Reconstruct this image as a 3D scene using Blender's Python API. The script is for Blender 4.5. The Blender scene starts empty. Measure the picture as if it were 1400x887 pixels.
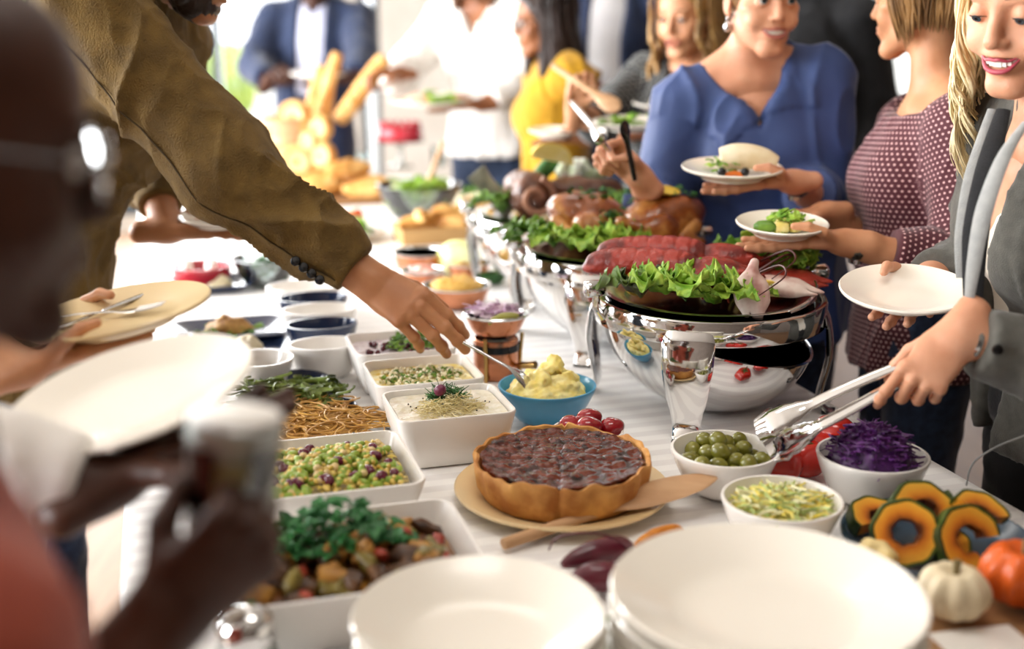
import bpy, math, random
import numpy as np
from mathutils import Vector, Matrix
# ---------------------------------------------------------------- camera, sky, lights, exposure
SC = bpy.context.scene
COL = SC.collection
FPX, PITCH, HCAM, TZ = 1600.0, math.radians(14.7), 1.44, 0.76
cam_d = bpy.data.cameras.new('camera'); cam = bpy.data.objects.new('camera', cam_d); COL.objects.link(cam)
cam.location = (0, 0, HCAM); cam.rotation_euler = (math.pi/2 - PITCH, 0, 0)
cam_d.sensor_width = 36.0; cam_d.lens = FPX/1400*36.0; cam_d.clip_start = 0.05
cam_d.dof.use_dof = True; cam_d.dof.focus_distance = 1.86; cam_d.dof.aperture_fstop = 1.6
SC.camera = cam
SC.view_settings.view_transform = 'Standard'; SC.view_settings.look = 'None'
SC.view_settings.gamma = 1.0; SC.view_settings.use_curve_mapping = False
SC.view_settings.exposure = 0.1
world = bpy.data.worlds.new('daylight_sky'); SC.world = world; world.use_nodes = True
world.node_tree.nodes['Background'].inputs[0].default_value = (0.93, 0.96, 1.0, 1)
world.node_tree.nodes['Background'].inputs[1].default_value = 3.0
def area(name, loc, target, sx, sy, power, color):
    d = bpy.data.lights.new(name, 'AREA'); d.shape = 'RECTANGLE'; d.size = sx; d.size_y = sy
    d.energy = power; d.color = color
    o = bpy.data.objects.new(name, d); COL.objects.link(o); o.location = loc
    o.rotation_euler = (Vector(target)-Vector(loc)).to_track_quat('-Z', 'Y').to_euler()
    return o
area('window_daylight_side', (-4.2, 2.0, 2.0), (0, 1.8, 0.9), 7.0, 2.3, 1150, (.97, 0.985, 1.0))
area('window_daylight_back', (-2.3, 8.5, 1.8), (0, 2.0, 1.0), 3.4, 2.5, 330, (.98, 0.99, 1.0))
# ---------------------------------------------------------------- picture <-> place helpers
CP, SP = math.cos(PITCH), math.sin(PITCH)
def ray(px, py):
    xc, yc = (px-700)/FPX, (443.5-py)/FPX
    return Vector((xc, CP+yc*SP, -SP+yc*CP))
def at(px, py, z=TZ):                       # point of the place on the level z
    r = ray(px, py); return Vector((0, 0, HCAM)) + r*((z-HCAM)/r.z)
def atd(px, py, d):                         # point at distance d along the view axis
    return Vector((0, 0, HCAM)) + ray(px, py)*d
def depth(p): return p.y*CP - (p.z-HCAM)*SP
def proj(p):
    d = depth(p); u = p.y*SP + (p.z-HCAM)*CP
    return 700+FPX*p.x/d, 443.5-FPX*u/d
def V(*a): return Vector(a)
rnd = random.Random(7)
nr = np.random.RandomState(11)
# ---------------------------------------------------------------- materials
def lin(c):
    if isinstance(c, str):
        c = c.lstrip('#'); c = [int(c[i:i+2], 16)/255 for i in (0, 2, 4)]
    return tuple((x/12.92 if x <= .04045 else ((x+.055)/1.055)**2.4) for x in c[:3]) + (1,)
def mat(name, c1, rough=.5, c2=None, scale=20, metal=0, bump=0, bscale=None, sss=0, coat=0, trans=0, sheen=0, spec=.5, stretch=None, contrast=(.35, .65), detail=3, coords='Object', ior=1.45, c3=None):
    m = bpy.data.materials.new(name); m.use_nodes = True
    nt = m.node_tree; b = nt.nodes['Principled BSDF']; L = nt.links.new
    b.inputs['Base Color'].default_value = lin(c1); b.inputs['Roughness'].default_value = rough
    b.inputs['Metallic'].default_value = metal; b.inputs['Specular IOR Level'].default_value = spec
    b.inputs['IOR'].default_value = ior
    if sss:
        b.inputs['Subsurface Weight'].default_value = sss; b.inputs['Subsurface Radius'].default_value = (1, .35, .2)
        b.inputs['Subsurface Scale'].default_value = .012
    if coat: b.inputs['Coat Weight'].default_value = coat; b.inputs['Coat Roughness'].default_value = .1
    if trans: b.inputs['Transmission Weight'].default_value = trans
    if sheen: b.inputs['Sheen Weight'].default_value = sheen; b.inputs['Sheen Roughness'].default_value = .4
    if c2 or bump:
        tc = nt.nodes.new('ShaderNodeTexCoord'); mp = nt.nodes.new('ShaderNodeMapping')
        if coords == 'Attr':
            at_ = nt.nodes.new('ShaderNodeAttribute'); at_.attribute_name = 'puv'; L(at_.outputs['Vector'], mp.inputs['Vector'])
        else: L(tc.outputs[coords], mp.inputs['Vector'])
        if stretch: mp.inputs['Scale'].default_value = stretch
    if c2:
        n = nt.nodes.new('ShaderNodeTexNoise'); n.inputs['Scale'].default_value = scale; n.inputs['Detail'].default_value = detail
        r = nt.nodes.new('ShaderNodeValToRGB'); r.color_ramp.elements[0].position = contrast[0]; r.color_ramp.elements[1].position = contrast[1]
        r.color_ramp.elements[0].color = lin(c1); r.color_ramp.elements[1].color = lin(c2)
        if c3:
            e = r.color_ramp.elements.new((contrast[0]+contrast[1])/2); e.color = lin(c3)
        L(mp.outputs[0], n.inputs['Vector']); L(n.outputs['Fac'], r.inputs[0]); L(r.outputs[0], b.inputs['Base Color'])
    if bump:
        n2 = nt.nodes.new('ShaderNodeTexNoise'); n2.inputs['Scale'].default_value = bscale or scale*2; n2.inputs['Detail'].default_value = 4
        bp = nt.nodes.new('ShaderNodeBump'); bp.inputs['Strength'].default_value = bump; bp.inputs['Distance'].default_value = .01
        L(mp.outputs[0], n2.inputs['Vector']); L(n2.outputs['Fac'], bp.inputs['Height']); L(bp.outputs[0], b.inputs['Normal'])
    return m
def node_mat(name, rough=.8):
    m = bpy.data.materials.new(name); m.use_nodes = True; nt = m.node_tree
    b = nt.nodes['Principled BSDF']; b.inputs['Roughness'].default_value = rough
    return m, nt, b
# ---------------------------------------------------------------- objects
def mesh_of(name, v, f, smooth=True):
    me = bpy.data.meshes.new(name)
    if isinstance(v, np.ndarray) and isinstance(f, np.ndarray) and f.ndim == 2:
        n, m = len(v), len(f); k = f.shape[1]
        me.vertices.add(n); me.vertices.foreach_set('co', v.astype(np.float32).ravel())
        me.loops.add(m*k); me.loops.foreach_set('vertex_index', f.astype(np.int32).ravel())
        me.polygons.add(m); me.polygons.foreach_set('loop_start', np.arange(0, m*k, k, dtype=np.int32))
        me.update(calc_edges=True)
    else:
        me.from_pydata([tuple(x) for x in v], [], [tuple(x) for x in f]); me.update()
    if smooth:
        me.polygons.foreach_set('use_smooth', [True]*len(me.polygons))
        if not isinstance(f, np.ndarray) and name not in ('leaf', 'salad_leaves'): me.set_sharp_from_angle(angle=.85)
    return me
def link(name, me, m=None, parent=None, loc=None, rot=None):
    o = bpy.data.objects.new(name, me); COL.objects.link(o)
    if m is not None and me is not None:
        if not me.materials: me.materials.append(m)
    if parent: o.parent = parent
    if loc is not None: o.location = loc
    if rot is not None: o.rotation_euler = rot
    return o
def obj(name, vf, m, parent=None, loc=None, rot=None, smooth=True):
    return link(name, mesh_of(name, vf[0], vf[1], smooth), m, parent, loc, rot)
def tag(o, label=None, cat=None, group=None, kind=None):
    if label: o['label'] = label
    if cat: o['category'] = cat
    if group: o['group'] = group
    if kind: o['kind'] = kind
    return o
def thing(name, label, cat, loc=(0, 0, 0), rotz=0, group=None, rot=None):
    o = bpy.data.objects.new(name, None); COL.objects.link(o); o.location = loc
    o.rotation_euler = rot if rot else (0, 0, rotz); o.empty_display_size = .05
    return tag(o, label, cat, group)
def copy_tree(o, parent=None):
    c = o.copy(); COL.objects.link(c); c.parent = parent
    for ch in list(o.children): copy_tree(ch, c)
    return c
# ---------------------------------------------------------------- shape builders: all return (verts, faces)
def join(*parts):
    v, f = [], []
    for pv, pf in parts:
        n = len(v); v.extend([tuple(x) for x in pv]); f.extend([tuple(int(i)+n for i in q) for q in pf])
    return v, f
def xform(vf, M):
    return [tuple(M @ Vector(x)) for x in vf[0]], vf[1]
def move(vf, d): return [(x[0]+d[0], x[1]+d[1], x[2]+d[2]) for x in vf[0]], vf[1]
def lathe(prof, n=40, wob=None):
    v, f = [], []
    for j, (r, z) in enumerate(prof):
        for i in range(n):
            a = 2*math.pi*i/n; rr, zz = (r, z) if wob is None else wob(a, j, r, z)
            v.append((rr*math.cos(a), rr*math.sin(a), zz))
    for j in range(len(prof)-1):
        for i in range(n):
            k = (i+1) % n
            f.append((j*n+i, j*n+k, (j+1)*n+k, (j+1)*n+i))
    if prof[0][0] > 1e-6: f.append(tuple(range(n-1, -1, -1)))
    if prof[-1][0] > 1e-6: f.append(tuple((len(prof)-1)*n+i for i in range(n)))
    return v, f
def box(sx, sy, sz, c=(0, 0, 0), bev=0):
    if bev <= 0:
        v = [(c[0]+a*sx/2, c[1]+b*sy/2, c[2]+d*sz/2) for a in (-1, 1) for b in (-1, 1) for d in (-1, 1)]
        return v, [(0, 1, 3, 2), (4, 6, 7, 5), (0, 4, 5, 1), (2, 3, 7, 6), (0, 2, 6, 4), (1, 5, 7, 3)]
    hx, hy, hz = sx/2, sy/2, sz/2; b = min(bev, hz*.99)
    return move(rloft([(hx-b, hy-b, b*.6, -hz), (hx, hy, b, -hz+b), (hx, hy, b, hz-b), (hx-b, hy-b, b*.6, hz)]), c)
def rrect(hx, hy, r, nc=5):
    r = min(r, hx*.999, hy*.999); out = []
    for cx, cy, a0 in ((hx-r, hy-r, 0), (-hx+r, hy-r, 90), (-hx+r, -hy+r, 180), (hx-r, -hy+r, 270)):
        for i in range(nc+1):
            a = math.radians(a0+90*i/nc); out.append((cx+r*math.cos(a), cy+r*math.sin(a)))
    return out
def loft(rings, cap=True, closed=True):
    n = len(rings[0]); v = [tuple(p) for r in rings for p in r]; f = []
    for j in range(len(rings)-1):
        for i in range(n if closed else n-1):
            k = (i+1) % n; f.append((j*n+i, j*n+k, (j+1)*n+k, (j+1)*n+i))
    if cap: f.append(tuple(range(n-1, -1, -1))); f.append(tuple((len(rings)-1)*n+i for i in range(n)))
    return v, f
def rloft(secs, nc=5): return loft([[(x, y, z) for x, y in rrect(hx, hy, r, nc)] for hx, hy, r, z in secs])
def spline(pts, n):
    P = [Vector(p) for p in pts]; out = []
    if len(P) == 2: return [P[0].lerp(P[1], i/(n-1)) for i in range(n)]
    for i in range(n):
        t = i/(n-1)*(len(P)-1); k = min(int(t), len(P)-2); u = t-k
        p0, p1, p2, p3 = P[max(k-1, 0)], P[k], P[k+1], P[min(k+2, len(P)-1)]
        out.append(.5*((2*p1)+(p2-p0)*u+(2*p0-5*p1+4*p2-p3)*u*u+(3*p1-p0-3*p2+p3)*u**3))
    return out
def interp(vals, n):
    return [float(np.interp(i/(n-1), np.linspace(0, 1, len(vals)), vals)) for i in range(n)]
def tube(path, rad, n=8, flat=1.0, side=None, cap=True, twist=0):
    """swept tube; flat squeezes the section along the second axis"""
    P = [Vector(p) for p in path]; m = len(P)
    if not hasattr(rad, '__len__'): rad = [rad]*m
    elif len(rad) != m: rad = interp(rad, m)
    if not hasattr(flat, '__len__'): flat = [flat]*m
    elif len(flat) != m: flat = interp(flat, m)
    rings = []; s = Vector(side) if side is not None else None
    for i in range(m):
        t = (P[min(i+1, m-1)]-P[max(i-1, 0)]); t = t.normalized() if t.length > 1e-9 else Vector((0, 0, 1))
        if s is None: s = t.orthogonal()
        s = s-t*s.dot(t)
        s = s.normalized() if s.length > 1e-6 else t.orthogonal().normalized()
        q = t.cross(s); tw = twist*i/(m-1)
        rings.append([P[i]+(s*math.cos(2*math.pi*k/n+tw)*rad[i]+q*math.sin(2*math.pi*k/n+tw)*rad[i]*flat[i]) for k in range(n)])
    return loft(rings, cap)
def tube_np(P, rad, n=5, flat=.5):
    P = np.asarray(P, dtype=float); m = len(P); T = np.empty_like(P); T[1:-1] = P[2:]-P[:-2]; T[0] = P[1]-P[0]; T[-1] = P[-1]-P[-2]
    T /= np.maximum(np.linalg.norm(T, axis=1, keepdims=True), 1e-9); S = np.cross(T, (.31, .17, .93)); S /= np.maximum(np.linalg.norm(S, axis=1, keepdims=True), 1e-9); Q = np.cross(T, S)
    r = np.interp(np.linspace(0, 1, m), np.linspace(0, 1, len(rad)), rad)[:, None, None]; a = 2*np.pi*np.arange(n)/n
    R = P[:, None, :]+r*(S[:, None, :]*np.cos(a)[None, :, None]+Q[:, None, :]*flat*np.sin(a)[None, :, None])
    i = np.arange(m-1)[:, None]*n; k = np.arange(n)[None, :]; k2 = (k+1) % n
    return R.reshape(-1, 3), np.stack([(i+k).ravel(), (i+k2).ravel(), (i+n+k2).ravel(), (i+n+k).ravel()], 1)
def spline_np(P, n):
    P = np.asarray(P, dtype=float); L = len(P); t = np.linspace(0, L-1, n); k = np.minimum(t.astype(int), L-2); u = (t-k)[:, None]
    p0, p1, p2, p3 = P[np.maximum(k-1, 0)], P[k], P[k+1], P[np.minimum(k+2, L-1)]
    return .5*(2*p1+(p2-p0)*u+(2*p0-5*p1+4*p2-p3)*u*u+(3*p1-p0-3*p2+p3)*u**3)
def uvs(r=1, nu=16, nv=10, sx=1, sy=1, sz=1):
    prof = [(r*math.sin(math.pi*j/nv), -r*math.cos(math.pi*j/nv)) for j in range(nv+1)]
    v = []; f = []
    v.append((0, 0, -r*sz))
    for j in range(1, nv):
        for i in range(nu):
            a = 2*math.pi*i/nu; v.append((prof[j][0]*math.cos(a)*sx, prof[j][0]*math.sin(a)*sy, prof[j][1]*sz))
    v.append((0, 0, r*sz)); e = len(v)-1
    for i in range(nu):
        k = (i+1) % nu
        f.append((0, 1+k, 1+i)); f.append((e, e-nu+i, e-nu+k))
        for j in range(nv-2): f.append((1+j*nu+i, 1+j*nu+k, 1+(j+1)*nu+k, 1+(j+1)*nu+i))
    return v, f
def grid_surf(fn, nu, nv, thick=0):
    """surface fn(u,v) with u,v in 0..1, given a thickness by a second sheet"""
    v = [tuple(fn(i/(nu-1), j/(nv-1))) for j in range(nv) for i in range(nu)]
    f = [(j*nu+i, j*nu+i+1, (j+1)*nu+i+1, (j+1)*nu+i) for j in range(nv-1) for i in range(nu-1)]
    if thick:
        P = np.array(v); N = vnormals(P, np.array(f)); B = P-N*thick; n = len(v)
        v = v+[tuple(x) for x in B]; f = f+[tuple(n+i for i in reversed(q)) for q in f]
        edge = [i for i in range(nu)]+[j*nu+nu-1 for j in range(1, nv)]+[(nv-1)*nu+i for i in range(nu-2, -1, -1)]+[j*nu for j in range(nv-2, 0, -1)]
        for a, b in zip(edge, edge[1:]+edge[:1]): f.append((b, a, a+n, b+n))
    return v, f
def vnormals(P, F):
    a, b, c = P[F[:, 0]], P[F[:, 1]], P[F[:, 2]]; fn = np.cross(b-a, c-a)
    if F.shape[1] == 4: d = P[F[:, 3]]; fn = np.cross(c-a, d-b)
    N = np.zeros_like(P)
    for k in range(F.shape[1]): np.add.at(N, F[:, k], fn)
    return N/np.maximum(np.linalg.norm(N, axis=1, keepdims=True), 1e-12)
# value noise on points, vectorised
def vnoise(P, scale, seed=0):
    Q = np.asarray(P, dtype=np.float64)*scale+seed*17.31; I = np.floor(Q).astype(np.int64); Fr = Q-I; Fr = Fr*Fr*(3-2*Fr)
    out = np.zeros(len(Q))
    for dx in (0, 1):
        for dy in (0, 1):
            for dz in (0, 1):
                h = ((I[:, 0]+dx)*374761393+(I[:, 1]+dy)*668265263+(I[:, 2]+dz)*2147483647+seed*1013904223) & 0xFFFFFFFF
                h = ((h ^ (h >> 13))*1274126177) & 0xFFFFFFFF; h = (h ^ (h >> 16)) & 0xFFFF
                w = (Fr[:, 0] if dx else 1-Fr[:, 0])*(Fr[:, 1] if dy else 1-Fr[:, 1])*(Fr[:, 2] if dz else 1-Fr[:, 2])
                out += w*(h/65535.0)
    return out
# ---------------------------------------------------------------- blended solids (signed distance fields, surface nets)
def _f3(a): return np.asarray(a, dtype=np.float32)
class Blob:
    def __init__(s, h): s.h = h; s.ops = []; s.lo = np.full(3, 1e9); s.hi = np.full(3, -1e9)
    def _push(s, kind, fn, lo, hi, k):
        if kind == 'add': s.lo = np.minimum(s.lo, lo); s.hi = np.maximum(s.hi, hi)
        s.ops.append((kind, fn, np.array(lo), np.array(hi), k)); return s
    def ell(s, c, r, k=.01, axes=None, op='add'):
        c = np.array(c, dtype=np.float64); r = np.array(r if hasattr(r, '__len__') else (r, r, r), dtype=np.float64)
        A = np.eye(3) if axes is None else np.array(axes, dtype=np.float64)      # rows are the axes
        def fn(X, Y, Z):
            dx, dy, dz = X-c[0], Y-c[1], Z-c[2]; q = []; g = 0; e = 0
            for i in range(3):
                u = dx*A[i, 0]+dy*A[i, 1]+dz*A[i, 2]; e = e+(u/r[i])**2; g = g+(u/r[i]**2)**2
            k0 = np.sqrt(e); k1 = np.sqrt(g)
            return np.where(k1 > 1e-9, k0*(k0-1)/np.maximum(k1, 1e-9), -r.min())
        ext = np.sqrt(((A*r[:, None])**2).sum(0))
        return s._push(op, fn, c-ext, c+ext, k)
    def seg(s, p0, p1, r0, r1, k=.01, side=None, flat0=1.0, flat1=None, cut0=False, cut1=False, op='add'):
        """tapered limb p0-p1; r = half width along 'side', r*flat = half width across it; cut ends are flat"""
        p0 = np.array(p0, dtype=np.float64); p1 = np.array(p1, dtype=np.float64); flat1 = flat0 if flat1 is None else flat1
        w = p1-p0; Ln = max(np.linalg.norm(w), 1e-6); w = w/Ln
        sd = np.array(side if side is not None else ((1, 0, 0) if abs(w[0]) < .8 else (0, 1, 0)), dtype=np.float64)
        sd = sd-w*sd.dot(w); sd /= np.linalg.norm(sd); nn = np.cross(w, sd)
        def fn(X, Y, Z):
            dx, dy, dz = X-p0[0], Y-p0[1], Z-p0[2]
            a = dx*w[0]+dy*w[1]+dz*w[2]; t = np.clip(a/Ln, 0, 1); qs = dx*sd[0]+dy*sd[1]+dz*sd[2]; qn = dx*nn[0]+dy*nn[1]+dz*nn[2]
            rs = r0+(r1-r0)*t; rn = r0*flat0+(r1*flat1-r0*flat0)*t; m = np.minimum(rs, rn); qw = a-t*Ln
            d = (np.sqrt((qs/rs)**2+(qn/rn)**2+(qw/m)**2)-1)*m
            if cut0: d = np.maximum(d, -a)
            if cut1: d = np.maximum(d, a-Ln)
            return d
        R = max(r0, r1)*max(1, flat0, flat1)
        return s._push(op, fn, np.minimum(p0, p1)-R, np.maximum(p0, p1)+R, k)
    def poly(s, planes, lo, hi, k=.004, op='sub'):
        """convex region: n.p <= d for every (n, d)"""
        pl = [(np.array(n, dtype=np.float64)/np.linalg.norm(n), d/np.linalg.norm(n)) for n, d in planes]
        def fn(X, Y, Z):
            o = None
            for n, d in pl:
                e = X*n[0]+Y*n[1]+Z*n[2]-d; o = e if o is None else np.maximum(o, e)
            return o
        return s._push(op, fn, np.array(lo, dtype=float), np.array(hi, dtype=float), k)
    def mesh(s, disp=None, relax=1):
        h = s.h; kmax = max(o[4] for o in s.ops); lo = s.lo-h*3-kmax*.3; n = np.ceil((s.hi+h*3+kmax*.3-lo)/h).astype(int)+1
        ax = [_f3(lo[i]+h*np.arange(n[i])) for i in range(3)]
        F = np.full(n, 1.0, dtype=np.float32)
        for kind, fn, a, b, k in s.ops:
            i0 = np.maximum(((a-k-2*h-lo)/h).astype(int), 0); i1 = np.minimum(np.ceil((b+k+2*h-lo)/h).astype(int)+1, n)
            if (i1 <= i0).any(): continue
            sl = tuple(slice(i0[i], i1[i]) for i in range(3))
            X = ax[0][sl[0]][:, None, None]; Y = ax[1][sl[1]][None, :, None]; Z = ax[2][sl[2]][None, None, :]
            d = np.broadcast_to(fn(X, Y, Z), F[sl].shape); c = F[sl]
            if kind == 'add': g = np.maximum(k-np.abs(c-d), 0)/k; F[sl] = np.minimum(c, d)-g*g*k*.25
            else: d = -d; g = np.maximum(k-np.abs(c-d), 0)/k; F[sl] = np.maximum(c, d)+g*g*k*.25
        F = np.clip(F, -.5, .5)
        S = F < 0
        nx, ny, nz = np.array(F.shape)-1
        acc = np.zeros((nx, ny, nz, 3), dtype=np.float32); cnt = np.zeros((nx, ny, nz), dtype=np.float32)
        def sh(a, o): return a[o[0]:o[0]+nx, o[1]:o[1]+ny, o[2]:o[2]+nz]
        for axis in range(3):
            for o1 in (0, 1):
                for o2 in (0, 1):
                    o = [0, 0, 0]; oth = [i for i in range(3) if i != axis]; o[oth[0]] = o1; o[oth[1]] = o2; e = list(o); e[axis] = 1
                    f0, f1 = sh(F, o), sh(F, e); cr = sh(S, o) != sh(S, e)
                    t = np.where(cr, f0/np.where(cr, f0-f1, 1), 0); cnt += cr
                    acc[..., axis] += np.where(cr, t, 0); acc[..., oth[0]] += cr*o1; acc[..., oth[1]] += cr*o2
        m = cnt > 0; idx = np.full(m.shape, -1, dtype=np.int64); idx[m] = np.arange(m.sum())
        ijk = np.argwhere(m); P = lo+h*(ijk+acc[m]/cnt[m][:, None])
        faces = []
        for axis in range(3):
            b, c = [(1, 2), (2, 0), (0, 1)][axis]
            s0 = [slice(1, None)]*3; sl0 = [slice(1, -1)]*3; sl0[axis] = slice(0, -1); sl1 = list(sl0); sl1[axis] = slice(1, None)
            A, B = S[tuple(sl0)], S[tuple(sl1)]; base = np.argwhere(A != B)
            if not len(base): continue
            off = np.ones(3, dtype=int); off[axis] = 0; base = base+off
            fl = S[tuple(base.T)]
            eb = np.zeros(3, dtype=int); eb[b] = 1; ec = np.zeros(3, dtype=int); ec[c] = 1
            q = np.stack([idx[tuple((base-eb-ec).T)], idx[tuple((base-ec).T)], idx[tuple(base.T)], idx[tuple((base-eb).T)]], 1)
            q[~fl] = q[~fl][:, ::-1]; faces.append(q)
        Fc = np.concatenate(faces); Fc = Fc[(Fc >= 0).all(1)]
        for _ in range(relax):
            Sm = np.zeros_like(P); C = np.zeros(len(P))
            for k in range(4):
                np.add.at(Sm, Fc[:, k], P[Fc[:, (k+1) % 4]]); np.add.at(C, Fc[:, k], 1)
            P = P*.5+.5*Sm/np.maximum(C, 1)[:, None]
        if disp is not None: N = vnormals(P, Fc); P = P+N*disp(P)[:, None]
        return P, Fc
def npjoin(parts):
    v, f, n = [], [], 0
    for a, b in parts: v.append(np.asarray(a)); f.append(np.asarray(b)+n); n += len(a)
    return np.concatenate(v), np.concatenate(f)
def npx(vf, M):
    A = np.array(M); return vf[0]@A[:3, :3].T+A[:3, 3], vf[1]
# ================================================================ the room
M_wall = mat('cream_plaster', '#d5cfc6', .9, '#cbc5bb', 6)
M_ceil = mat('grey_ceiling', '#b9b4ac', .9); M_wall_d = mat('dark_unseen_wall', '#5f534a', .8, '#544941', 3, stretch=(1, 8, 1))  # unseen walls and ceiling toned dark to cut the bounced fill light
M_frame = mat('dark_window_frame', '#3a4650', .5)
M_white_frame = mat('pale_window_frame', '#dfe6ea', .5)
m, nt, b = node_mat('oak_floor', .45)
tc = nt.nodes.new('ShaderNodeTexCoord'); n = nt.nodes.new('ShaderNodeTexNoise'); mp = nt.nodes.new('ShaderNodeMapping')
mp.inputs['Scale'].default_value = (14, 1.2, 1); n.inputs['Scale'].default_value = 2.2; n.inputs['Detail'].default_value = 5
r = nt.nodes.new('ShaderNodeValToRGB'); r.color_ramp.elements[0].color = lin('#6b4d36'); r.color_ramp.elements[1].color = lin('#9c7857')
nt.links.new(tc.outputs['Object'], mp.inputs[0]); nt.links.new(mp.outputs[0], n.inputs['Vector']); nt.links.new(n.outputs['Fac'], r.inputs[0]); nt.links.new(r.outputs[0], b.inputs['Base Color'])
M_floor = m
m, nt, b = node_mat('thin_window_glass', .02)
tr = nt.nodes.new('ShaderNodeBsdfTransparent'); gl = nt.nodes.new('ShaderNodeBsdfGlossy'); gl.inputs['Roughness'].default_value = .02
mx = nt.nodes.new('ShaderNodeMixShader'); mx.inputs[0].default_value = .06
nt.links.new(tr.outputs[0], mx.inputs[1]); nt.links.new(gl.outputs[0], mx.inputs[2]); nt.links.new(mx.outputs[0], nt.nodes['Material Output'].inputs[0])
M_pane = m
def struct(name, vf, m, parent=None, **k):
    o = obj(name, vf, m, parent, smooth=False, **k)
    if not parent: o['kind'] = 'structure'
    return o
BX0, BX1, BY0, BY1, CH = -3.9, 4.2, -2.6, 8.0, 3.1
struct('floor', box(BX1-BX0, BY1-BY0, .1, ((BX0+BX1)/2, (BY0+BY1)/2, -.05)), M_floor)
struct('ceiling', box(BX1-BX0, BY1-BY0, .1, ((BX0+BX1)/2, (BY0+BY1)/2, CH+.05)), M_ceil)
struct('wall_front', box(BX1-BX0+.3, .15, CH, ((BX0+BX1)/2, BY0-.075, CH/2)), M_wall_d)  # unseen, added to block fill light from behind the camera
struct('wall_right', box(.15, BY1-BY0, CH, (BX1+.075, (BY0+BY1)/2, CH/2)), M_wall_d)
wins = [(-3.7, -1.12), (-1.02, -.88), (-.12, .62), (2.2, 3.6)]
pcs = [box(BX1-BX0+.3, .16, .12, ((BX0+BX1)/2, BY1+.08, .06)), box(BX1-BX0+.3, .16, .35, ((BX0+BX1)/2, BY1+.08, CH-.175))]
xs = [BX0-.15]+[x for w in wins for x in w]+[BX1+.15]
for a, c in zip(xs[0::2], xs[1::2]): pcs.append(box(c-a, .16, CH-.47, ((a+c)/2, BY1+.08, .12+(CH-.47)/2)))
struct('wall_back', join(*pcs), M_wall)
for i, (a, c) in enumerate(wins):
    w = thing('window_%d' % (i+1), None, None, ((a+c)/2, BY1+.06, .12)); w['kind'] = 'structure'
    H = CH-.47; W = c-a; t = .07 if W > .3 else .04; fm = M_frame if i < 2 else M_white_frame
    obj('window_frame', join(box(t, .1, H, (-W/2+t/2, 0, H/2)), box(t, .1, H, (W/2-t/2, 0, H/2)), box(W, .1, t, (0, 0, t/2)), box(W, .1, t, (0, 0, H-t/2))), fm, w, smooth=False)
    k = max(1, round(W/.9))
    for j in range(1, k): obj('mullion', box(.05, .08, H-2*t, (-W/2+W*j/k, 0, H/2)), fm, w, smooth=False)
    for j in range(k): obj('pane', box(W/k-.05, .012, H-2*t, (-W/2+W*(j+.5)/k, 0, H/2)), M_pane, w, smooth=False)
# left wall of windows
pcs = [box(.16, BY1-BY0, .35, (BX0-.08, (BY0+BY1)/2, .175)), box(.16, BY1-BY0, .3, (BX0-.08, (BY0+BY1)/2, CH-.15))]
ys = [BY0, -1.7, 2.1, 2.3, 5.6, BY1]
for a, c in zip(ys[0::2], ys[1::2]): pcs.append(box(.16, c-a, CH-.65, (BX0-.08, (a+c)/2, .35+(CH-.65)/2)))
struct('wall_left', join(*pcs), M_wall)
for i, (a, c) in enumerate(((-1.7, 2.1), (2.3, 5.6))):
    w = thing('window_%d' % (i+5), None, None, (BX0-.06, (a+c)/2, .35)); w['kind'] = 'structure'; H = CH-.65; W = c-a
    obj('window_frame', join(box(.1, .06, H, (0, -W/2+.03, H/2)), box(.1, .06, H, (0, W/2-.03, H/2)), box(.1, W, .06, (0, 0, .03)), box(.1, W, .06, (0, 0, H-.03))), M_frame, w, smooth=False)
    for j in (1, 2): obj('mullion', box(.08, .05, H-.12, (0, -W/2+W*j/3, H/2)), M_frame, w, smooth=False)
    for j in range(3): obj('pane', box(.012, W/3-.05, H-.12, (0, -W/2+W*(j+.5)/3, H/2)), M_pane, w, smooth=False)
# outside: pale paving and a hedge seen through the glass
M_pave = mat('pale_paving', '#d9d6cf', .9, '#cbc7be', 3)
struct('ground', box(60, 60, .1, (0, 30, -.25)), M_pave)
M_hedge = mat('hedge_leaves', '#7f9a3a', .8, '#b5c75a', 7, bump=.5)
for i, (x, y, s, lab) in enumerate(((-3.2, 11.5, 1.0, 'yellow green garden shrub outside the window beside the person in the navy suit'), (-5.2, 12.5, 1.3, 'large yellow green garden shrub outside, left of the smaller one'))):
    bl = Blob(.09)
    for k in range(16): bl.ell((rnd.uniform(-.6, .6)*s, rnd.uniform(-.5, .5)*s, rnd.uniform(.35, 1.25)*s), rnd.uniform(.25, .42)*s, .08)
    bl.seg((0, 0, 0), (0, 0, .6*s), .09*s, .07*s, .05)
    tag(obj('garden_shrub', bl.mesh(lambda P: .08*(vnoise(P, 6, 3)-.5)), M_hedge, loc=(x, y, -.2)), lab, 'shrub')
# unseen fill light panels, added over the buffet to brighten the plates
M_diff, nt_, b_ = node_mat('fill_panel_glow', .5); b_.inputs['Emission Color'].default_value = (1, .95, .88, 1); b_.inputs['Emission Strength'].default_value = 1.5
for i_, (x_, y_, lb_) in enumerate(((.15, 1.35, 'added unseen fill light panel above the near end of the buffet'), (-.4, 3.5, 'added unseen fill light panel above the far end of the buffet'))):
    t_ = thing('added_fill_panel', lb_, 'fill light', (x_, y_, CH-.06), 0, 'added fill lights')
    obj('housing', rloft([(.56, .26, .02, 0), (.6, .3, .02, .01), (.6, .3, .02, .06), (.58, .28, .02, .06)]), M_ceil, t_, smooth=False)
    obj('fill_glow_sheet', box(1.08, .48, .006, (0, 0, -.004)), M_diff, t_, smooth=False)
    a_ = area('added_fill_light', (x_, y_, CH-.075), (x_, y_, 0), 1.08, .48, 11 if i_ == 0 else 4, (1.0, .95, .88)); a_.parent = t_; a_.matrix_parent_inverse = Matrix.Translation((-x_, -y_, -(CH-.06)))
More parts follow.
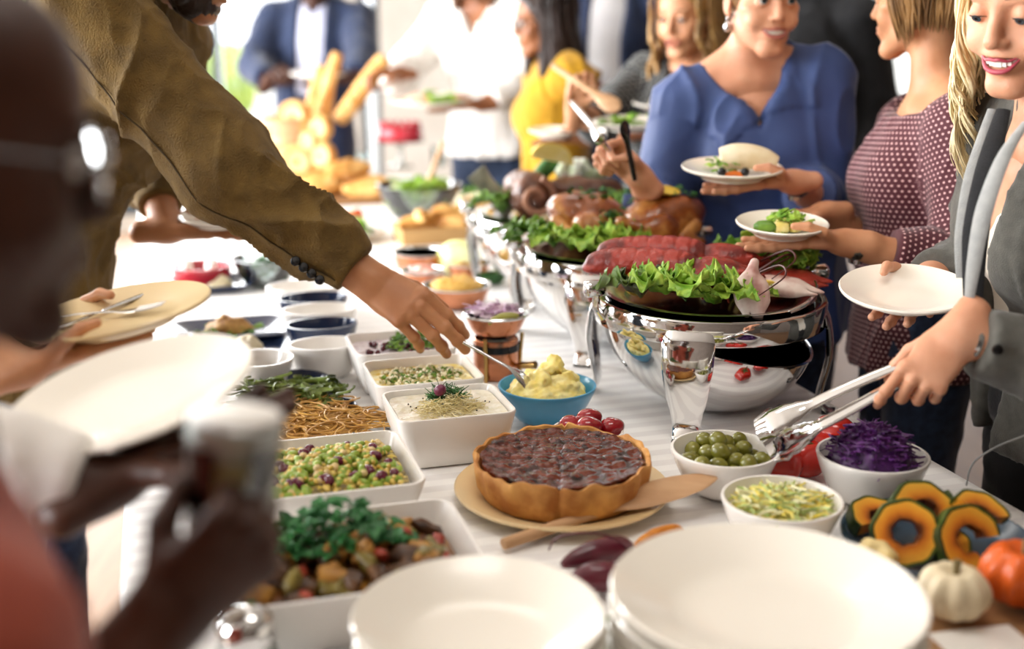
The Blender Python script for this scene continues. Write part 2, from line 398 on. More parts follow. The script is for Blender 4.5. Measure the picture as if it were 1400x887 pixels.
# ================================================================ the table
YAW = math.radians(16.7)
U = V(-math.sin(YAW), math.cos(YAW), 0); N_ = V(math.cos(YAW), math.sin(YAW), 0)
TW, TL0, TL1 = 1.225, .35, 5.1
TO = V(.73, 1.546, 0)-N_*(TW/2); TO = TO-U*(TO.dot(U))      # centre line, measured along U from zero
def tp(a, b_, z=TZ): p = TO+N_*a+U*b_; return V(p.x, p.y, z)
m, nt, b = node_mat('white_satin_stripe_cloth', .55)
tc = nt.nodes.new('ShaderNodeTexCoord'); wv = nt.nodes.new('ShaderNodeTexWave'); wv.wave_type = 'BANDS'; wv.bands_direction = 'Y'; wv.wave_profile = 'SIN'
wv.inputs['Scale'].default_value = 7.2; wv.inputs['Distortion'].default_value = .25; wv.inputs['Detail'].default_value = 1
r = nt.nodes.new('ShaderNodeValToRGB'); r.color_ramp.elements[0].position = .42; r.color_ramp.elements[1].position = .58
r.color_ramp.elements[0].color = lin('#e9e7e6'); r.color_ramp.elements[1].color = lin('#f7f6f4')
nz = nt.nodes.new('ShaderNodeTexNoise'); nz.inputs['Scale'].default_value = 9; bp = nt.nodes.new('ShaderNodeBump'); bp.inputs['Strength'].default_value = .25; bp.inputs['Distance'].default_value = .02
rr = nt.nodes.new('ShaderNodeMapRange'); rr.inputs[3].default_value = .62; rr.inputs[4].default_value = .4
nt.links.new(tc.outputs['Object'], wv.inputs['Vector']); nt.links.new(wv.outputs['Fac'], r.inputs[0]); nt.links.new(r.outputs[0], b.inputs['Base Color'])
nt.links.new(tc.outputs['Object'], nz.inputs['Vector']); nt.links.new(nz.outputs['Fac'], bp.inputs['Height']); nt.links.new(bp.outputs[0], b.inputs['Normal'])
nt.links.new(wv.outputs['Fac'], rr.inputs[0]); nt.links.new(rr.outputs[0], b.inputs['Roughness'])
M_cloth = m
M_tablewood = mat('dark_table_wood', '#4a3525', .6, '#5c4431', 4, stretch=(6, 1, 1))
tl = TL1-TL0; c0 = tp(0, (TL0+TL1)/2, 0)
tb = thing('buffet_table', 'long buffet table under a white striped cloth', 'table', c0, YAW)
obj('tabletop', box(TW-.02, tl-.02, .035, (0, 0, TZ-.0215), .006), M_tablewood, tb)
for sx in (-1, 1):
    for k in range(4): obj('leg', box(.06, .06, TZ-.04, (sx*(TW/2-.08), -tl/2+.1+(tl-.2)*k/3, (TZ-.04)/2), .006), M_tablewood, tb)
# cloth: level top, rounded edge and a hanging skirt with soft folds
def cloth():
    per = []; hx, hy = TW/2, tl/2
    nx_, ny_ = 60, 220
    for i in range(nx_): per.append((-hx+2*hx*i/nx_, -hy, 0, -1))
    for i in range(ny_): per.append((hx, -hy+2*hy*i/ny_, 1, 0))
    for i in range(nx_): per.append((hx-2*hx*i/nx_, hy, 0, 1))
    for i in range(ny_): per.append((-hx, hy-2*hy*i/ny_, -1, 0))
    rings = []
    for off, dz in ((-.5, 0), (-.02, 0), (-.004, -.0005), (.003, -.005), (.006, -.015), (.01, -.08), (.016, -.2), (.022, -.32), (.026, -.34)):
        ring = []
        for i, (x, y, ox, oy) in enumerate(per):
            s = (x+y)*1.0; w = .018*math.sin(s*21+1.3*math.sin(s*5))*max(0, -dz-.02)/.3
            o = off+w if off > -.3 else -.03
            ring.append((x+ox*o, y+oy*o, TZ+dz))
        rings.append(ring)
    return loft(rings[1:], cap=False)
cv, cf = cloth()
n0 = 2*(60+220)
cf = list(cf)+[tuple(range(n0))]
tag(obj('tablecloth', (cv, cf), M_cloth, loc=c0, rot=(0, 0, YAW)), 'white satin tablecloth with faint woven stripes covering the long buffet table', 'tablecloth')
# ================================================================ tableware
M_white = mat('white_glazed_ceramic', '#f3efe9', .22, coat=.3)
M_cream = mat('cream_glazed_ceramic', '#f6f0e4', .2, coat=.4)
M_tan = mat('tan_glazed_stoneware', '#e6cfa2', .3, '#ddc08c', 5, coat=.2)
M_navy = mat('navy_glazed_ceramic', '#1f2c49', .18, coat=.5)
M_slate = mat('slate_blue_glaze', '#41586b', .25, '#33475a', 6, coat=.4)
M_sky = mat('sky_blue_glaze', '#4b9cc4', .3, '#3f90ba', 4, coat=.3)
M_sky_in = M_sky
M_chrome = mat('polished_steel', '#e6e6e6', .06, metal=1)
M_steel = mat('brushed_steel', '#cfcfcf', .2, metal=1)
M_copper = mat('hammered_copper', '#c98a68', .22, '#b97a58', 30, metal=1, bump=.15, bscale=90)
M_black = mat('black_enamel', '#0c0c0d', .25)
M_brass = mat('brass', '#b9975a', .25, metal=1)
M_spoon = mat('pale_beech_wood', '#c8a077', .55, '#b0855c', 3, stretch=(2, 2, 30), bump=.1)
M_board = mat('oak_serving_board', '#a67c52', .5, '#8a6340', 3, stretch=(1, 18, 4))
def bowl_prof(R, h, t=.005, foot=.5, p=.55):
    o = [(0, 0), (R*foot*.9, 0), (R*foot, .003)]
    for i in range(1, 11):
        u = i/10; o.append((R*foot+(R-R*foot)*u**p, .003+(h-.003)*u))
    o += [(R-t*.15, h+t*.45), (R-t*.85, h+t*.45), (R-t, h)]
    for i in range(9, -1, -1):
        u = i/10; o.append(((R*foot+(R-R*foot)*u**p)-t, max(.003+(h-.003)*u, .003)+t*.7*(1-u)))
    o.append((0, t+.003)); return o
def bowl_at(px, py, w, h, label, m, group=None, foot=.5, p=.55, name='bowl', flat=None, t=.005, rotz=0, cat='bowl'):
    c = at(px, py, TZ+h); R = .5*w*depth(c)/FPX
    v, f = lathe(bowl_prof(R, h, t, foot, p), 48)
    if flat: v = [(x, y*flat, z) for x, y, z in v]
    o = obj(name, (v, f), m, loc=(c.x, c.y, TZ), rot=(0, 0, rotz)); tag(o, label, cat, group); return o, R
def plate_prof(R, h=.022, t=.005, well=.62):
    return [(0, .001), (R*.55, .001), (R*.56, .0), (R*.6, .0), (R*.62, .003), (R*well+.006, .006), (R*.86, h*.72), (R-.001, h-.001), (R, h+t*.4), (R-.002, h+t*.8), (R*.87, h*.72+t), (R*well+.004, .009+t*.4), (R*well-.006, .006+t*.4), (R*.4, .005+t*.3), (0, .005+t*.3)]
def plate_mesh(R, **k): return mesh_of('plate', *lathe(plate_prof(R, **k), 56))
def dome(Rx, Ry, h, n=40, rings=14, seed=1, amp=.2, sc=30, pw=.6, skirt=.004, fine=.0):
    """heaped food: a dome with lumps"""
    v = []; f = []; P = []
    for j in range(rings+1):
        u = j/rings
        for i in range(n):
            a = 2*math.pi*i/n; P.append((Rx*u*math.cos(a), Ry*u*math.sin(a), h*(1-u**2)**pw if u < 1 else 0))
    P = np.array(P); d = (vnoise(P, sc, seed)-.5)*2*amp*h+(vnoise(P, sc*2.7, seed+3)-.5)*amp*h*.9
    P[:, 2] += d*np.clip(1.15-np.linalg.norm(P[:, :2]/np.array([Rx, Ry]), axis=1)**4, 0.05, 1)
    for j in range(rings):
        for i in range(n): f.append((j*n+i, (j+1)*n+i, (j+1)*n+(i+1) % n, j*n+(i+1) % n))
    base = len(P); P = np.vstack([P, P[rings*n:]-np.array([0, 0, skirt+.0])])
    for i in range(n): f.append((rings*n+i, base+i, base+(i+1) % n, rings*n+(i+1) % n))
    f.append(tuple(base+n-1-i for i in range(n)))
    return [tuple(x) for x in P], f
def rand_rot(r=rnd):
    return Matrix.Rotation(r.uniform(0, 6.28), 4, 'Z') @ Matrix.Rotation(math.acos(r.uniform(-1, 1)), 4, 'X') @ Matrix.Rotation(r.uniform(0, 6.28), 4, 'Z')
def shreds(fn, n, L, r, curl=1.0, seg=6, flat=.4, seed=1, flatlie=.35, sides=4):
    """many short curled strips; fn(rr) gives a point to lie on"""
    rr = random.Random(seed); out = []
    for _ in range(n):
        p = Vector(fn(rr)); a = rr.uniform(0, 6.28); d = V(math.cos(a), math.sin(a), rr.uniform(-flatlie, flatlie)); ln = L*rr.uniform(.5, 1.2)
        k = rr.uniform(-1, 1)*curl*2.4; path = []; q = p-d*ln*.5
        for s in range(seg):
            path.append(q.copy()); d = Matrix.Rotation(k/seg, 3, 'Z') @ d; q = q+d*(ln/(seg-1))+V(0, 0, rr.uniform(-.1, .1)*ln/seg)
        out.append(tube(path, [r*.7, r, r, r*.6], sides, flat, side=(0, 0, 1) if rr.random() < .4 else None))
    return join(*out)
def leaf(L, W, lobes=0, curl=.3, ruf=0, nu=7, nv=9, seed=0, thick=.0006, arch=.25):
    rr = random.Random(seed); ph = rr.uniform(0, 6.28); ph2 = rr.uniform(0, 6.28)
    def fn(u, v):
        x = (u-.5)*2; w = W*.5*(math.sin(math.pi*min(1, v*.9+.08))**.6)
        z = L*arch*v*(1-v)*2-curl*L*.3*v*v+.18*W*x*x
        if ruf > .1:
            sd = 1.7 if x > 0 else 0; e = abs(x)**1.4
            w *= 1+.05*math.sin(v*41+ph+sd); z += ruf*W*e*(.8*math.sin(v*13+ph+sd)+.5*math.sin(v*43+ph2+sd)*abs(x)+.22*math.sin(v*88+ph+2*sd)*abs(x)**2)
            x += .12*e*math.sin(v*43+ph2+sd+1.5)*(1 if x > 0 else -1)
        else: z += ruf*W*x*x*math.sin(v*19+ph)
        return (x*w, L*v*(1+.03*abs(x)*math.cos(v*50)*(ruf > .1)), z)
    return grid_surf(fn, nu, nv, thick)
def herb(n, s, fn, seed=1, spread=1.0):
    """a bunch of three-lobed herb leaves"""
    rr = random.Random(seed); out = []; base = [leaf(1, .62, 0, .3, .05, 5, 6, i, .03) for i in range(3)]
    for _ in range(n):
        M = Matrix.Translation(fn(rr)) @ Matrix.Rotation(rr.uniform(0, 6.28), 4, 'Z') @ Matrix.Rotation(rr.uniform(-.5, .9)*spread, 4, 'X')
        q = s*rr.uniform(.6, 1.2)
        for a in (-.8, 0, .8): out.append(xform(base[rr.randint(0, 2)], M @ Matrix.Rotation(a, 4, 'Z') @ Matrix.Scale(q*(1 if a == 0 else .8), 4)))
    return join(*out)
# ---------------------------------------------------------------- the two stacks of plates in front
def plate_stack(px, py, top_h, R, n, m, labs, group):
    c = at(px, py, TZ+top_h); me = plate_mesh(R, h=.03, well=.6); gap = (top_h-.026)/(n-1)
    for i in range(n):
        lab = labs[1] if i == n-1 else labs[0] % (['lowest', 'second from the bottom', 'third from the bottom', 'fourth from the bottom', 'fifth from the bottom', 'sixth from the bottom', 'seventh from the bottom'][i] if i < n-2 else 'just under the top plate')
        tag(link('dinner_plate', me, m, loc=(c.x+rnd.uniform(-.002, .002), c.y+rnd.uniform(-.002, .002), TZ+gap*i)), lab, 'plate', group)
plate_stack(1048, 812, .118, .157, 7, M_cream, ('wide white plate, %s in the larger front stack', 'wide empty white plate on top of the larger front stack'), 'plates in the larger front stack')
plate_stack(656, 846, .1, .1265, 6, M_cream, ('medium cream plate, %s in the smaller front stack', 'medium empty cream plate on top of the smaller front stack'), 'plates in the smaller front stack')
# ---------------------------------------------------------------- square serving dishes
def square_dish(hx, hy, h, c, label, rot=YAW, m=M_white, taper=.8, t=.0055, r=.022):
    secs = [(hx*taper-.006, hy*taper-.006, r, 0), (hx*taper, hy*taper, r, .004), (hx*(taper+(1-taper)*.6), hy*(taper+(1-taper)*.6), r, h*.5), (hx, hy, r, h-.002), (hx-.001, hy-.001, r, h+.001), (hx-t+.001, hy-t+.001, r-.003, h+.001), (hx-t, hy-t, r-.004, h-.002), (hx*(taper+(1-taper)*.6)-t, hy*(taper+(1-taper)*.6)-t, r-.004, h*.5), (hx*taper-t, hy*taper-t, r-.004, .01), (hx*taper-t-.01, hy*taper-t-.01, r-.01, .007)]
    o = obj('serving_dish', rloft(secs, 6), m, loc=(c.x, c.y, TZ), rot=(0, 0, rot)); return tag(o, label, 'dish')
def fill(hx, hy, z, c, m, name, label, cat, rot=YAW, amp=.004, sc=40, seed=2, n=44, r=.02, kind=None, pit=0, sag=0, z0=.012, taper=.8, H=.085):
    def fn(u, v):
        x, y = (u-.5)*2, (v-.5)*2
        return (x, y, 0)
    P = np.array([((i/(n-1)-.5)*2, (j/(n-1)-.5)*2, 0) for j in range(n) for i in range(n)])
    # square grid pulled to a rounded square
    q = np.maximum(np.abs(P[:, 0]), np.abs(P[:, 1])); l4 = (np.abs(P[:, 0])**7+np.abs(P[:, 1])**7)**(1/7)
    P[:, :2] *= (q/np.maximum(l4, 1e-6))[:, None]; e = q.copy()
    P[:, 0] *= hx; P[:, 1] *= hy
    d = (vnoise(P, sc, seed)-.5)*2*amp+(vnoise(P, sc*2.5, seed+5)-.5)*amp
    P[:, 2] = z+d*np.clip((1-e)*8, 0, 1)+sag*(1-e**2)
    f = [(j*n+i, j*n+i+1, (j+1)*n+i+1, (j+1)*n+i) for j in range(n-1) for i in range(n-1)]
    edge = [i for i in range(n)]+[j*n+n-1 for j in range(1, n)]+[(n-1)*n+i for i in range(n-2, -1, -1)]+[j*n for j in range(n-2, 0, -1)]
    b0 = len(P); s = (taper+(1-taper)*.25)/(taper+(1-taper)*z/H)*.97
    P = np.vstack([P, np.stack([P[edge, 0]*s, P[edge, 1]*s, np.full(len(edge), z0)], 1)])
    for k in range(len(edge)):
        k2 = (k+1) % len(edge); f.append((edge[k2], edge[k], b0+k, b0+k2))
    f.append(tuple(b0+k for k in range(len(edge)-1, -1, -1)))
    o = obj(name, ([tuple(x) for x in P], f), m, loc=(c.x, c.y, TZ), rot=(0, 0, rot)); return tag(o, label, cat, None, kind)
def loc_at(c, x, y, z, rot=YAW):
    return V(c.x+x*math.cos(rot)-y*math.sin(rot), c.y+x*math.sin(rot)+y*math.cos(rot), TZ+z)
DH = .085; HX, HY = .0955, .081
D1, D2, D3 = V(-.103, 1.779, 0), V(-.157, 1.955, 0), V(-.213, 2.142, 0)
square_dish(HX, HY, DH, D1, 'white square dish of creamy dip topped with sprouts and dill, in front')
square_dish(HX, HY, DH, D2, 'white square dish of yellow dip with chopped herbs, under the reaching hand')
square_dish(HX, HY, DH, D3, 'white square dish of pale purple bean dip, rearmost of the square row')
M_dip = mat('creamy_yoghurt_dip', '#f0eadb', .3, '#e2d8bd', 60, bump=.5, bscale=70, sss=.1)
M_hum = mat('yellow_egg_dip', '#e6c84e', .35, '#f3ecb8', 55, bump=.4, bscale=70)
M_beandip = mat('pale_purple_dip', '#e9dfe4', .4, '#a88aa0', 70, bump=.5, bscale=80, contrast=(.5, .75))
fill(.086, .072, .078, D1, M_dip, 'creamy_dip', 'creamy white dip filling the front square dish', 'dip', amp=.003)
fill(.085, .071, .071, D2, M_hum, 'yellow_dip', 'yellow dip filling the middle square dish', 'dip', amp=.003)
fill(.085, .071, .071, D3, M_beandip, 'bean_dip', 'pale purple dip in the rearmost square dish', 'dip', amp=.004)
M_green = mat('fresh_green_herb', '#4d7a2b', .5, '#86a83f', 40)
M_dkgreen = mat('dark_green_leaf', '#274f22', .45, '#3f7a35', 30)
M_sprout = mat('pale_sprout_shoots', '#e8dcae', .5, '#cdbb7a', 60)
M_seed = mat('dark_seed', '#2a231c', .5)
M_plum = mat('plum_purple', '#5d1f3c', .3, '#7d2f50', 25)
def onell(c, rx, ry, z, hz=.0, rot=YAW):
    def fn(r):
        a = r.uniform(0, 6.28); q = math.sqrt(r.random()); return loc_at(c, rx*q*math.cos(a), ry*q*math.sin(a), z+hz*(1-q*q)*r.random(), rot)
    return fn
def shift(c, x, y, rot=YAW): p = loc_at(c, x, y, 0, rot); return V(p.x, p.y, 0)
tag(obj('sprout_garnish', shreds(onell(shift(D1, .0, -.018), .05, .038, .079, .022), 320, .03, .0007, 1.5, 6, .9, 5, .5), M_sprout), 'tangled pale sprouts heaped on the creamy dip', 'sprouts', kind='stuff')
tag(obj('dill_sprig', shreds(onell(shift(D1, .002, .016), .03, .022, .088, .022), 200, .022, .0008, 1.0, 5, .9, 6, 1.0), M_dkgreen), 'small feathery dill sprig on the creamy dip', 'herb', kind='stuff')
p = loc_at(D1, -.012, .0, .106)
tag(obj('purple_olive', uvs(.0125, 14, 9, .75, .75, 1.0), M_plum, loc=p, rot=(.9, .5, .3)), 'single purple olive on the sprouts of the creamy dip', 'olive')
tag(obj('seed_sprinkle', join(*[move(uvs(.0014, 5, 4), onell(D1, .07, .055, .0805)(rnd)) for _ in range(40)]), M_seed), 'dark seeds sprinkled over the creamy dip', 'seeds', kind='stuff')
tag(obj('chopped_herbs', herb(120, .008, onell(D2, .07, .05, .073, .008), 8, 1.2), M_green), 'chopped green herbs strewn over the yellow dip', 'herbs', kind='stuff')
M_cheese = mat('crumbled_white_cheese', '#f4efd9', .6, '#e9dfb4', 50)
tag(obj('cheese_crumbs', join(*[xform(box(rnd.uniform(.004, .01), rnd.uniform(.004, .008), rnd.uniform(.003, .006), bev=.001), Matrix.Translation(onell(D2, .078, .06, .074, .004)(rnd)) @ rand_rot()) for _ in range(150)]), M_cheese), 'white cheese crumbs scattered over the yellow dip', 'cheese', kind='stuff')
tag(obj('cress_garnish', herb(150, .011, onell(shift(D3, .02, .0), .05, .035, .073, .03), 9, 1.2), M_green), 'bushy green cress piled on the purple dip', 'herb', kind='stuff')
M_redbean = mat('glossy_red_bean', '#5a1b26', .25, '#3c1020', 20)
me = mesh_of('kidney_bean', *uvs(.0065, 10, 7, 1.3, .8, .75))
for i in range(26):
    q = onell(D3, .075, .058, .075, .004)(rnd)
    tag(link('kidney_bean', me, M_redbean, loc=q, rot=(rnd.uniform(-.4, .4), rnd.uniform(-.4, .4), rnd.uniform(0, 6))), 'dark red kidney bean on the pale purple dip', 'bean', 'kidney beans on the purple dip')
# larger dishes on the left: bean salad and vegetable stew
def dish_from(fr, br, w, h):
    a, b_ = at(*fr, TZ+h), at(*br, TZ+h); d = (a-b_).length; ux = V(math.cos(YAW), math.sin(YAW), 0)
    mid = (a+b_)*.5-ux*w*.5; return V(mid.x, mid.y, 0), w/2, d/2
D4, hx4, hy4 = dish_from((592, 660), (538, 587), .245, .075)
square_dish(hx4, hy4, .075, D4, 'white square dish of green soybean and corn salad', r=.026)
D5, hx5, hy5 = dish_from((694, 786), (603, 681), .30, .075)
square_dish(hx5, hy5, .075, D5, 'large white square dish of vegetable stew, nearest on the left', r=.026)
M_grain = mat('mixed_grain_salad', '#8a7a3c', .5, '#d9bf52', 90, bump=.6, bscale=120, c3='#5e4a26')
fill(hx4-.0165, hy4-.0165, .062, D4, M_grain, 'grain_salad', 'mixed grain base of the soybean salad', 'salad', amp=.006, sc=50, kind='stuff', sag=.012, H=.075)
M_soy = mat('green_soybean', '#7d9a30', .3, '#a3b84c', 25); M_corn = mat('corn_kernel', '#cfae48', .35, '#e0c870', 30); M_chick = mat('chickpea', '#d8c08a', .4, '#c7a96a', 30)
meS = mesh_of('soybean', *uvs(.0078, 10, 7, 1.25, .8, .75)); meR = mesh_of('red_bean', *uvs(.009, 10, 7, 1.3, .9, .8)); meC = mesh_of('chickpea', *uvs(.0062, 9, 7, 1, .95, .95))
def strew(me, m, n, name, label, group, c, rx, ry, z, hz, cat, seed, rot=YAW, square=True):
    rr = random.Random(seed)
    for i in range(n):
        if square: x, y = rr.uniform(-1, 1), rr.uniform(-1, 1)
        else: a = rr.uniform(0, 6.28); q = math.sqrt(rr.random()); x, y = q*math.cos(a), q*math.sin(a)
        p = loc_at(c, x*rx, y*ry, z+hz*(1-max(x*x, y*y))+rr.uniform(-.002, .003), rot)
        tag(link(name, me, m, loc=p, rot=(rr.uniform(-.7, .7), rr.uniform(-.7, .7), rr.uniform(0, 6.28))), label, cat, group)
strew(meS, M_soy, 150, 'soybean', 'green soybean in the corn and grain salad', 'green soybeans in the salad dish', D4, hx4-.026, hy4-.026, .064, .014, 'bean', 3)
strew(meR, mat('dark_kidney', '#4e1226', .25, '#6d1d35', 15), 20, 'red_kidney_bean', 'plump dark red bean among the green soybeans', 'red beans in the salad dish', D4, hx4-.035, hy4-.035, .068, .014, 'bean', 4)
strew(meC, M_chick, 50, 'chickpea', 'pale chickpea among the green soybeans', 'chickpeas in the salad dish', D4, hx4-.028, hy4-.028, .066, .014, 'chickpea', 5)
rr = random.Random(6); out = []
for i in range(320):
    x, y = rr.uniform(-1, 1), rr.uniform(-1, 1); p = loc_at(D4, x*(hx4-.028), y*(hy4-.028), .0665+.014*(1-max(x*x, y*y))+rr.uniform(-.001, .003))
    out.append(xform(uvs(.0045, 6, 5, 1, .9, .75), Matrix.Translation(p) @ rand_rot(rr)))
tag(obj('corn_kernels', join(*out), M_corn), 'yellow corn kernels mixed through the soybean salad', 'corn', kind='stuff')
# stew
M_sauce = mat('brown_stew_sauce', '#7a4a20', .3, '#a9742f', 30, bump=.6, bscale=50, c3='#5b3417')
fill(hx5-.02, hy5-.02, .05, D5, M_sauce, 'stew_sauce', 'thick brown stew sauce in the nearest dish', 'stew', amp=.008, sc=40, kind='stuff', sag=.012, H=.075)
def chunk(s, seed, sx=1, sy=.8, sz=.6):
    v, f = uvs(s, 10, 7, sx, sy, sz); P = np.array(v); N = P/np.maximum(np.linalg.norm(P, axis=1, keepdims=True), 1e-9)
    P = P+N*((vnoise(P/s, 1.3, seed)-.5)*s*1.1+(vnoise(P/s, 3.1, seed+1)-.5)*s*.35)[:, None]; return [tuple(x) for x in P], f
stew = [('aubergine_chunk', 'dark roasted aubergine chunk in the stew', mat('roast_aubergine', '#3a2212', .45, '#6b4520', 25), 'chunk', .019, 22), ('potato_chunk', 'golden roasted potato chunk in the stew', mat('golden_potato', '#94621f', .5, '#bd8a3a', 30), 'potato', .017, 34), ('pepper_strip', 'red pepper strip in the stew', mat('red_pepper_flesh', '#93301f', .35, '#b04a35', 20), 'pepper', .012, 12), ('courgette_chunk', 'olive green courgette chunk in the stew', mat('stewed_courgette', '#6a5a22', .4, '#8f7f38', 25), 'courgette', .015, 18)]
for k, (nm, lab, m_, cat, s, n) in enumerate(stew):
    ms = [mesh_of(nm, *chunk(s, k*7+j, 1.2, .8, .6)) for j in range(3)]
    rr = random.Random(40+k)
    for i in range(n):
        x, y = rr.uniform(-1, 1), rr.uniform(-1, 1)
        tag(link(nm, ms[i % 3], m_, loc=loc_at(D5, x*(hx5-.035), y*(hy5-.035), .058+.016*(1-max(x*x, y*y))+rr.uniform(-.003, .006)), rot=(rr.uniform(-.6, .6), rr.uniform(-.6, .6), rr.uniform(0, 6))), lab, cat, nm.replace('_', ' ')+'s in the stew dish')
M_pars = mat('parsley_leaf', '#1c5a28', .45, '#3f8a48', 20)
tag(obj('parsley_bunch', join(herb(90, .024, onell(shift(D5, -.012, .03), .09, .05, .075, .05), 12, 1.3), shreds(onell(shift(D5, -.01, .025), .08, .045, .075, .03), 40, .05, .0012, .6, 5, .9, 13, .5)), M_pars), 'bunch of fresh parsley leaves on the vegetable stew', 'herb', kind='stuff')
# ---------------------------------------------------------------- bowls on the right
BW, _ = bowl_at(991, 614, 148, .07, 'white bowl of green olives at the tip of the tongs', M_white, foot=.42, p=.5)
BY, _ = bowl_at(1069, 682, 165, .066, 'white bowl of yellow and green shredded salad', M_white, foot=.5, p=.5)
BP, _ = bowl_at(1193, 621, 151, .072, 'white bowl heaped with purple cabbage', M_white, foot=.5, p=.5)
BR, _ = bowl_at(803, 589, 100, .046, 'small white bowl of stuffed red peppers behind the pie', M_white, foot=.6, p=.5)
BB, RB = bowl_at(748, 527, 135, .066, 'sky blue bowl of yellow mash', M_sky, foot=.45, p=.55)
M_olive = mat('green_olive', '#66641c', .25, '#807e2c', 15, coat=.3)
meO = mesh_of('olive', *join(uvs(.0142, 16, 11, .92, .92, 1.05), move(lathe([(.0, -.002), (.0035, -.002), (.0042, .0005), (.003, .001), (.0022, -.001), (0, -.001)], 10), (0, 0, .0145))))
def pile(me, m, n, name, label, group, cat, loc, R, z, r, seed, flat=1.0, up=.8, Rb=.079, hb=.07, fb=.42):
    """settle a small pile: bottom layer first, then on top"""
    rr = random.Random(seed); pts = []
    for i in range(n):
        best = None
        for _ in range(60):
            a = rr.uniform(0, 6.28); q = R*math.sqrt(rr.random()); x, y = q*math.cos(a), q*math.sin(a); zz = max(z, (max(0, (q+r*.9)/Rb-fb)/(1-fb))**2*hb+r*.8)
            for (X, Y, Z) in pts:
                d2 = (x-X)**2+(y-Y)**2
                if d2 < (1.9*r)**2: zz = max(zz, Z+math.sqrt((1.9*r)**2-d2)*up)
            c = zz+.35*q
            if best is None or c < best[0]: best = (c, x, y, zz)
        pts.append(best[1:])
    for (x, y, zz) in pts:
        tag(link(name, me, m, loc=(loc[0]+x, loc[1]+y, loc[2]+zz), rot=(rr.uniform(-1.5, 1.5), rr.uniform(-1.5, 1.5), rr.uniform(0, 6))), label, cat, group)
    return pts
pile(meO, M_olive, 38, 'olive', 'plump green olive in the white bowl under the tongs', 'green olives in the white bowl', 'olive', BW.location, .06, .022, .0142, 5)
M_cab = mat('purple_cabbage', '#2c1038', .35, '#4c1d5e', 60)
M_cab2 = mat('purple_cabbage_shreds', '#3a1547', .3, '#6b3180', 40)
cab = tag(obj('cabbage_heap', dome(.066, .066, .066, 44, 16, 3, .16, 55, .62), M_cab, loc=(BP.location.x, BP.location.y, TZ+.046)), 'mound of shredded purple cabbage in the white bowl', 'cabbage', kind='stuff')
def on_dome(c, R, h, z):
    def fn(r):
        a = r.uniform(0, 6.28); q = math.sqrt(r.random())*.97; return V(c.x+R*q*math.cos(a), c.y+R*q*math.sin(a), TZ+z+h*max(0, 1-q*q)**.62+r.uniform(0, .004))
    return fn
cs = obj('shreds', shreds(on_dome(BP.location, .058, .062, .05), 560, .026, .0017, 1.6, 5, .4, 21, .45), M_cab2); cs.parent = cab; cs.matrix_parent_inverse = Matrix.Translation(-cab.location)
M_ys = mat('yellow_cabbage_salad', '#b9b04a', .5, '#e6dc8a', 70, bump=.5, bscale=90)
ysal = tag(obj('shredded_salad', dome(.07, .07, .022, 40, 12, 8, .3, 50, .7), M_ys, loc=(BY.location.x, BY.location.y, TZ+.044)), 'yellow and green shredded salad filling the bowl', 'salad', kind='stuff')
for nm, col, n, sd in (('yellow_shreds', mat('yellow_pepper_shred', '#e8cf3c', .4, '#f0e58c', 30), 120, 22), ('green_shreds', mat('green_shred', '#8fa84a', .4, '#c8d48a', 30), 130, 23), ('pale_shreds', mat('pale_cabbage_shred', '#e6e2b4', .4), 90, 24)):
    o = obj(nm, shreds(on_dome(BY.location, .06, .022, .049), n, .034, .0019, 1.2, 6, .45, sd, .35), col); o.parent = ysal; o.matrix_parent_inverse = Matrix.Translation(-ysal.location)
M_rpep = mat('glossy_red_pepper', '#a10f1c', .15, '#7c0a16', 12, coat=.6); M_stuff = mat('soft_cheese_filling', '#f0e2cf', .5)
def stuffed(loc, rot, lab):
    t = thing('stuffed_pepper', lab, 'pepper', loc, rot=rot, group='stuffed red peppers')
    b_ = Blob(.0022).ell((0, 0, 0), (.021, .018, .018), .004)
    for k in range(4): a = math.pi/2*k+.4; b_.ell((.004, .008*math.cos(a), .008*math.sin(a)), (.018, .012, .012), .003)
    b_.ell((.0235, 0, 0), (.006, .009, .009), .004, op='sub')
    obj('skin', b_.mesh(), M_rpep, t); obj('filling', uvs(.009, 12, 8, .7, 1, 1), M_stuff, t, loc=(.0165, 0, 0))
bl = BR.location
for (x, y, z, rx, rz, lab) in ((-.027, .004, .052, .3, -1.9, 'stuffed red pepper showing white filling, leftmost in the small bowl'), (.002, .02, .058, .2, .5, 'stuffed red pepper at the back of the small bowl'), (.0, -.014, .056, .5, .6, 'stuffed red pepper lying in the middle of the small bowl'), (.038, .004, .048, .4, .9, 'stuffed red pepper, rightmost in the small bowl'), (-.018, -.026, .046, .3, -2.2, 'stuffed red pepper low at the front rim of the small bowl')):
    stuffed((bl.x+x, bl.y+y, TZ+z), (rx, .2, rz), lab)
for i, (x, y) in enumerate(((.018, -.03), (.026, -.012), (.012, .0))):
    tag(link('olive', meO, M_olive, loc=(bl.x+x, bl.y+y, TZ+.036), rot=(1.2, .3*i, i)), 'green olive tucked beside the stuffed red peppers', 'olive', 'olives in the pepper bowl')
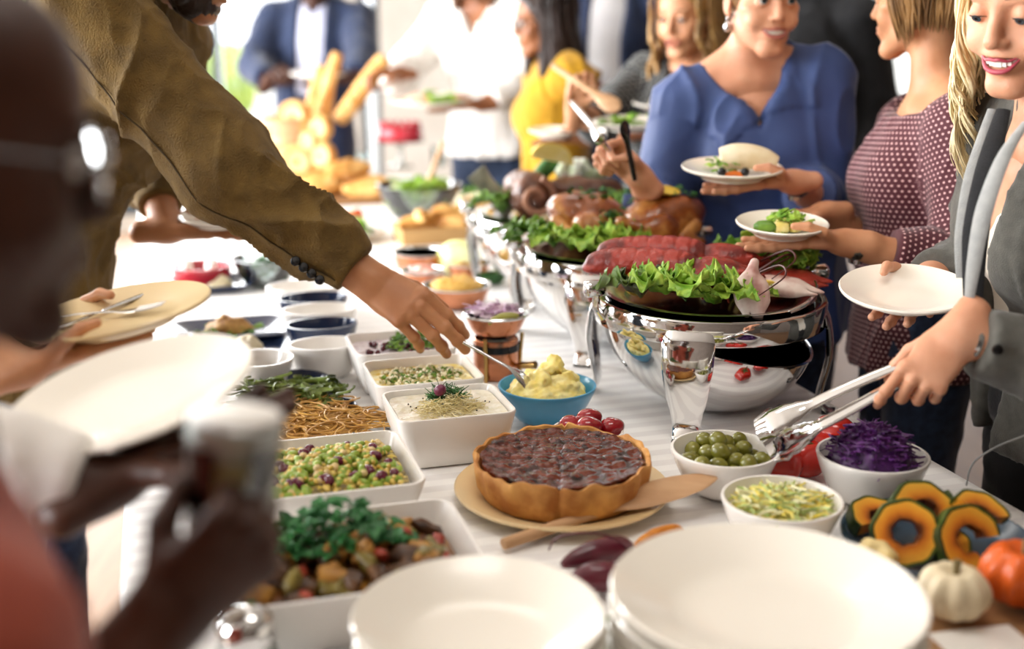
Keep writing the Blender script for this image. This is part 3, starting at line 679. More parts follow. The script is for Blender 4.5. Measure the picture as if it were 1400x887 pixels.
# mash
M_mash = mat('yellow_mash', '#eed873', .5, '#f5e9a8', 40, bump=.4, bscale=60, sss=.15)
b_ = Blob(.0032); rr = random.Random(3)
for i in range(120):
    a = rr.uniform(0, 6.28); q = math.sqrt(rr.random()); zz = .056+.04*(1-q*q)*rr.uniform(.3, 1.15)+(.02*max(0, math.cos(a)) * (1-q))
    s = rr.uniform(.007, .014); b_.ell((RB*.72*q*math.cos(a), RB*.72*q*math.sin(a), zz), (s, s*rr.uniform(.6, 1), s*rr.uniform(.6, 1)), .004)
b_.ell((0, 0, .054), (RB*.78, RB*.78, .02), .01)
tag(obj('mash', b_.mesh(lambda P: .005*(vnoise(P, 190, 2)-.5)), M_mash, loc=BB.location), 'lumpy yellow mash heaped in the blue bowl', 'mash')
# tomatoes between the bowls
M_tom = mat('ripe_tomato', '#c8281a', .18, '#a81c14', 10, coat=.5); M_stem = mat('green_stem', '#4a5a26', .6)
def ribbed(r, n, dep, sq, m, pinch=.25):
    v, f = uvs(r, n*10, 26); P = np.array(v); a = np.arctan2(P[:, 1], P[:, 0]); rad = np.hypot(P[:, 0], P[:, 1])/r; zz = P[:, 2]/r
    k = 1-dep*(.5-.5*np.cos(a*n))*(rad**.7); P[:, 0] *= k; P[:, 1] *= k
    P[:, 2] = P[:, 2]*sq-np.sign(zz)*r*pinch*np.exp(-(rad/.35)**2); return [tuple(x) for x in P], f
for (px, py, h, r, lab) in ((1140, 590, .036, .037, 'ripe red tomato just behind the purple cabbage bowl'), (1100, 622, .036, .036, 'ripe red tomato between the olive and cabbage bowls'), (1070, 634, .03, .034, 'ripe red tomato half hidden behind the olive bowl'), (1062, 590, .03, .03, 'dark red tomato behind the tips of the tongs')):
    p = at(px, py, TZ+h); t = thing('tomato', lab, 'tomato', (p.x, p.y, TZ+.003), rnd.uniform(0, 6), 'tomatoes between the bowls')
    obj('flesh', move(ribbed(r, 5, .1, .86, M_tom), (0, 0, r*.8)), M_tom, t)
    st = [tube([(0, 0, 0), (math.cos(a)*r*.3, math.sin(a)*r*.3, .004), (math.cos(a)*r*.55, math.sin(a)*r*.55, .0)], [.002, .0025, .0006], 5, .5) for a in (0, 1.26, 2.5, 3.77, 5.0)]
    obj('calyx', move(join(*st, tube([(0, 0, 0), (.002, 0, .01), (.006, .002, .018)], .0018, 6)), (0, 0, r*1.42)), M_stem, t)
# ---------------------------------------------------------------- pie, its plate and the wooden spatula
pc = at(768, 668, TZ+.016); tag(link('serving_plate', mesh_of('serving_plate', *lathe(plate_prof(.157, .02, .005, .7), 64)), M_tan, loc=(pc.x, pc.y, TZ)), 'tan stoneware plate under the brown pie', 'plate')
m, nt, b = node_mat('baked_crust', .7)
tc = nt.nodes.new('ShaderNodeTexCoord'); nz = nt.nodes.new('ShaderNodeTexNoise'); nz.inputs['Scale'].default_value = 28; nz.inputs['Detail'].default_value = 6
r = nt.nodes.new('ShaderNodeValToRGB'); r.color_ramp.elements[0].position = .32; r.color_ramp.elements[1].position = .7; r.color_ramp.elements[0].color = lin('#a9692b'); r.color_ramp.elements[1].color = lin('#e0a85c')
bp = nt.nodes.new('ShaderNodeBump'); bp.inputs['Strength'].default_value = .6; bp.inputs['Distance'].default_value = .006
nt.links.new(tc.outputs['Object'], nz.inputs['Vector']); nt.links.new(nz.outputs['Fac'], r.inputs[0]); nt.links.new(r.outputs[0], b.inputs['Base Color']); nt.links.new(nz.outputs['Fac'], bp.inputs['Height']); nt.links.new(bp.outputs[0], b.inputs['Normal'])
M_crust = m
M_fill = mat('glazed_onion_filling', '#240b07', .2, '#5f2712', 55, bump=.4, bscale=60, coat=.1, spec=.35, c3='#571f10', detail=5)
pie = thing('pie', 'round open pie with glazed dark brown filling and golden crust', 'pie', (pc.x-.0, pc.y+.003, TZ+.01), .3)
RPi = .129
rw = random.Random(5); wl = [rw.uniform(-1, 1) for _ in range(24)]
def wobf(a): t = a/(2*math.pi)*24; i = int(t) % 24; u = t-int(t); u = u*u*(3-2*u); return wl[i]*(1-u)+wl[(i+1) % 24]*u
CR = [(0, 0), (RPi*.86, 0), (RPi*.9, .003), (RPi*.965, .02), (RPi*.99, .04), (RPi, .052), (RPi*.985, .057), (RPi*.955, .056), (RPi*.93, .048), (RPi*.925, .036), (RPi*.6, .034), (0, .034)]
def crw(a, j, r_, z):
    w = wobf(a); cutd = min(abs((a-c_+math.pi) % (2*math.pi)-math.pi) for c_ in (1.2, 2.77, 4.34, 5.9)); cutk = max(0, 1-cutd/.03)
    if 3 <= j <= 9: r_ += .0028*w+.0016*math.sin(a*17)-.004*cutk*(j < 8); z += (.0045*wobf(a+1)+.0015*math.sin(a*23)-.006*cutk)*(j > 3 and j < 9)
    return r_, z
obj('crust', lathe(CR, 168, crw), M_crust, pie)
# filling in four cut quarters
for k in range(4):
    a0 = 1.2+k*1.5708
    def ff(u, v, a0=a0):
        a = a0+.012+(1.5708-.024)*u; q = .004+(RPi*.925-.004)*v; x, y = q*math.cos(a), q*math.sin(a)
        P = np.array([[x, y, 0]]); z = .044+.005*(vnoise(P, 90, 4)[0]-.5)+.004*(vnoise(P, 220, 5)[0]-.5)+.004*v**4-.004*(abs(u-.5)*2)**16
        return (x, y, z)
    obj('filling', grid_surf(ff, 44, 40, .008), M_fill, pie)
a, b2, c_, e = at(688, 744, TZ+.012), at(800, 706, TZ+.02), at(850, 688, TZ+.03), at(980, 652, TZ+.055)
pth = spline([a, b2, c_, at(905, 671, TZ+.04), e], 30)
wd = interp([.008, .0095, .0095, .0088, .009, .012, .021, .0255, .027, .026, .019, .004], 30); fl = interp([.95, .8, .75, .7, .6, .35, .18, .14, .12, .1, .1, .3], 30)
tag(obj('wooden_spatula', tube(pth, wd, 14, fl, side=V(.55, .8, .12)), M_spoon), 'wooden spatula leaning across the pie plate', 'spatula')
# ---------------------------------------------------------------- beets and carrots behind the front plates
M_beet = mat('beetroot_skin', '#4a0f20', .3, '#6d1c30', 20, coat=.3); M_carrot = mat('orange_carrot', '#d98a1e', .4, '#b86a14', 20, stretch=(3, 3, 30))
for (p0, p1, r, lab, nm, m_) in ((at(768, 772, TZ+.02), at(862, 748, TZ+.022), .017, 'dark red beetroot with a thin curled root, behind the front plates', 'beetroot', M_beet), (at(778, 795, TZ+.02), at(846, 790, TZ+.02), .018, 'dark red beetroot lying nearest the larger plate stack', 'beetroot', M_beet), (at(868, 746, TZ+.014), at(932, 726, TZ+.014), .011, 'orange carrot beside the beetroots', 'carrot', M_carrot), (at(880, 764, TZ+.012), at(960, 744, TZ+.012), .011, 'second orange carrot, nearer the plates', 'carrot', M_carrot)):
    d = (p1-p0); t = thing(nm, lab, nm, p0)
    obj('root', tube(spline([(0, 0, 0), d*.35+V(0, 0, .004), d*.75+V(0, 0, .003), d], 16), [r*.25, r*.7, r, r*1.05, r*.95, r*.5], 14), m_, t)
    if nm == 'beetroot' and 'curled' in lab:
        q = [V(0, 0, 0)]+[at(px, py, TZ+z)-p0 for px, py, z in ((862, 748, .03), (838, 735, .05), (800, 728, .055), (762, 735, .04), (750, 752, .02))][0:]
        obj('tap_root', tube(spline(q[1:], 24), [.003, .0016, .0012, .001], 6), M_beet, t)
    elif nm == 'beetroot': obj('stalk', tube(spline([d*.98, d*1.15+V(0, 0, .006), d*1.4], 8), [.006, .004, .003], 8), M_beet, t)
# leafy sprig between the stacks
tag(obj('salad_leaf', herb(10, .02, lambda r: at(832+r.uniform(-5, 5), 862+r.uniform(-18, 18), TZ+.03), 5, .8), M_green), 'green herb leaves between the two front plate stacks', 'herb', kind='stuff')
# ---------------------------------------------------------------- roasted squash on slate plate, pumpkins, board
q = at(1281, 733, TZ+.03); qR = .122
tag(link('oval_plate', mesh_of('oval_plate', *lathe([(0, .0), (qR*.6, .0), (qR*.66, .003), (qR*.9, .018), (qR, .03), (qR-.001, .033), (qR-.005, .032), (qR*.88, .02), (qR*.64, .008), (0, .007)], 56)), M_slate, loc=(q.x, q.y, TZ)), 'slate blue plate of roasted squash slices', 'plate')
m, nt, b = node_mat('roasted_squash_flesh', .35)
tc = nt.nodes.new('ShaderNodeTexCoord'); nz = nt.nodes.new('ShaderNodeTexNoise'); nz.inputs['Scale'].default_value = 22; nz.inputs['Detail'].default_value = 4
r = nt.nodes.new('ShaderNodeValToRGB'); r.color_ramp.elements[0].position = .3; r.color_ramp.elements[1].position = .62; r.color_ramp.elements[0].color = lin('#5a2a0c'); r.color_ramp.elements[1].color = lin('#e9a22c')
r.color_ramp.elements[0].position = .0; r.color_ramp.elements[1].position = 1.0; r.color_ramp.elements[0].color = lin('#3f1c08'); r.color_ramp.elements[1].color = lin('#b9b23a')
for ps, cl in ((.38, '#5a2a0c'), (.5, '#c9701c'), (.62, '#e2942a'), (.84, '#ecb23c')): e_ = r.color_ramp.elements.new(ps); e_.color = lin(cl)
ln = nt.nodes.new('ShaderNodeVectorMath'); ln.operation = 'LENGTH'; ma = nt.nodes.new('ShaderNodeMath'); ma.operation = 'MULTIPLY_ADD'; ma.inputs[1].default_value = 18.0
mb = nt.nodes.new('ShaderNodeMath'); mb.operation = 'MULTIPLY_ADD'; mb.inputs[1].default_value = .5; mb.inputs[2].default_value = -.2
nt.links.new(tc.outputs['Object'], nz.inputs['Vector']); nt.links.new(tc.outputs['Object'], ln.inputs[0]); nt.links.new(nz.outputs['Fac'], mb.inputs[0]); nt.links.new(ln.outputs['Value'], ma.inputs[0]); nt.links.new(mb.outputs[0], ma.inputs[2]); nt.links.new(ma.outputs[0], r.inputs[0]); nt.links.new(r.outputs[0], b.inputs['Base Color'])
M_sqf = m; M_sqr = mat('dark_green_squash_rind', '#25351a', .35, '#4a5a1e', 18)
def squash(loc, rot, R, lab, arc=6.283, a0=0, w=.018):
    t = thing('squash_slice', lab, 'squash', loc, rot=rot, group='roasted squash slices')
    n = 40 if arc > 6 else 22; ri = R*.42
    def ring(a, r0, r1, s):      # scalloped section
        k = 1+.025*math.cos(a*8); return [(math.cos(a)*r0*k, math.sin(a)*r0*k, -w/2*s), (math.cos(a)*r1*k, math.sin(a)*r1*k, -w/2*s), (math.cos(a)*(r1*k+.001), math.sin(a)*(r1*k+.001), 0), (math.cos(a)*r1*k, math.sin(a)*r1*k, w/2*s), (math.cos(a)*r0*k, math.sin(a)*r0*k, w/2*s), (math.cos(a)*(r0*k-.003), math.sin(a)*(r0*k-.003), 0)]
    fl = loft([ring(a0+arc*i/n, ri*(1+.04*math.sin(i*1.1)), R*.93, 1) for i in range(n+1)], cap=arc < 6)
    rd = loft([ring(a0+arc*i/n, R*.92, R, 1.04) for i in range(n+1)], cap=arc < 6)
    obj('flesh', fl, M_sqf, t); obj('rind', rd, M_sqr, t)
for (px, py, h, rot, R, lab, arc, a0) in ((1237, 728, .05, (1.15, .1, -.2), .042, 'round roasted squash ring with a dark hollow, propped at the front', 6.283, 0), (1262, 704, .055, (.75, -.2, .5), .046, 'roasted squash slice arched over the back of the plate', 3.9, -1.2), (1205, 716, .03, (.35, .1, .3), .045, 'thin roasted squash slice lying at the left rim', 2.8, .6), (1322, 738, .045, (1.05, .25, .1), .044, 'dark charred squash ring on the right of the plate', 5.0, .3), (1338, 712, .055, (.5, .4, -.3), .042, 'roasted squash crescent leaning at the back right', 2.2, .6), (1283, 742, .025, (.25, -.1, .9), .04, 'small squash crescent under the rings', 2.6, 3.3), (1305, 706, .04, (1.0, .5, 1.2), .034, 'small green edged squash slice between the two larger rings', 2.5, .2)):
    squash(at(px, py, TZ+h), rot, R, lab, arc, a0)
M_pw = mat('cream_pumpkin_skin', '#eddfc0', .4, '#e2cfa8', 8); M_po = mat('orange_pumpkin_skin', '#e0641a', .4, '#c9500f', 8, coat=.2); M_dry = mat('dry_stalk', '#8a7a52', .8, '#6c5c3a', 30)
def pumpkin(px, py, r, m_, lab, n=9, sq=.8, st=.012):
    p = at(px, py, TZ+r*sq); t = thing('pumpkin', lab, 'pumpkin', (p.x, p.y, TZ+.001+BRDZ), .3)
    obj('shell', move(ribbed(r, n, .13, sq, m_, .3), (0, 0, r*sq)), m_, t)
    obj('stalk', tube([(0, 0, r*sq*1.25), (.001, 0, r*sq*1.6), (.004, .003, r*sq*1.75+st)], [.006, .004, .005], 7), M_dry, t)
BRDZ = .012
p = at(1370, 862, TZ+.012)
bd = tag(obj('serving_board', box(.34, .22, .012, (0, 0, .006), .004), M_board, loc=(p.x+.03, p.y-.01, TZ), rot=(0, 0, .12)), 'wooden serving board under the small pumpkins', 'board')
pumpkin(1302, 822, .0415, M_pw, 'small cream white pumpkin beside the larger plate stack')
pumpkin(1396, 798, .049, M_po, 'small orange pumpkin at the right edge', 10)
tag(obj('squash_wedge', xform(ribbed(.03, 7, .12, .7, M_pw), Matrix.Rotation(.5, 4, 'X')), mat('pale_yellow_squash', '#efdca6', .4, '#e6c878', 10), loc=at(1196, 764, TZ+.022)), 'pale yellow gourd behind the larger plate stack', 'gourd')
# paper napkin corner on the board
tag(obj('paper_card', box(.1, .06, .002, (0, 0, .001)), M_white, loc=at(1345, 880, TZ+.0125), rot=(0, 0, .2), smooth=False), 'white paper card on the serving board', 'card')
# ================================================================ chafing dishes
def chafer(c, labs, rz=0, tilt=(.1, .26)):
    R = .205; t = thing('chafing_dish', labs, 'chafing dish', (c.x, c.y, TZ), rz, 'roll top chafing dishes')
    obj('ring', lathe([(R-.012, .160), (R, .160), (R+.001, .162), (R+.001, .198), (R-.001, .202), (R-.006, .203), (R-.012, .2), (R-.014, .19)], 96), M_chrome, t)
    obj('water_pan', lathe([(R-.008, .2), (R-.02, .199), (R-.024, .185), (R-.045, .17), (R-.06, .163), (0, .163), (0, .15), (R-.05, .15), (R-.02, .168), (R-.012, .19)], 80), mat('dark_water_pan', '#3a3d40', .12, metal=1) if 'M_pan' not in globals() else M_pan, t)
    # rolled under lid: shell with a rim
    A = .19; D = .15; prof = []
    for i in range(0, 15): a = math.pi/2*i/14; prof.append((A*math.sin(a)**.9 if i else 0, -D*math.cos(a)))
    inn = [(max(r_-.003, 0), z+.003) for r_, z in prof[::-1]]
    lid = obj('lid', lathe(prof+[(A+.003, .001), (A+.003, .004), (A-.001, .005)]+inn, 96), M_chrome, t, loc=(.0, 0, .152), rot=(tilt[0], tilt[1], 0))
    for k, az in enumerate((-108, -15, 75, 163)):
        a = math.radians(az)-rz; d = V(math.cos(a), math.sin(a), 0); s = V(-math.sin(a), math.cos(a), 0)
        pts = [d*(R-.004)+V(0, 0, .185), d*(R+.004)+V(0, 0, .16), d*(R+.008)+V(0, 0, .11), d*(R-.0)+V(0, 0, .06), d*(R-.004)+V(0, 0, .025), d*(R+.008)+V(0, 0, .006), d*(R+.022)+V(0, 0, .002)]
        lg = obj('leg', tube(spline(pts, 26), interp([.036, .044, .043, .036, .027, .022, .02, .018], 26), 14, interp([.12, .14, .18, .2, .24, .25, .2, .12], 26), side=s), M_chrome, t)
        obj('foot_pad', xform(box(.038, .024, .004, bev=.001), Matrix.Translation(d*(R+.014)+V(0, 0, .002)) @ Matrix.Rotation(a+math.pi/2, 4, 'Z')), M_black, lg)
    for az in (18, 198):
        a = math.radians(az)-rz; d = V(math.cos(a), math.sin(a), 0); s = V(-math.sin(a), math.cos(a), 0)
        obj('hinge', join(tube([d*(R)+V(0, 0, .175), d*(R+.012)+V(0, 0, .195), d*(R+.012)+V(0, 0, .225)], [.012, .012, .009], 10, .6, side=s)), M_chrome, t)
        obj('knob', tube(spline([d*(R-.004)+V(0, 0, .228), d*(R+.006)+V(0, 0, .228), d*(R+.028)+V(0, 0, .228), d*(R+.034)+V(0, 0, .228)], 12), [.006, .013, .015, .0155, .014, .004], 16), M_chrome, t)
    # the lid's pivot arm, a bent bar along the right of the ring
    obj('pivot_arm', tube(spline([V((R-.02)*math.cos(a), (R-.02)*math.sin(a), .206+.02*math.sin(max(0, min(1, (a+.9)/2.2))*math.pi)) for a in [x*.22-.95-rz for x in range(0, 14)]], 40), .0045, 8), M_chrome, t)
    # tray that carries the food
    obj('tray', lathe([(0, .190), (.14, .190), (.158, .200), (.182, .206), (.186, .208), (.182, .210), (.158, .204), (.14, .194), (0, .194)], 80), M_steel, t)
    return t
M_pan = mat('dark_water_pan', '#3a3d40', .12, metal=1)
C1, C2, C3 = V(.352, 2.035, 0), V(.212, 2.47, 0), V(.1, 2.93, 0)
chafer(C1, 'nearest chafing dish, polished steel, carrying the lobsters')
chafer(C2, 'middle chafing dish, polished steel, carrying roast chickens and lemon', tilt=(.05, .3))
chafer(C3, 'farthest chafing dish, polished steel, carrying a brown roast joint', tilt=(.05, .28))
M_lem = mat('lemon_peel', '#eec22e', .35, '#f4d65e', 12, bump=.1, bscale=200); M_lemf = mat('lemon_flesh', '#f6e9a4', .3, '#efd873', 30)
def lemon(loc, rot, lab, r=.031, group='lemon halves'):
    t = thing('lemon_half', lab, 'lemon', loc, rot=rot, group=group)
    pr = [(r*math.sin(math.pi/2*i/8), -r*1.1*math.cos(math.pi/2*i/8)) for i in range(9)]
    obj('peel', lathe([(0, -r*1.25)]+pr[1:]+[(r*.93, .0008)], 26), M_lem, t)
    obj('flesh', lathe([(0, .0005), (r*.6, .0015), (r*.9, .001)], 26), M_lemf, t)
def wedge(loc, rot, lab, r=.04, group='lemon wedges'):
    t = thing('lemon_wedge', lab, 'lemon', loc, rot=rot, group=group); n = 12; w = .45
    def sec(i): a = math.pi*i/n; s = math.sin(a); return [(-r*1.3*math.cos(a), 0, 0), (-r*1.3*math.cos(a), -math.sin(w)*r*s, -math.cos(w)*r*s), (-r*1.35*math.cos(a), 0, -r*1.05*s-.0005), (-r*1.3*math.cos(a), math.sin(w)*r*s, -math.cos(w)*r*s)]
    obj('peel', loft([sec(i) for i in range(n+1)]), M_lem, t)
    obj('flesh', loft([[(x*.92, y*.98+(.0008 if k == 3 else -.0008 if k == 1 else 0), z*.93+.001) for k, (x, y, z) in enumerate(sec(i))] for i in range(n+1)]), M_lemf, t)
M_let = mat('lettuce_leaf', '#5f9426', .4, '#b2d052', 30, bump=.3); M_let2 = mat('dark_lettuce_leaf', '#3f6b22', .4, '#7aa23a', 25); M_red_let = mat('red_lettuce_leaf', '#3a2a22', .4, '#5d7a2c', 18)
def lettuce(loc, rot, L, W, m_, lab, seed, group, ruf=.15, arch=.4):
    r2 = random.Random(seed*3+1); t = thing('lettuce', lab.replace(' leaf', ' leaves'), 'lettuce', loc, 0, group)
    for dz, dr in ((0, 0), (.008, r2.uniform(.5, .9)), (.004, r2.uniform(-.9, -.5))):
        obj('leaf', leaf(L*(1.1 if dr == 0 else .85), W*1.15, 0, .4, ruf, 27, 100, seed+int(dz*1000)*7, .0009, arch), m_, t, loc=(0, 0, dz), rot=(rot[0]+dz*20, rot[1], rot[2]+dr))
ZF = TZ+.201
# --- lobsters
M_lob = mat('cooked_lobster_shell', '#641812', .36, '#a23c30', 22, bump=.35, bscale=90, coat=.08, c3='#a03428'); M_lobp = mat('pale_claw_shell', '#a9746c', .35, '#e9d9d0', 22, c3='#d3b3aa'); M_ant = mat('dark_red_feeler', '#4a1712', .4)
def lobster(loc, rz, lab, s=1.0, claws=True, pitch=.06):
    t = thing('lobster', lab, 'lobster', loc, rot=(0, pitch, rz))
    b_ = Blob(.0032*s)      # tail toward -x, head toward +x
    for i in range(6):
        x = (-.02-.022*i)*s; r = (.034-.0026*i)*s; b_.ell((x, 0, .028*s+.004*s*math.sin(i*.6)), (.033*s, r, r*.92), .016)
    b_.ell((-.15*s, 0, .02*s), (.018*s, .026*s, .008*s), .006)
    obj('tail', b_.mesh(lambda P: -.0016*s*np.exp(-((((-(P[:, 0]/s)-.009)/.022) % 1-.5)/.1)**2)*(P[:, 0] > -.14*s)), M_lob, t)
    b2 = Blob(.0032*s).ell((.03*s, 0, .03*s), (.05*s, .029*s, .027*s), .008).seg((.05*s, 0, .032*s), (.098*s, 0, .036*s), .018*s, .004*s, .012)
    for y in (-1, 1): b2.ell((.07*s, .014*s*y, .042*s), .006*s, .003)
    obj('carapace', b2.mesh(), M_lob, t)
    for sd in (-1, 1):
        for k in range(3):
            x0 = (.0+.018*k)*s; obj('leg', tube(spline([(x0, sd*.02*s, .018*s), (x0+.01*s, sd*.045*s, .028*s), (x0+.022*s, sd*.06*s, .006*s)], 9), [.0035*s, .003*s, .0012*s], 6), M_lob, t)
        obj('antenna', tube(spline([(.085*s, sd*.008*s, .038*s), (.12*s, sd*.035*s, .062*s), (.13*s, sd*.07*s, .055*s), (.1*s, sd*.095*s, .03*s)], 20), [.0022*s, .0016*s, .0008*s], 6), M_ant, t)
    return t
def claw(t, loc, rot, s, m_):
    b_ = Blob(.0025*s).ell((.03*s, 0, 0), (.042*s, .036*s, .017*s), .008).seg((.05*s, .012*s, 0), (.1*s, .008*s, 0), .019*s, .004*s, .01, side=(0, 1, 0), flat0=.6)
    b_.seg((.05*s, -.018*s, 0), (.092*s, -.011*s, 0), .011*s, .003*s, .006, side=(0, 1, 0), flat0=.7)
    b_.seg((.058*s, -.006*s, 0), (.1*s, -.003*s, 0), .0035*s, .003*s, .003, side=(0, 0, 1), flat0=.3, op='sub')
    b_.seg((-.03*s, .01*s, 0), (.0, 0, 0), .009*s, .015*s, .008)
    obj('claw', b_.mesh(), m_, t, loc=loc, rot=rot)
ca = V(C1.x, C1.y, 0)
l1 = lobster((ca.x-.035, ca.y-.035, ZF+.012), -.28, 'front red lobster lying across the nearest chafing dish', 1.2)
l2 = lobster((ca.x-.005, ca.y+.055, ZF+.018), -.2, 'rear red lobster lying behind the front one', 1.2)
zl = V(-.15, -.9, .4).normalized(); xl = V(.1, -.35, -.93); xl = (xl-zl*xl.dot(zl)).normalized(); yl = zl.cross(xl)
RM = Matrix((xl, yl, zl)).transposed(); RM = Matrix.Rotation(.28, 3, 'Z') @ RM
claw(l1, (.1, -.068, .054), RM.to_euler(), .84, M_lobp); claw(l1, (.125, .01, .03), (.1, .05, -.1), .95, M_lobp)
claw(l2, (.135, -.012, .016), (.2, .0, .05), .95, M_lob); claw(l2, (.12, .06, .012), (.2, 0, .3), .9, M_lob)
for k, (x, y, rz, L, W, m_, lab) in enumerate(((-.13, -.075, 1.9, .075, .07, M_red_let, 'dark red lettuce leaf at the left of the lobsters'), (-.09, -.10, 2.6, .085, .075, M_let, 'frilly green lettuce leaf in front of the lobster tails'), (-.05, -.12, 2.9, .085, .075, M_let, 'frilly green lettuce leaf at the front rim of the lobster tray'), (-.01, -.118, -2.4, .08, .06, M_let, 'frilly lettuce leaf trailing right along the lobster tray'), (-.055, -.085, -1.9, .09, .06, M_let2, 'darker green lettuce leaf under the front lobster'), (.03, -.12, -1.7, .06, .04, M_let, 'thin lettuce strip nearest the pale claw'), (.07, .12, .2, .08, .07, M_let2, 'green lettuce leaf behind the lobsters'), (.12, .11, -.4, .09, .08, M_let, 'frilly lettuce leaf standing at the back of the lobster tray'), (.15, .07, -1.0, .08, .07, M_let, 'lettuce leaf at the back right of the lobster tray'))):
    lettuce((ca.x+x, ca.y+y, ZF+.012+.012*(k in (1, 2, 7))), (.35+.2*(k in (6, 7, 8)), .1, rz), L, W, m_, lab, k+3, 'lettuce around the lobsters', ruf=.15)
lemon((ca.x-.135, ca.y-.04, ZF+.03), (1.2, -.4, .5), 'small lemon half behind the red lettuce on the lobster tray', .022)
lemon((ca.x+.03, ca.y+.115, ZF+.02), (.3, .3, .5), 'lemon half behind the lobsters', .028)
wedge((ca.x+.075, ca.y+.02, ZF+.03), (.5, .2, .2), 'lemon wedge between the lobster claws', .028)
wedge((ca.x+.09, ca.y-.085, ZF+.018), (2.8, .1, .1), 'lemon wedge under the claws at the front rim', .026)
tag(obj('dark_grape', uvs(.016, 16, 10), mat('dark_grape', '#1b1c28', .3), loc=(ca.x+.06, ca.y+.13, ZF+.03)), 'round dark grape behind the lobsters', 'grape')
# --- roast chickens
M_roast = mat('roast_chicken_skin', '#6b3413', .3, '#c98f4c', 16, bump=.3, bscale=60, coat=.4, c3='#8f4c1c')
def chicken(loc, rz, lab, s=1.0):
    t = thing('roast_chicken', lab, 'chicken', loc, rz, 'roast chickens')
    b_ = Blob(.004).ell((0, 0, .05*s), (.078*s, .058*s, .05*s), .02).ell((.03*s, .02*s, .068*s), (.05*s, .035*s, .032*s), .012).ell((.03*s, -.02*s, .068*s), (.05*s, .035*s, .032*s), .012)
    obj('carcass', b_.mesh(lambda P: .004*(vnoise(P, 60, 2)-.5)), M_roast, t)
    for y in (-1, 1):
        l = Blob(.0035).ell((-.03*s, y*.05*s, .045*s), (.04*s, .024*s, .03*s), .012).seg((-.05*s, y*.05*s, .045*s), (-.095*s, y*.03*s, .06*s), .016*s, .008*s, .01).ell((-.1*s, y*.03*s, .062*s), .01*s, .005)
        obj('drumstick', l.mesh(), M_roast, t)
        w = Blob(.0035).seg((.04*s, y*.055*s, .05*s), (.005*s, y*.07*s, .03*s), .014*s, .011*s, .008).seg((.005*s, y*.07*s, .03*s), (.045*s, y*.074*s, .022*s), .011*s, .007*s, .008)
        obj('wing', w.mesh(), M_roast, t)
cb = V(C2.x, C2.y, 0)
chicken((cb.x-.045, cb.y+.055, ZF), 2.6, 'left roast chicken, bronze skinned, on the middle chafing dish', 1.12)
chicken((cb.x+.105, cb.y-.005, ZF), .4, 'right roast chicken, darker, topped with lemon slices', 1.15)
me = mesh_of('lemon_slice', *lathe([(0, -.002), (.024, -.002), (.026, 0), (.024, .002), (.02, .0024), (0, .0022)], 24))
for k, (x, y, z, rx) in enumerate(((.1, -.02, .122, -.2), (.12, .0, .126, .15))):
    tag(link('lemon_slice', me, M_lem, loc=(cb.x+x, cb.y+y, ZF+z), rot=(rx, .2, 0)), ('lemon slice in front on the right roast chicken', 'lemon slice further back on the right roast chicken')[k], 'lemon')
lemon((cb.x+.02, cb.y-.145, ZF+.022), (1.35, .2, -.5), 'lemon half lying cut side forward below the chickens', .03)
lemon((cb.x+.11, cb.y-.14, ZF+.025), (.25, .1, .5), 'lemon half lying cut side up below the right chicken', .034)
M_pot = mat('roast_potato', '#c98a25', .4, '#e0ad4a', 14, bump=.2)
for k, (x, y) in enumerate(((.02, -.095), (.06, -.1), (.0, -.11))):
    tag(obj('roast_potato', chunk(.026, k+50, 1.3, .8, .8), M_pot, loc=(cb.x+x, cb.y+y, ZF+.02), rot=(.1*k, .4, k)), ('roast potato in the middle below the chickens', 'roast potato nearest the right chicken', 'roast potato furthest left below the chickens')[k], 'potato', 'roast potatoes')
for k, (x, y, rz, L, W, m_, lab) in enumerate(((-.15, -.035, 1.5, .1, .06, M_let2, 'broad dark green leaf at the left rim of the chicken tray'), (-.125, -.065, 1.9, .1, .05, M_let2, 'second dark green leaf at the left of the chicken tray'), (-.09, -.09, 2.4, .11, .045, M_let, 'long pale lettuce leaf hanging over the chicken tray'), (-.05, -.1, 2.9, .1, .065, M_let, 'frilly lettuce leaf at the front of the chicken tray'), (-.02, -.12, -2.8, .08, .07, M_let, 'bright frilly lettuce leaf at the front rim below the chickens'), (-.01, -.07, -1.5, .09, .07, M_let2, 'dark lettuce leaf between the two chickens'), (.02, -.1, -2.2, .07, .05, M_let, 'small lettuce leaf beside the lemon half'))):
    lettuce((cb.x+x, cb.y+y, ZF+.014), (.3, .1, rz), L, W, m_, lab, k+20, 'lettuce around the chickens')
tag(obj('herb_garnish', join(herb(50, .016, lambda r: V(cb.x+r.uniform(-.02, .06), cb.y+r.uniform(-.05, .03), ZF+r.uniform(.05, .085)), 31, 1.2), herb(40, .014, lambda r: V(cb.x+.1+r.uniform(-.07, .07), cb.y+r.uniform(-.03, .04), ZF+r.uniform(.1, .122)), 32, 1.2), herb(30, .014, lambda r: V(cb.x-.04+r.uniform(-.05, .05), cb.y+.05+r.uniform(-.03, .03), ZF+r.uniform(.1, .115)), 33, 1.2)), M_dkgreen), 'dark green herbs strewn over the roast chickens', 'herbs', kind='stuff')
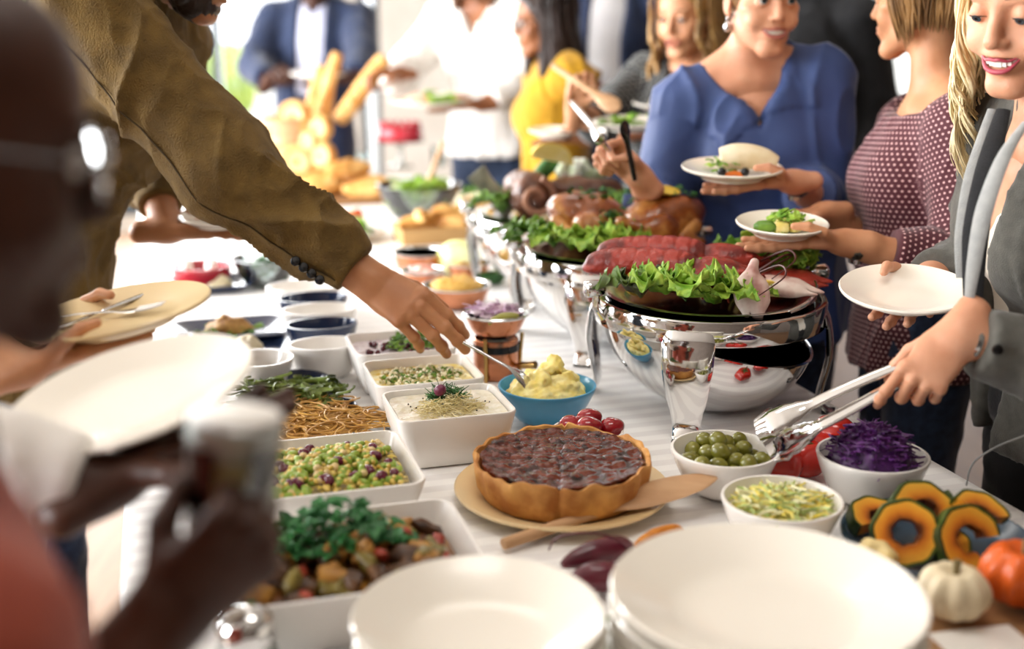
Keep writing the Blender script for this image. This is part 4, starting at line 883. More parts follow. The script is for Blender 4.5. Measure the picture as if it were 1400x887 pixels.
# --- farthest: rolled roast, joint, lemon and vegetables
cc = V(C3.x, C3.y, 0); M_meat = mat('roast_meat', '#4a2817', .5, '#7d4a2c', 18, bump=.4, bscale=40, coat=.3); M_fat = mat('pale_roast_fat', '#a5765a', .4, '#8a5a40', 20)
t = thing('rolled_roast', 'rolled roast with a spiral end, left on the farthest chafing dish', 'roast', (cc.x-.06, cc.y-.035, ZF+.058), .2)
obj('outside', Blob(.005).seg((0, -.045, 0), (0, .07, 0), .056, .05, .01).mesh(lambda P: .006*(vnoise(P, 40, 3)-.5)), M_meat, t)
obj('spiral', tube([((.012+.0048*a)*math.cos(a), -.085-.012+.0, (.012+.0048*a)*math.sin(a)) for a in np.linspace(0, 7.6, 50)], .008, 8), M_fat, t)
tag(obj('roast_joint', Blob(.006).ell((0, 0, .05), (.105, .055, .048), .02).ell((.07, .01, .05), (.06, .045, .04), .02).mesh(lambda P: .014*(vnoise(P, 35, 6)-.5)), M_meat, loc=(cc.x+.06, cc.y-.02, ZF)), 'long brown roast joint, right on the farthest chafing dish', 'roast')
wedge((cc.x+.0, cc.y-.02, ZF+.135), (2.6, .2, .4), 'bright lemon wedge on top of the farthest roast', .045)
tag(obj('fish_tail', tube(spline([(0, 0, 0), (-.03, -.01, .03), (-.065, -.02, .075), (-.085, -.02, .1)], 12), [.03, .026, .028, .036], 12, [.6, .5, .35, .12]), mat('grey_fish_skin', '#6f7466', .3, '#a8ab98', 20, coat=.3), loc=(cc.x-.105, cc.y-.01, ZF+.01)), 'grey fish tail rising at the left of the farthest chafing dish', 'fish')
tag(obj('courgette', tube(spline([(-.06, 0, 0), (0, .0, .015), (.06, 0, 0)], 12), [.008, .02, .022, .02, .009], 12), M_dkgreen, loc=(cc.x+.0, cc.y+.06, ZF+.1), rot=(0, -.6, .4)), 'dark green courgette behind the lemon wedge', 'courgette')
b_ = Blob(.006); rr = random.Random(8)
for k in range(24): b_.ell((rr.uniform(-.05, .05), rr.uniform(-.03, .03), rr.uniform(.0, .04)), rr.uniform(.012, .02), .006)
tag(obj('feta_salad', b_.mesh(), mat('white_feta', '#e3e6da', .6, '#8fa070', 30), loc=(cc.x+.075, cc.y+.04, ZF+.085)), 'white feta and greens on the farthest roast', 'cheese')
for k, (x, y, rz) in enumerate(((-.12, -.05, 2.2), (.13, -.09, -1.8), (-.14, .05, 1.2))):
    lettuce((cc.x+x, cc.y+y, ZF+.014), (.3, .1, rz), .09, .06, M_let2, ('dark leaf at the left front of the farthest chafing dish', 'dark leaf at the right front of the farthest chafing dish', 'dark leaf at the back left of the farthest chafing dish')[k], k+60, 'leaves on the farthest chafing dish')
# ================================================================ left and far part of the table
bowl_at(356, 490, 90, .06, 'empty white bowl left of the noodle dish', M_white, foot=.5, p=.5)
for (px, py, w, m_, lab) in ((443, 470, 98, M_white, 'empty white oval bowl, nearest of the row beside the purple dip'), (440, 443, 98, M_navy, 'navy oval bowl, second nearest of the row'), (436, 423, 102, M_white, 'white oval bowl between the two navy ones'), (428, 407, 96, M_navy, 'navy oval bowl, second farthest of the row'), (416, 391, 104, M_white, 'white oval bowl, farthest of the row under the sleeve')):
    bowl_at(px, py, w, .066, lab, m_, foot=.62, p=.45, flat=.72, rotz=YAW)
def sq_plate(px, py, w, lab, foods, ang=YAW):
    c = at(px, py, TZ+.02); s = .5*w*depth(c)/FPX; t_ = .005
    o = obj('square_plate', rloft([(s*.7, s*.5, .03, 0), (s*.74, s*.54, .03, .003), (s, s*.78, .035, .02), (s-.001, s*.78-.001, .034, .023), (s-.006, s*.78-.006, .03, .022), (s*.72, s*.52, .028, .007), (s*.68, s*.48, .026, .006)], 6), M_navy, loc=(c.x, c.y, TZ), rot=(0, 0, ang)); tag(o, lab, 'plate')
    return V(c.x, c.y, TZ+.008)
M_tuna = mat('browned_fritter', '#8a5a26', .5, '#c79a52', 40, bump=.5); M_pale = mat('pale_pasta', '#eee3c8', .45, '#d8c9a0', 30)
def food_lump(name, lab, cat, loc, rx, ry, h, m_, seed, amp=.25, sc=45, kind=None):
    return tag(obj(name, dome(rx, ry, h, 30, 10, seed, amp, sc, .6), m_, loc=loc), lab, cat, None, kind)
def green_bits(lab, c, r, n, s, m_=None, seed=1, h=.02, name='green_salad', cat='salad'):
    return tag(obj(name, herb(n, s, lambda q: V(c.x+q.uniform(-1, 1)*r, c.y+q.uniform(-1, 1)*r*.7, c.z+q.uniform(0, h)), seed, 1.2), m_ or M_green), lab, cat, None, 'stuff')
c = sq_plate(287, 385, 112, 'navy square plate of pasta salad, farthest left', 0)
food_lump('pasta_salad', 'pale pasta salad on the farthest navy plate', 'salad', c+V(.01, 0, 0), .05, .035, .04, M_pale, 3); green_bits('green leaves beside the pasta salad', c+V(-.03, -.01, 0), .03, 16, .02, seed=3)
c = sq_plate(314, 449, 150, 'navy square plate holding a browned fritter on greens', 0)
food_lump('fritter', 'browned fritter on the middle navy plate', 'fritter', c+V(.0, 0, .008), .055, .035, .032, M_tuna, 5); green_bits('green leaves under the browned fritter', c, .06, 30, .02, seed=4, h=.012)
c = sq_plate(332, 472, 140, 'navy square plate with an egg salad, nearest on the left', 0)
food_lump('egg_salad', 'pale egg salad on the nearest navy plate', 'salad', c+V(.01, 0, 0), .035, .025, .034, M_pale, 7); green_bits('green celery leaves beside the egg salad', c+V(-.03, 0, 0), .02, 10, .02, seed=5)
# navy lobed dish with seaweed greens and noodles
LC = at(420, 560, TZ+.03)
b_ = Blob(.004)
lob = [(at(400, 540, TZ), .075), (at(432, 546, TZ), .05), (at(455, 574, TZ), .045), (at(395, 578, TZ), .08), (at(480, 586, TZ), .035)]
for p, r_ in lob: b_.ell((p.x-LC.x, p.y-LC.y, .028), (r_, r_, .028), .015)
for p, r_ in lob: b_.ell((p.x-LC.x, p.y-LC.y, .035), (r_-.006, r_-.006, .029), .012, op='sub')
b_.poly([((0, 0, -1), -.032)], (-.3, -.3, .03), (.3, .3, .08), .002)
tag(obj('lobed_dish', b_.mesh(), M_navy, loc=(LC.x, LC.y, TZ)), 'navy cloud shaped dish of seaweed and noodles', 'dish')
M_noo = mat('buckwheat_noodle', '#c79a4e', .4, '#a87834', 30); M_sea = mat('seaweed_green', '#3f4a1a', .35, '#76883a', 25)
g = at(402, 545, TZ+.03); food_lump('seaweed_base', 'dark green seaweed salad in the navy dish', 'seaweed', V(g.x, g.y, TZ+.014), .07, .045, .035, M_sea, 4, kind='stuff')
o = obj('strips', shreds(lambda r: V(g.x+r.uniform(-1, 1)*.068, g.y+r.uniform(-1, 1)*.04, TZ+.038+r.uniform(0, .016)), 170, .06, .0036, 2.8, 10, .35, 15, .3), M_sea); sb = bpy.data.objects['seaweed_base']; o.parent = sb; o.matrix_parent_inverse = Matrix.Translation(-sb.location)
g2 = at(410, 580, TZ+.03); food_lump('noodles', 'tangle of tan noodles in the navy dish', 'noodles', V(g2.x, g2.y, TZ+.012), .085, .045, .03, M_noo, 6, kind='stuff')
o = obj('strands', shreds(lambda r: V(g2.x+r.uniform(-1, 1)*.08, g2.y+r.uniform(-1, 1)*.04, TZ+.034+r.uniform(0, .012)), 230, .13, .0017, 3.2, 16, .9, 16, .1, 5), M_noo); sb = bpy.data.objects['noodles']; o.parent = sb; o.matrix_parent_inverse = Matrix.Translation(-sb.location)
# glass bowls
m, nt, b = node_mat('clear_glass', .02)
tr = nt.nodes.new('ShaderNodeBsdfTransparent'); gl = nt.nodes.new('ShaderNodeBsdfGlossy'); gl.inputs['Roughness'].default_value = .03; fz = nt.nodes.new('ShaderNodeFresnel'); fz.inputs[0].default_value = 1.5
ad = nt.nodes.new('ShaderNodeMath'); ad.operation = 'MULTIPLY_ADD'; ad.inputs[1].default_value = 1.0; ad.inputs[2].default_value = .08
tr.inputs[0].default_value = (.9, .96, .96, 1)
mx = nt.nodes.new('ShaderNodeMixShader'); nt.links.new(fz.outputs[0], ad.inputs[0]); nt.links.new(ad.outputs[0], mx.inputs[0]); nt.links.new(tr.outputs[0], mx.inputs[1]); nt.links.new(gl.outputs[0], mx.inputs[2]); nt.links.new(mx.outputs[0], nt.nodes['Material Output'].inputs[0])
M_glass = m
gb, gr = bowl_at(362, 352, 88, .075, 'clear glass bowl of dark greens under the tan sleeve', M_glass, foot=.5)
green_bits('dark green leaves inside the glass bowl under the sleeve', V(gb.location.x, gb.location.y, TZ+.012), .045, 60, .03, M_dkgreen, 21, .05)
gb, gr = bowl_at(573, 252, 118, .13, 'large clear glass salad bowl at the far end', M_glass, foot=.4, p=.6)
green_bits('bright green salad in the large glass bowl', V(gb.location.x, gb.location.y, TZ+.03), .08, 110, .05, M_let, 22, .1)
p0 = V(gb.location.x+.0, gb.location.y, TZ+.06); p1 = atd(607, 193, depth(p0)-.05)
tag(obj('wooden_spoon', tube(spline([p0, p0.lerp(p1, .3), p1], 14), [.024, .012, .009, .009, .01], 10, [.3, .7, 1, 1, 1]), M_spoon), 'wooden spoon standing in the large glass salad bowl', 'spoon')
# red dish with eggs
c = at(276, 366, TZ+.05); tag(obj('casserole_dish', lathe(bowl_prof(.075, .055, .006, .8, .4), 40), mat('red_enamel', '#a8202c', .3, coat=.3), loc=(c.x, c.y, TZ)), 'red enamel dish at the far left beside the tan jacket', 'dish')
for k, x in enumerate((-.035, .03)): tag(obj('egg', uvs(.022, 16, 12, .8, .8, 1.15), M_white, loc=(c.x+x, c.y-.02, TZ+.055)), ('white egg on the left in the red dish', 'white egg on the right in the red dish')[k], 'egg')
# copper pans with toppings
def pan(px, py, w, h, lab, m_=M_copper, foot=.7, rim=M_steel):
    c = at(px, py, TZ+h); R = .5*w*depth(c)/FPX; t = thing('copper_pan', lab, 'pan', (c.x, c.y, TZ), rnd.uniform(-.3, .3), 'copper pans')
    obj('body', lathe(bowl_prof(R, h, .003, foot, .5), 44), m_, t)
    obj('rim', lathe([(R-.004, h), (R+.003, h), (R+.004, h+.002), (R+.002, h+.004), (R-.004, h+.003), (R-.005, h)], 44), rim, t)
    return V(c.x, c.y, TZ+h), R
pan(574, 345, 72, .06, 'copper pan, farthest of the group beyond the wrist')
c, R = pan(578, 370, 60, .05, 'small copper pan of diced tomato'); food_lump('diced_tomato', 'diced tomato and onion in the small copper pan', 'tomato', c-V(0, 0, .015), R*.85, R*.85, .025, mat('diced_tomato', '#c95a3a', .4, '#f0e2d8', 60, bump=.5), 9)
c, R = pan(624, 390, 92, .05, 'wide copper pan of golden rice'); food_lump('golden_rice', 'golden rice heaped in the wide copper pan', 'rice', c-V(0, 0, .012), R*.88, R*.88, .032, mat('golden_rice', '#c98f2a', .5, '#e2b95a', 80, bump=.7, bscale=160), 10, kind='stuff')
c, R = pan(640, 360, 60, .04, 'copper pan of browned meat behind the golden rice'); food_lump('browned_meat', 'browned meat in the copper pan behind the rice', 'meat', c-V(0, 0, .012), R*.85, R*.85, .03, M_tuna, 12)
# onion pan on its copper warmer
c = at(678, 430, TZ+.125); R = .5*84*depth(c)/FPX
t = thing('food_warmer', 'copper warmer with black band carrying the red onion pan', 'warmer', (c.x, c.y, TZ), -.3)
obj('pot', lathe([(0, 0), (R*.62, 0), (R*.7, .004), (R*.74, .03), (R*.74, .078), (R*.7, .08), (R*.69, .03), (0, .01)], 40), M_copper, t)
obj('band', lathe([(R*.745, .056), (R*.76, .056), (R*.76, .07), (R*.745, .07)], 40), M_black, t)
obj('handle', tube(spline([(R*.74, -.01, .03), (R*1.0, -.02, .034), (R*1.5, -.03, .04)], 12), [.004, .007, .008], 8), M_brass, t)
for a in (.4, 2.5, 4.6): obj('bracket', tube([(R*.78*math.cos(a), R*.78*math.sin(a), .0), (R*.8*math.cos(a), R*.8*math.sin(a), .05), (R*.86*math.cos(a), R*.86*math.sin(a), .088)], .004, 8), M_brass, t)
t = thing('onion_pan', 'steel rimmed copper pan of sliced red onion on the warmer', 'pan', (c.x, c.y, TZ+.082), 0)
obj('body', lathe(bowl_prof(R, .045, .003, .55, .5), 44), M_copper, t)
obj('rim', lathe([(R-.004, .044), (R+.005, .044), (R+.006, .046), (R+.003, .049), (R-.004, .047), (R-.005, .044)], 44), M_steel, t)
on = food_lump('red_onion', 'sliced red onion heaped in the steel rimmed pan', 'onion', V(c.x, c.y, TZ+.112), R*.85, R*.85, .028, mat('red_onion', '#8a5a7a', .35, '#e8dbe0', 45), 14, kind='stuff')
o = obj('slices', shreds(lambda r: V(c.x+r.uniform(-1, 1)*R*.6, c.y+r.uniform(-1, 1)*R*.6, TZ+.132+r.uniform(0, .008)), 60, .045, .0028, 2, 8, .5, 17, .3), mat('onion_slice', '#a878a0', .3, '#ecdfe8', 25)); o.parent = on; o.matrix_parent_inverse = Matrix.Translation(-on.location)
tag(obj('gherkin', tube(spline([(-.03, 0, 0), (0, .004, .004), (.03, 0, 0)], 10), [.004, .008, .009, .007, .003], 9), mat('gherkin', '#8a8a3a', .3, '#b0a85a', 20), loc=(c.x+.015, c.y-R*.85, TZ+.128), rot=(0, -.25, .1)), 'pale green gherkin lying on the front rim of the onion pan', 'gherkin')
# yellow melon, lime slice, pastries, cheese
c = at(628, 352, TZ+.05); tag(obj('melon_half', lathe([(0, -.05)]+[(.06*math.sin(a), -.05*math.cos(a)) for a in np.linspace(.1, 2.6, 14)]+[(0, .045)], 30), mat('yellow_green_melon', '#dfe07a', .4, '#eff0b4', 12), loc=c), 'pale yellow green melon behind the copper pans', 'melon')
c = at(668, 378, TZ+.02); t = thing('avocado_half', 'avocado half beside the wide copper pan', 'avocado', c, rot=(-.5, 0, .4))
obj('skin', xform(uvs(.034, 18, 12, 1.3, 1, .5), Matrix.Translation((0, 0, -.008))), M_dkgreen, t); obj('flesh', lathe([(0, .0095), (.026, .0095), (.03, .0085)], 20), mat('avocado_flesh', '#cfd98a', .4), t)
M_past = mat('golden_pastry', '#c8883a', .45, '#e8bd74', 25, coat=.3)
c = at(590, 322, TZ+.02); tag(obj('pastry_box', rloft([(.11, .075, .006, 0), (.115, .08, .006, .05), (.11, .075, .004, .05), (.105, .07, .004, .008)]), mat('kraft_box', '#b9925e', .8), loc=(c.x, c.y+.03, TZ), rot=(0, 0, YAW)), 'low kraft box of pastries', 'box')
for k, (x, y, z, a) in enumerate(((-.06, -.02, .05, .3), (0, .02, .055, .9), (.06, -.015, .05, -.4), (-.02, -.03, .075, 1.6), (.04, .02, .08, .2))):
    tag(obj('pastry', tube(spline([(-.045, 0, 0), (-.02, .012, .006), (.02, .012, .006), (.045, 0, 0)], 14), [.006, .018, .024, .018, .006], 10), M_past, loc=(c.x+x, c.y+.03+y, TZ+z), rot=(0, 0, a)), ('golden pastry at the left of the box', 'golden pastry at the back of the box', 'golden pastry at the right of the box', 'golden pastry lying across the front of the pile', 'golden pastry on top of the pile')[k], 'pastry', 'pastries in the box')
c = at(655, 290, TZ); tag(obj('cheese_block', box(.2, .13, .07, (0, 0, .035), .008), mat('pale_cheese', '#efe6cf', .5, '#e3cf98', 10), loc=c, rot=(0, 0, YAW+.2)), 'pale block of cheese beside the farthest chafing dish', 'cheese')
tag(obj('cheese_wedge', loft([[(0, 0, 0), (.1, -.03, 0), (.1, .04, 0)], [(0, 0, .045), (.1, -.03, .045), (.1, .04, .045)]]), mat('orange_cheese', '#dba02c', .45, '#e8bd55', 10), loc=at(650, 300, TZ), rot=(0, 0, 2.0), smooth=False), 'orange cheese wedge in front of the pale block', 'cheese')
# round salad plate with tomatoes
c = at(462, 318, TZ+.02); tag(link('salad_platter', mesh_of('salad_platter', *lathe(plate_prof(.15, .024), 48)), M_white, loc=(c.x, c.y, TZ)), 'round white platter of salad with tomato roses', 'platter')
green_bits('green salad leaves on the round platter', V(c.x, c.y, TZ+.02), .09, 70, .045, M_let, 24, .03)
for k, (x, y) in enumerate(((-.04, .05), (.045, .06), (-.09, .0))):
    t = thing('tomato_rose', ('tomato rose on the left of the salad platter', 'tomato rose on the right of the salad platter', 'tomato rose at the near left of the platter')[k], 'tomato', (c.x+x, c.y+y, TZ+.045), 0, 'tomato roses')
    obj('base', uvs(.034, 14, 9, 1, 1, .8), M_stuff, t); obj('petals', move(chunk(.028, k+3, 1, 1, .6), (0, 0, .024)), mat('tomato_petal', '#d9542a', .3, '#ee7a4a', 12), t)
# breads
M_bread = mat('crusty_bread', '#c1843c', .6, '#e6bb78', 14, bump=.3, c3='#d29a50'); M_crumb = mat('bread_crumb', '#efd9a8', .8, '#dfbf86', 40)
vb = at(402, 262, TZ); vd = depth(vb)
tag(obj('bread_vase', lathe([(0, 0), (.1, 0), (.115, .006), (.125, .12), (.118, .28), (.122, .3), (.112, .3), (.11, .12), (.095, .01), (0, .01)], 44), mat('turned_pale_wood', '#d3a57c', .6, '#c08e62', 3, stretch=(1, 1, 14)), loc=vb), 'tall pale wooden vase holding the breads', 'vase')
def stick(a, b_, r, lab, nm='baguette'):
    P0, P1 = atd(*a), atd(*b_); d = P1-P0; t = thing(nm, lab, 'bread', P0, 0, 'baguettes')
    obj('crust', tube(spline([V(0, 0, 0), d*.04, d*.3+V(.004, 0, 0), d*.7, d*.96, d], 22), [r*.3, r*.8, r, r*1.05, r, r*.85, r*.25], 12), M_bread, t)
    s = d.normalized().cross(V(0, 1, 0)).normalized()
    for k in range(4): q = d*(.25+.16*k); obj('score', tube([q-V(0, r*.93, 0)-s*r*.4, q-V(0, r*1.0, 0)+d*.03, q-V(0, r*.93, 0)+s*r*.4+d*.06], [.002, r*.16, .002], 6), M_crumb, t)
stick((462, 166, vd-.05), (527, 78, vd-.15), .036, 'thick baguette leaning right out of the bread vase')
stick((430, 172, vd), (462, 72, vd-.05), .026, 'slim baguette standing upright in the bread vase')
stick((418, 168, vd+.05), (440, 90, vd+.05), .024, 'slim baguette behind the upright one')
stick((440, 170, vd), (452, 108, vd), .026, 'short baguette between the two leaning ones')
def roll(px, py, d, r, lab):
    p = atd(px, py, d); t = thing('bread_roll', lab, 'bread', p, rot=(1.35, .1*rnd.uniform(-1, 1), rnd.uniform(-.3, .3)), group='rolls on the bread vase')
    obj('crust', lathe([(0, -.4*r), (.7*r, -.38*r), (r, 0), (.92*r, .35*r), (.7*r, .48*r), (.62*r, .45*r)], 30), M_bread, t)
    obj('cut_face', lathe([(.64*r, .44*r), (.3*r, .5*r), (.1*r, .42*r), (0, .4*r)], 30), M_crumb, t)
for px, py, r, lab in ((403, 160, .068, 'round roll at the top of the bread heap'), (407, 222, .072, 'round roll lowest at the front of the bread heap'), (383, 186, .06, 'round roll at the left of the bread heap'), (436, 176, .06, 'round roll at the upper right of the bread heap'), (440, 214, .062, 'round roll at the lower right of the bread heap'), (420, 194, .055, 'dark roll in the centre of the bread heap')): roll(px, py, vd-.14, r, lab)
c = at(478, 274, TZ); tag(obj('bread_board', box(.42, .26, .02, (0, 0, .01), .006), M_board, loc=c, rot=(0, 0, YAW)), 'wooden board of loaves at the far end', 'board')
for k, (x, y, z, L, r, a, lab) in enumerate(((-.1, 0, .06, .09, .05, .3, 'dark round loaf at the left of the bread board'), (.06, .05, .055, .11, .042, -.3, 'oval loaf at the back of the bread board'), (.08, -.06, .05, .1, .036, .1, 'small oval loaf at the front of the bread board'), (.0, .02, .12, .1, .036, .6, 'oval loaf stacked on top of the others'))):
    tag(obj('loaf', Blob(.008).ell((0, 0, 0), (L, r*1.1, r), .01).mesh(lambda P: .008*(vnoise(P, 30, k)-.5)), M_bread, loc=c+V(x, y, z), rot=(0, 0, a)), lab, 'bread', 'loaves on the board')
# cake stand with berries
c = at(548, 228, TZ); c = V(c.x, c.y, TZ)
tag(obj('cake_stand', lathe([(0, 0), (.06, 0), (.062, .004), (.02, .012), (.012, .04), (.012, .1), (.03, .115), (.115, .12), (.118, .126), (.03, .124), (0, .124)], 40), M_glass, loc=c), 'clear glass cake stand at the far end of the table', 'cake stand')
tag(obj('red_berry_cake', lathe([(0, 0), (.1, 0), (.104, .01), (.104, .05), (.098, .058), (0, .06)], 36), mat('red_berry_jelly', '#b01c2c', .25, '#d23a4a', 14, coat=.4), loc=c+V(0, 0, .127)), 'red berry cake on the glass stand', 'cake')
me = mesh_of('berry', *uvs(.014, 10, 7)); M_berry = mat('red_berry', '#c2202e', .25)
for k in range(14): a = k*.449; tag(link('berry', me, M_berry, loc=c+V(.085*math.cos(a), .085*math.sin(a), .198)), 'red berry in the ring on top of the berry cake', 'berry', 'berries on the cake')
# drinking glasses by the cake stand
gp = lathe([(0, 0), (.03, 0), (.032, .003), (.036, .09), (.034, .09), (.03, .006), (0, .006)], 26); me = mesh_of('drinking_glass', *gp)
for k, (px, py, lab) in enumerate(((478, 226, 'clear drinking glass left of the cake stand'), (495, 236, 'clear drinking glass nearest the bread board'), (600, 226, 'clear drinking glass right of the cake stand'))):
    tag(link('drinking_glass', me, M_glass, loc=at(px, py, TZ)), lab, 'glass', 'drinking glasses')
# ================================================================ people: one body mesh each, clothes and hair as its children
def nrm(v): v = np.asarray(v, dtype=float); return v/max(np.linalg.norm(v), 1e-9)
def skin(name, c1, c2, c3=None): return mat(name, c1, .45, c2, 14, sss=.12, bump=.08, bscale=260, c3=c3, spec=.4)
class Pose: pass
# finger curls: (mcp, pip, dip, spread) index, middle, ring, little;  thumb: three directions in the hand's frame (x to the thumb side)
HANDS = {
 'plate': ([(-9, 6, 5, 6), (-10, 6, 5, 0), (-9, 7, 5, -6), (-7, 8, 6, -14)], [(.6, .55, -.55), (.15, .9, -.38), (-.1, .98, .05)], .3),
 'under': ([(-6, 4, 4, 8), (-7, 4, 4, 0), (-6, 4, 4, -7), (-4, 5, 5, -15)], [(.9, .45, .05), (.75, .65, .1), (.6, .8, .0)], 0),
 'grip': ([(62, 75, 40, 3), (68, 82, 45, 0), (72, 84, 45, -3), (74, 84, 45, -7)], [(.55, .6, -.55), (.1, .75, -.65), (-.45, .6, -.6)], 0),
 'tongs': ([(52, 22, 12, 6), (74, 70, 35, 1), (82, 74, 40, -3), (86, 78, 42, -8)], [(.45, .55, -.7), (.15, .7, -.7), (-.1, .7, -.7)], 0),
 'pinch': ([(30, 18, 10, 1), (24, 20, 12, 0), (30, 28, 14, -1), (40, 34, 18, -3)], [(.45, .7, -.55), (.2, .85, -.5), (.05, .9, -.4)], 0),
 'relax': ([(22, 28, 16, 5), (26, 30, 18, 0), (30, 32, 18, -5), (34, 34, 20, -11)], [(.6, .75, -.2), (.3, .9, -.25), (.1, .95, -.2)], 0),
 'cup': ([(40, 48, 26, 4), (42, 50, 28, 0), (44, 52, 28, -4), (46, 52, 28, -9)], [(.6, .55, -.6), (.15, .7, -.75), (-.2, .8, -.6)], 0),
}
FB = [(.029, .09, 0), (.0095, .095, .002), (-.0105, .091, .0), (-.0285, .081, -.004)]
FLn = [(.045, .027, .022), (.05, .031, .023), (.046, .028, .022), (.035, .021, .019)]
FR_ = [.0092, .0095, .009, .008]
def hand_prims(b, M, pose, right, s=1.0, lean=1.0):
    """adds a hand to blob b; M maps hand space (wrist at 0, fingers +y, back of the hand +z) to the body's space"""
    fx = -1 if right else 1
    def T(p): return np.array(M @ Vector((p[0]*fx*s, p[1]*s, p[2]*s)))
    sx = np.array(M.to_3x3() @ Vector((1, 0, 0)))
    curls, th, _ = HANDS[pose]
    b.seg(T((0, -.05, 0)), T((0, .012, 0)), .0275*s*lean, .0265*s*lean, .012, side=sx, flat0=.75, flat1=.66)
    b.seg(T((.0, .012, 0)), T((.001, .082, 0)), .029*s*lean, .0385*s*lean, .01, side=sx, flat0=.56, flat1=.33)
    b.seg(T((.027, .084, 0)), T((-.024, .078, -.002)), .0118*s*lean, .0105*s*lean, .006)
    b.ell(T((.02, .036, -.009)), (.017*s, .03*s, .014*s), .01, axes=np.array(M.to_3x3().transposed()))
    b.ell(T((-.022, .04, -.007)), (.013*s, .032*s, .012*s), .008, axes=np.array(M.to_3x3().transposed()))
    for i in range(4):
        p = np.array(FB[i]); m_, pp, dd, sp = [math.radians(x) for x in curls[i]]; a = 0; r = FR_[i]*lean
        for j, add in enumerate((m_, pp, dd)):
            a += add; d = np.array([math.sin(sp)*math.cos(a), math.cos(sp)*math.cos(a), -math.sin(a)]); q = p+d*FLn[i][j]
            b.seg(T(p), T(q), r*s*(1.06-.06*j), r*s*(.98-.07*j), .003); b.ell(T(p), r*s*1.1, .003); p = q
    p = np.array((.022, .022, -.008)); L = (.04, .033, .026); R = (.0145, .0112, .0095)
    for j in range(3):
        d = nrm(th[j]); q = p+d*L[j]; b.seg(T(p), T(q), R[j]*s*lean, R[min(j+1, 2)]*s*(.95 if j < 2 else .82)*lean, .004); p = q
def head_prims(b, Hm, hs, male=False, smile=True, lids=.5, beard=False):
    """skull and face; head space: eye level origin, +y forward"""
    R3 = np.array(Hm.to_3x3().transposed())
    def T(*p): return np.array(Hm @ Vector((p[0]*hs, p[1]*hs, p[2]*hs)))
    def E(c, r, k, op='add'): b.ell(T(*c), np.array(r)*hs, k*hs, axes=R3, op=op)
    def S(p, q, r0, r1, k, op='add', **kw): b.seg(T(*p), T(*q), r0*hs, r1*hs, k*hs, op=op, **kw)
    jw = 1.12 if male else 1.0
    E((0, -.018, .034), (.074, .094, .08), .02); E((0, .03, .035), (.06, .055, .055), .03)
    E((0, .026, -.04), (.058*jw, .06, .066), .03)
    for x in (-1, 1):
        S((x*.05*jw, -.004, -.058), (x*.016*jw, .062, -.106), .018, .014, .022)
        E((x*.036, .06, -.04), (.023, .018, .021), .018)
        E((x*.046, .048, -.018), (.02, .02, .012), .015)
        E((x*.027, .074, .02), (.022, .012, .008), .012)
    S((-.008, .07, -.107), (.008, .07, -.107), .0145 if not male else .018, .0145 if not male else .018, .02)
    for x in (-1, 1): E((x*.0315, .096, -.001), (.0165, .018, .0095), .014, 'sub')
    for x in (-1, 1): E((x*.0315, .0745, -.001), (.0142, .0142, .0142), .002)       # closed lid ball
    for x in (-1, 1):                                                               # lid opening
        E((x*.0315, .094, -.0035-.004*lids), (.0115, .012, .0058*(1-lids)+.0008), .0015, 'sub')
    S((0, .083, .012), (0, .101, -.032), .0075, .0098, .012); E((0, .1, -.035), (.0105, .0105, .0085), .006)
    for x in (-1, 1): E((x*.0105, .09, -.0385), (.0075, .0095, .0065), .005)
    for x in (-1, 1): E((x*.006, .097, -.044), (.003, .004, .0035), .002, 'sub')
    E((0, .075, -.066), (.027, .019, .02), .014)
    if smile:
        for x in (-1, 1): E((x*.04, .066, -.047), (.015, .014, .014), .012)
        E((0, .092, -.0685), (.0265, .016, .0075), .003, 'sub'); E((.0, .088, -.0635), (.0305, .02, .0035), .003, 'sub')
    for x in (-1, 1):
        E((x*.076, -.012, -.008), (.007, .017, .029), .006); E((x*.081, -.008, -.005), (.005, .008, .016), .004, 'sub'); E((x*.074, -.004, -.034), (.005, .007, .008), .004)
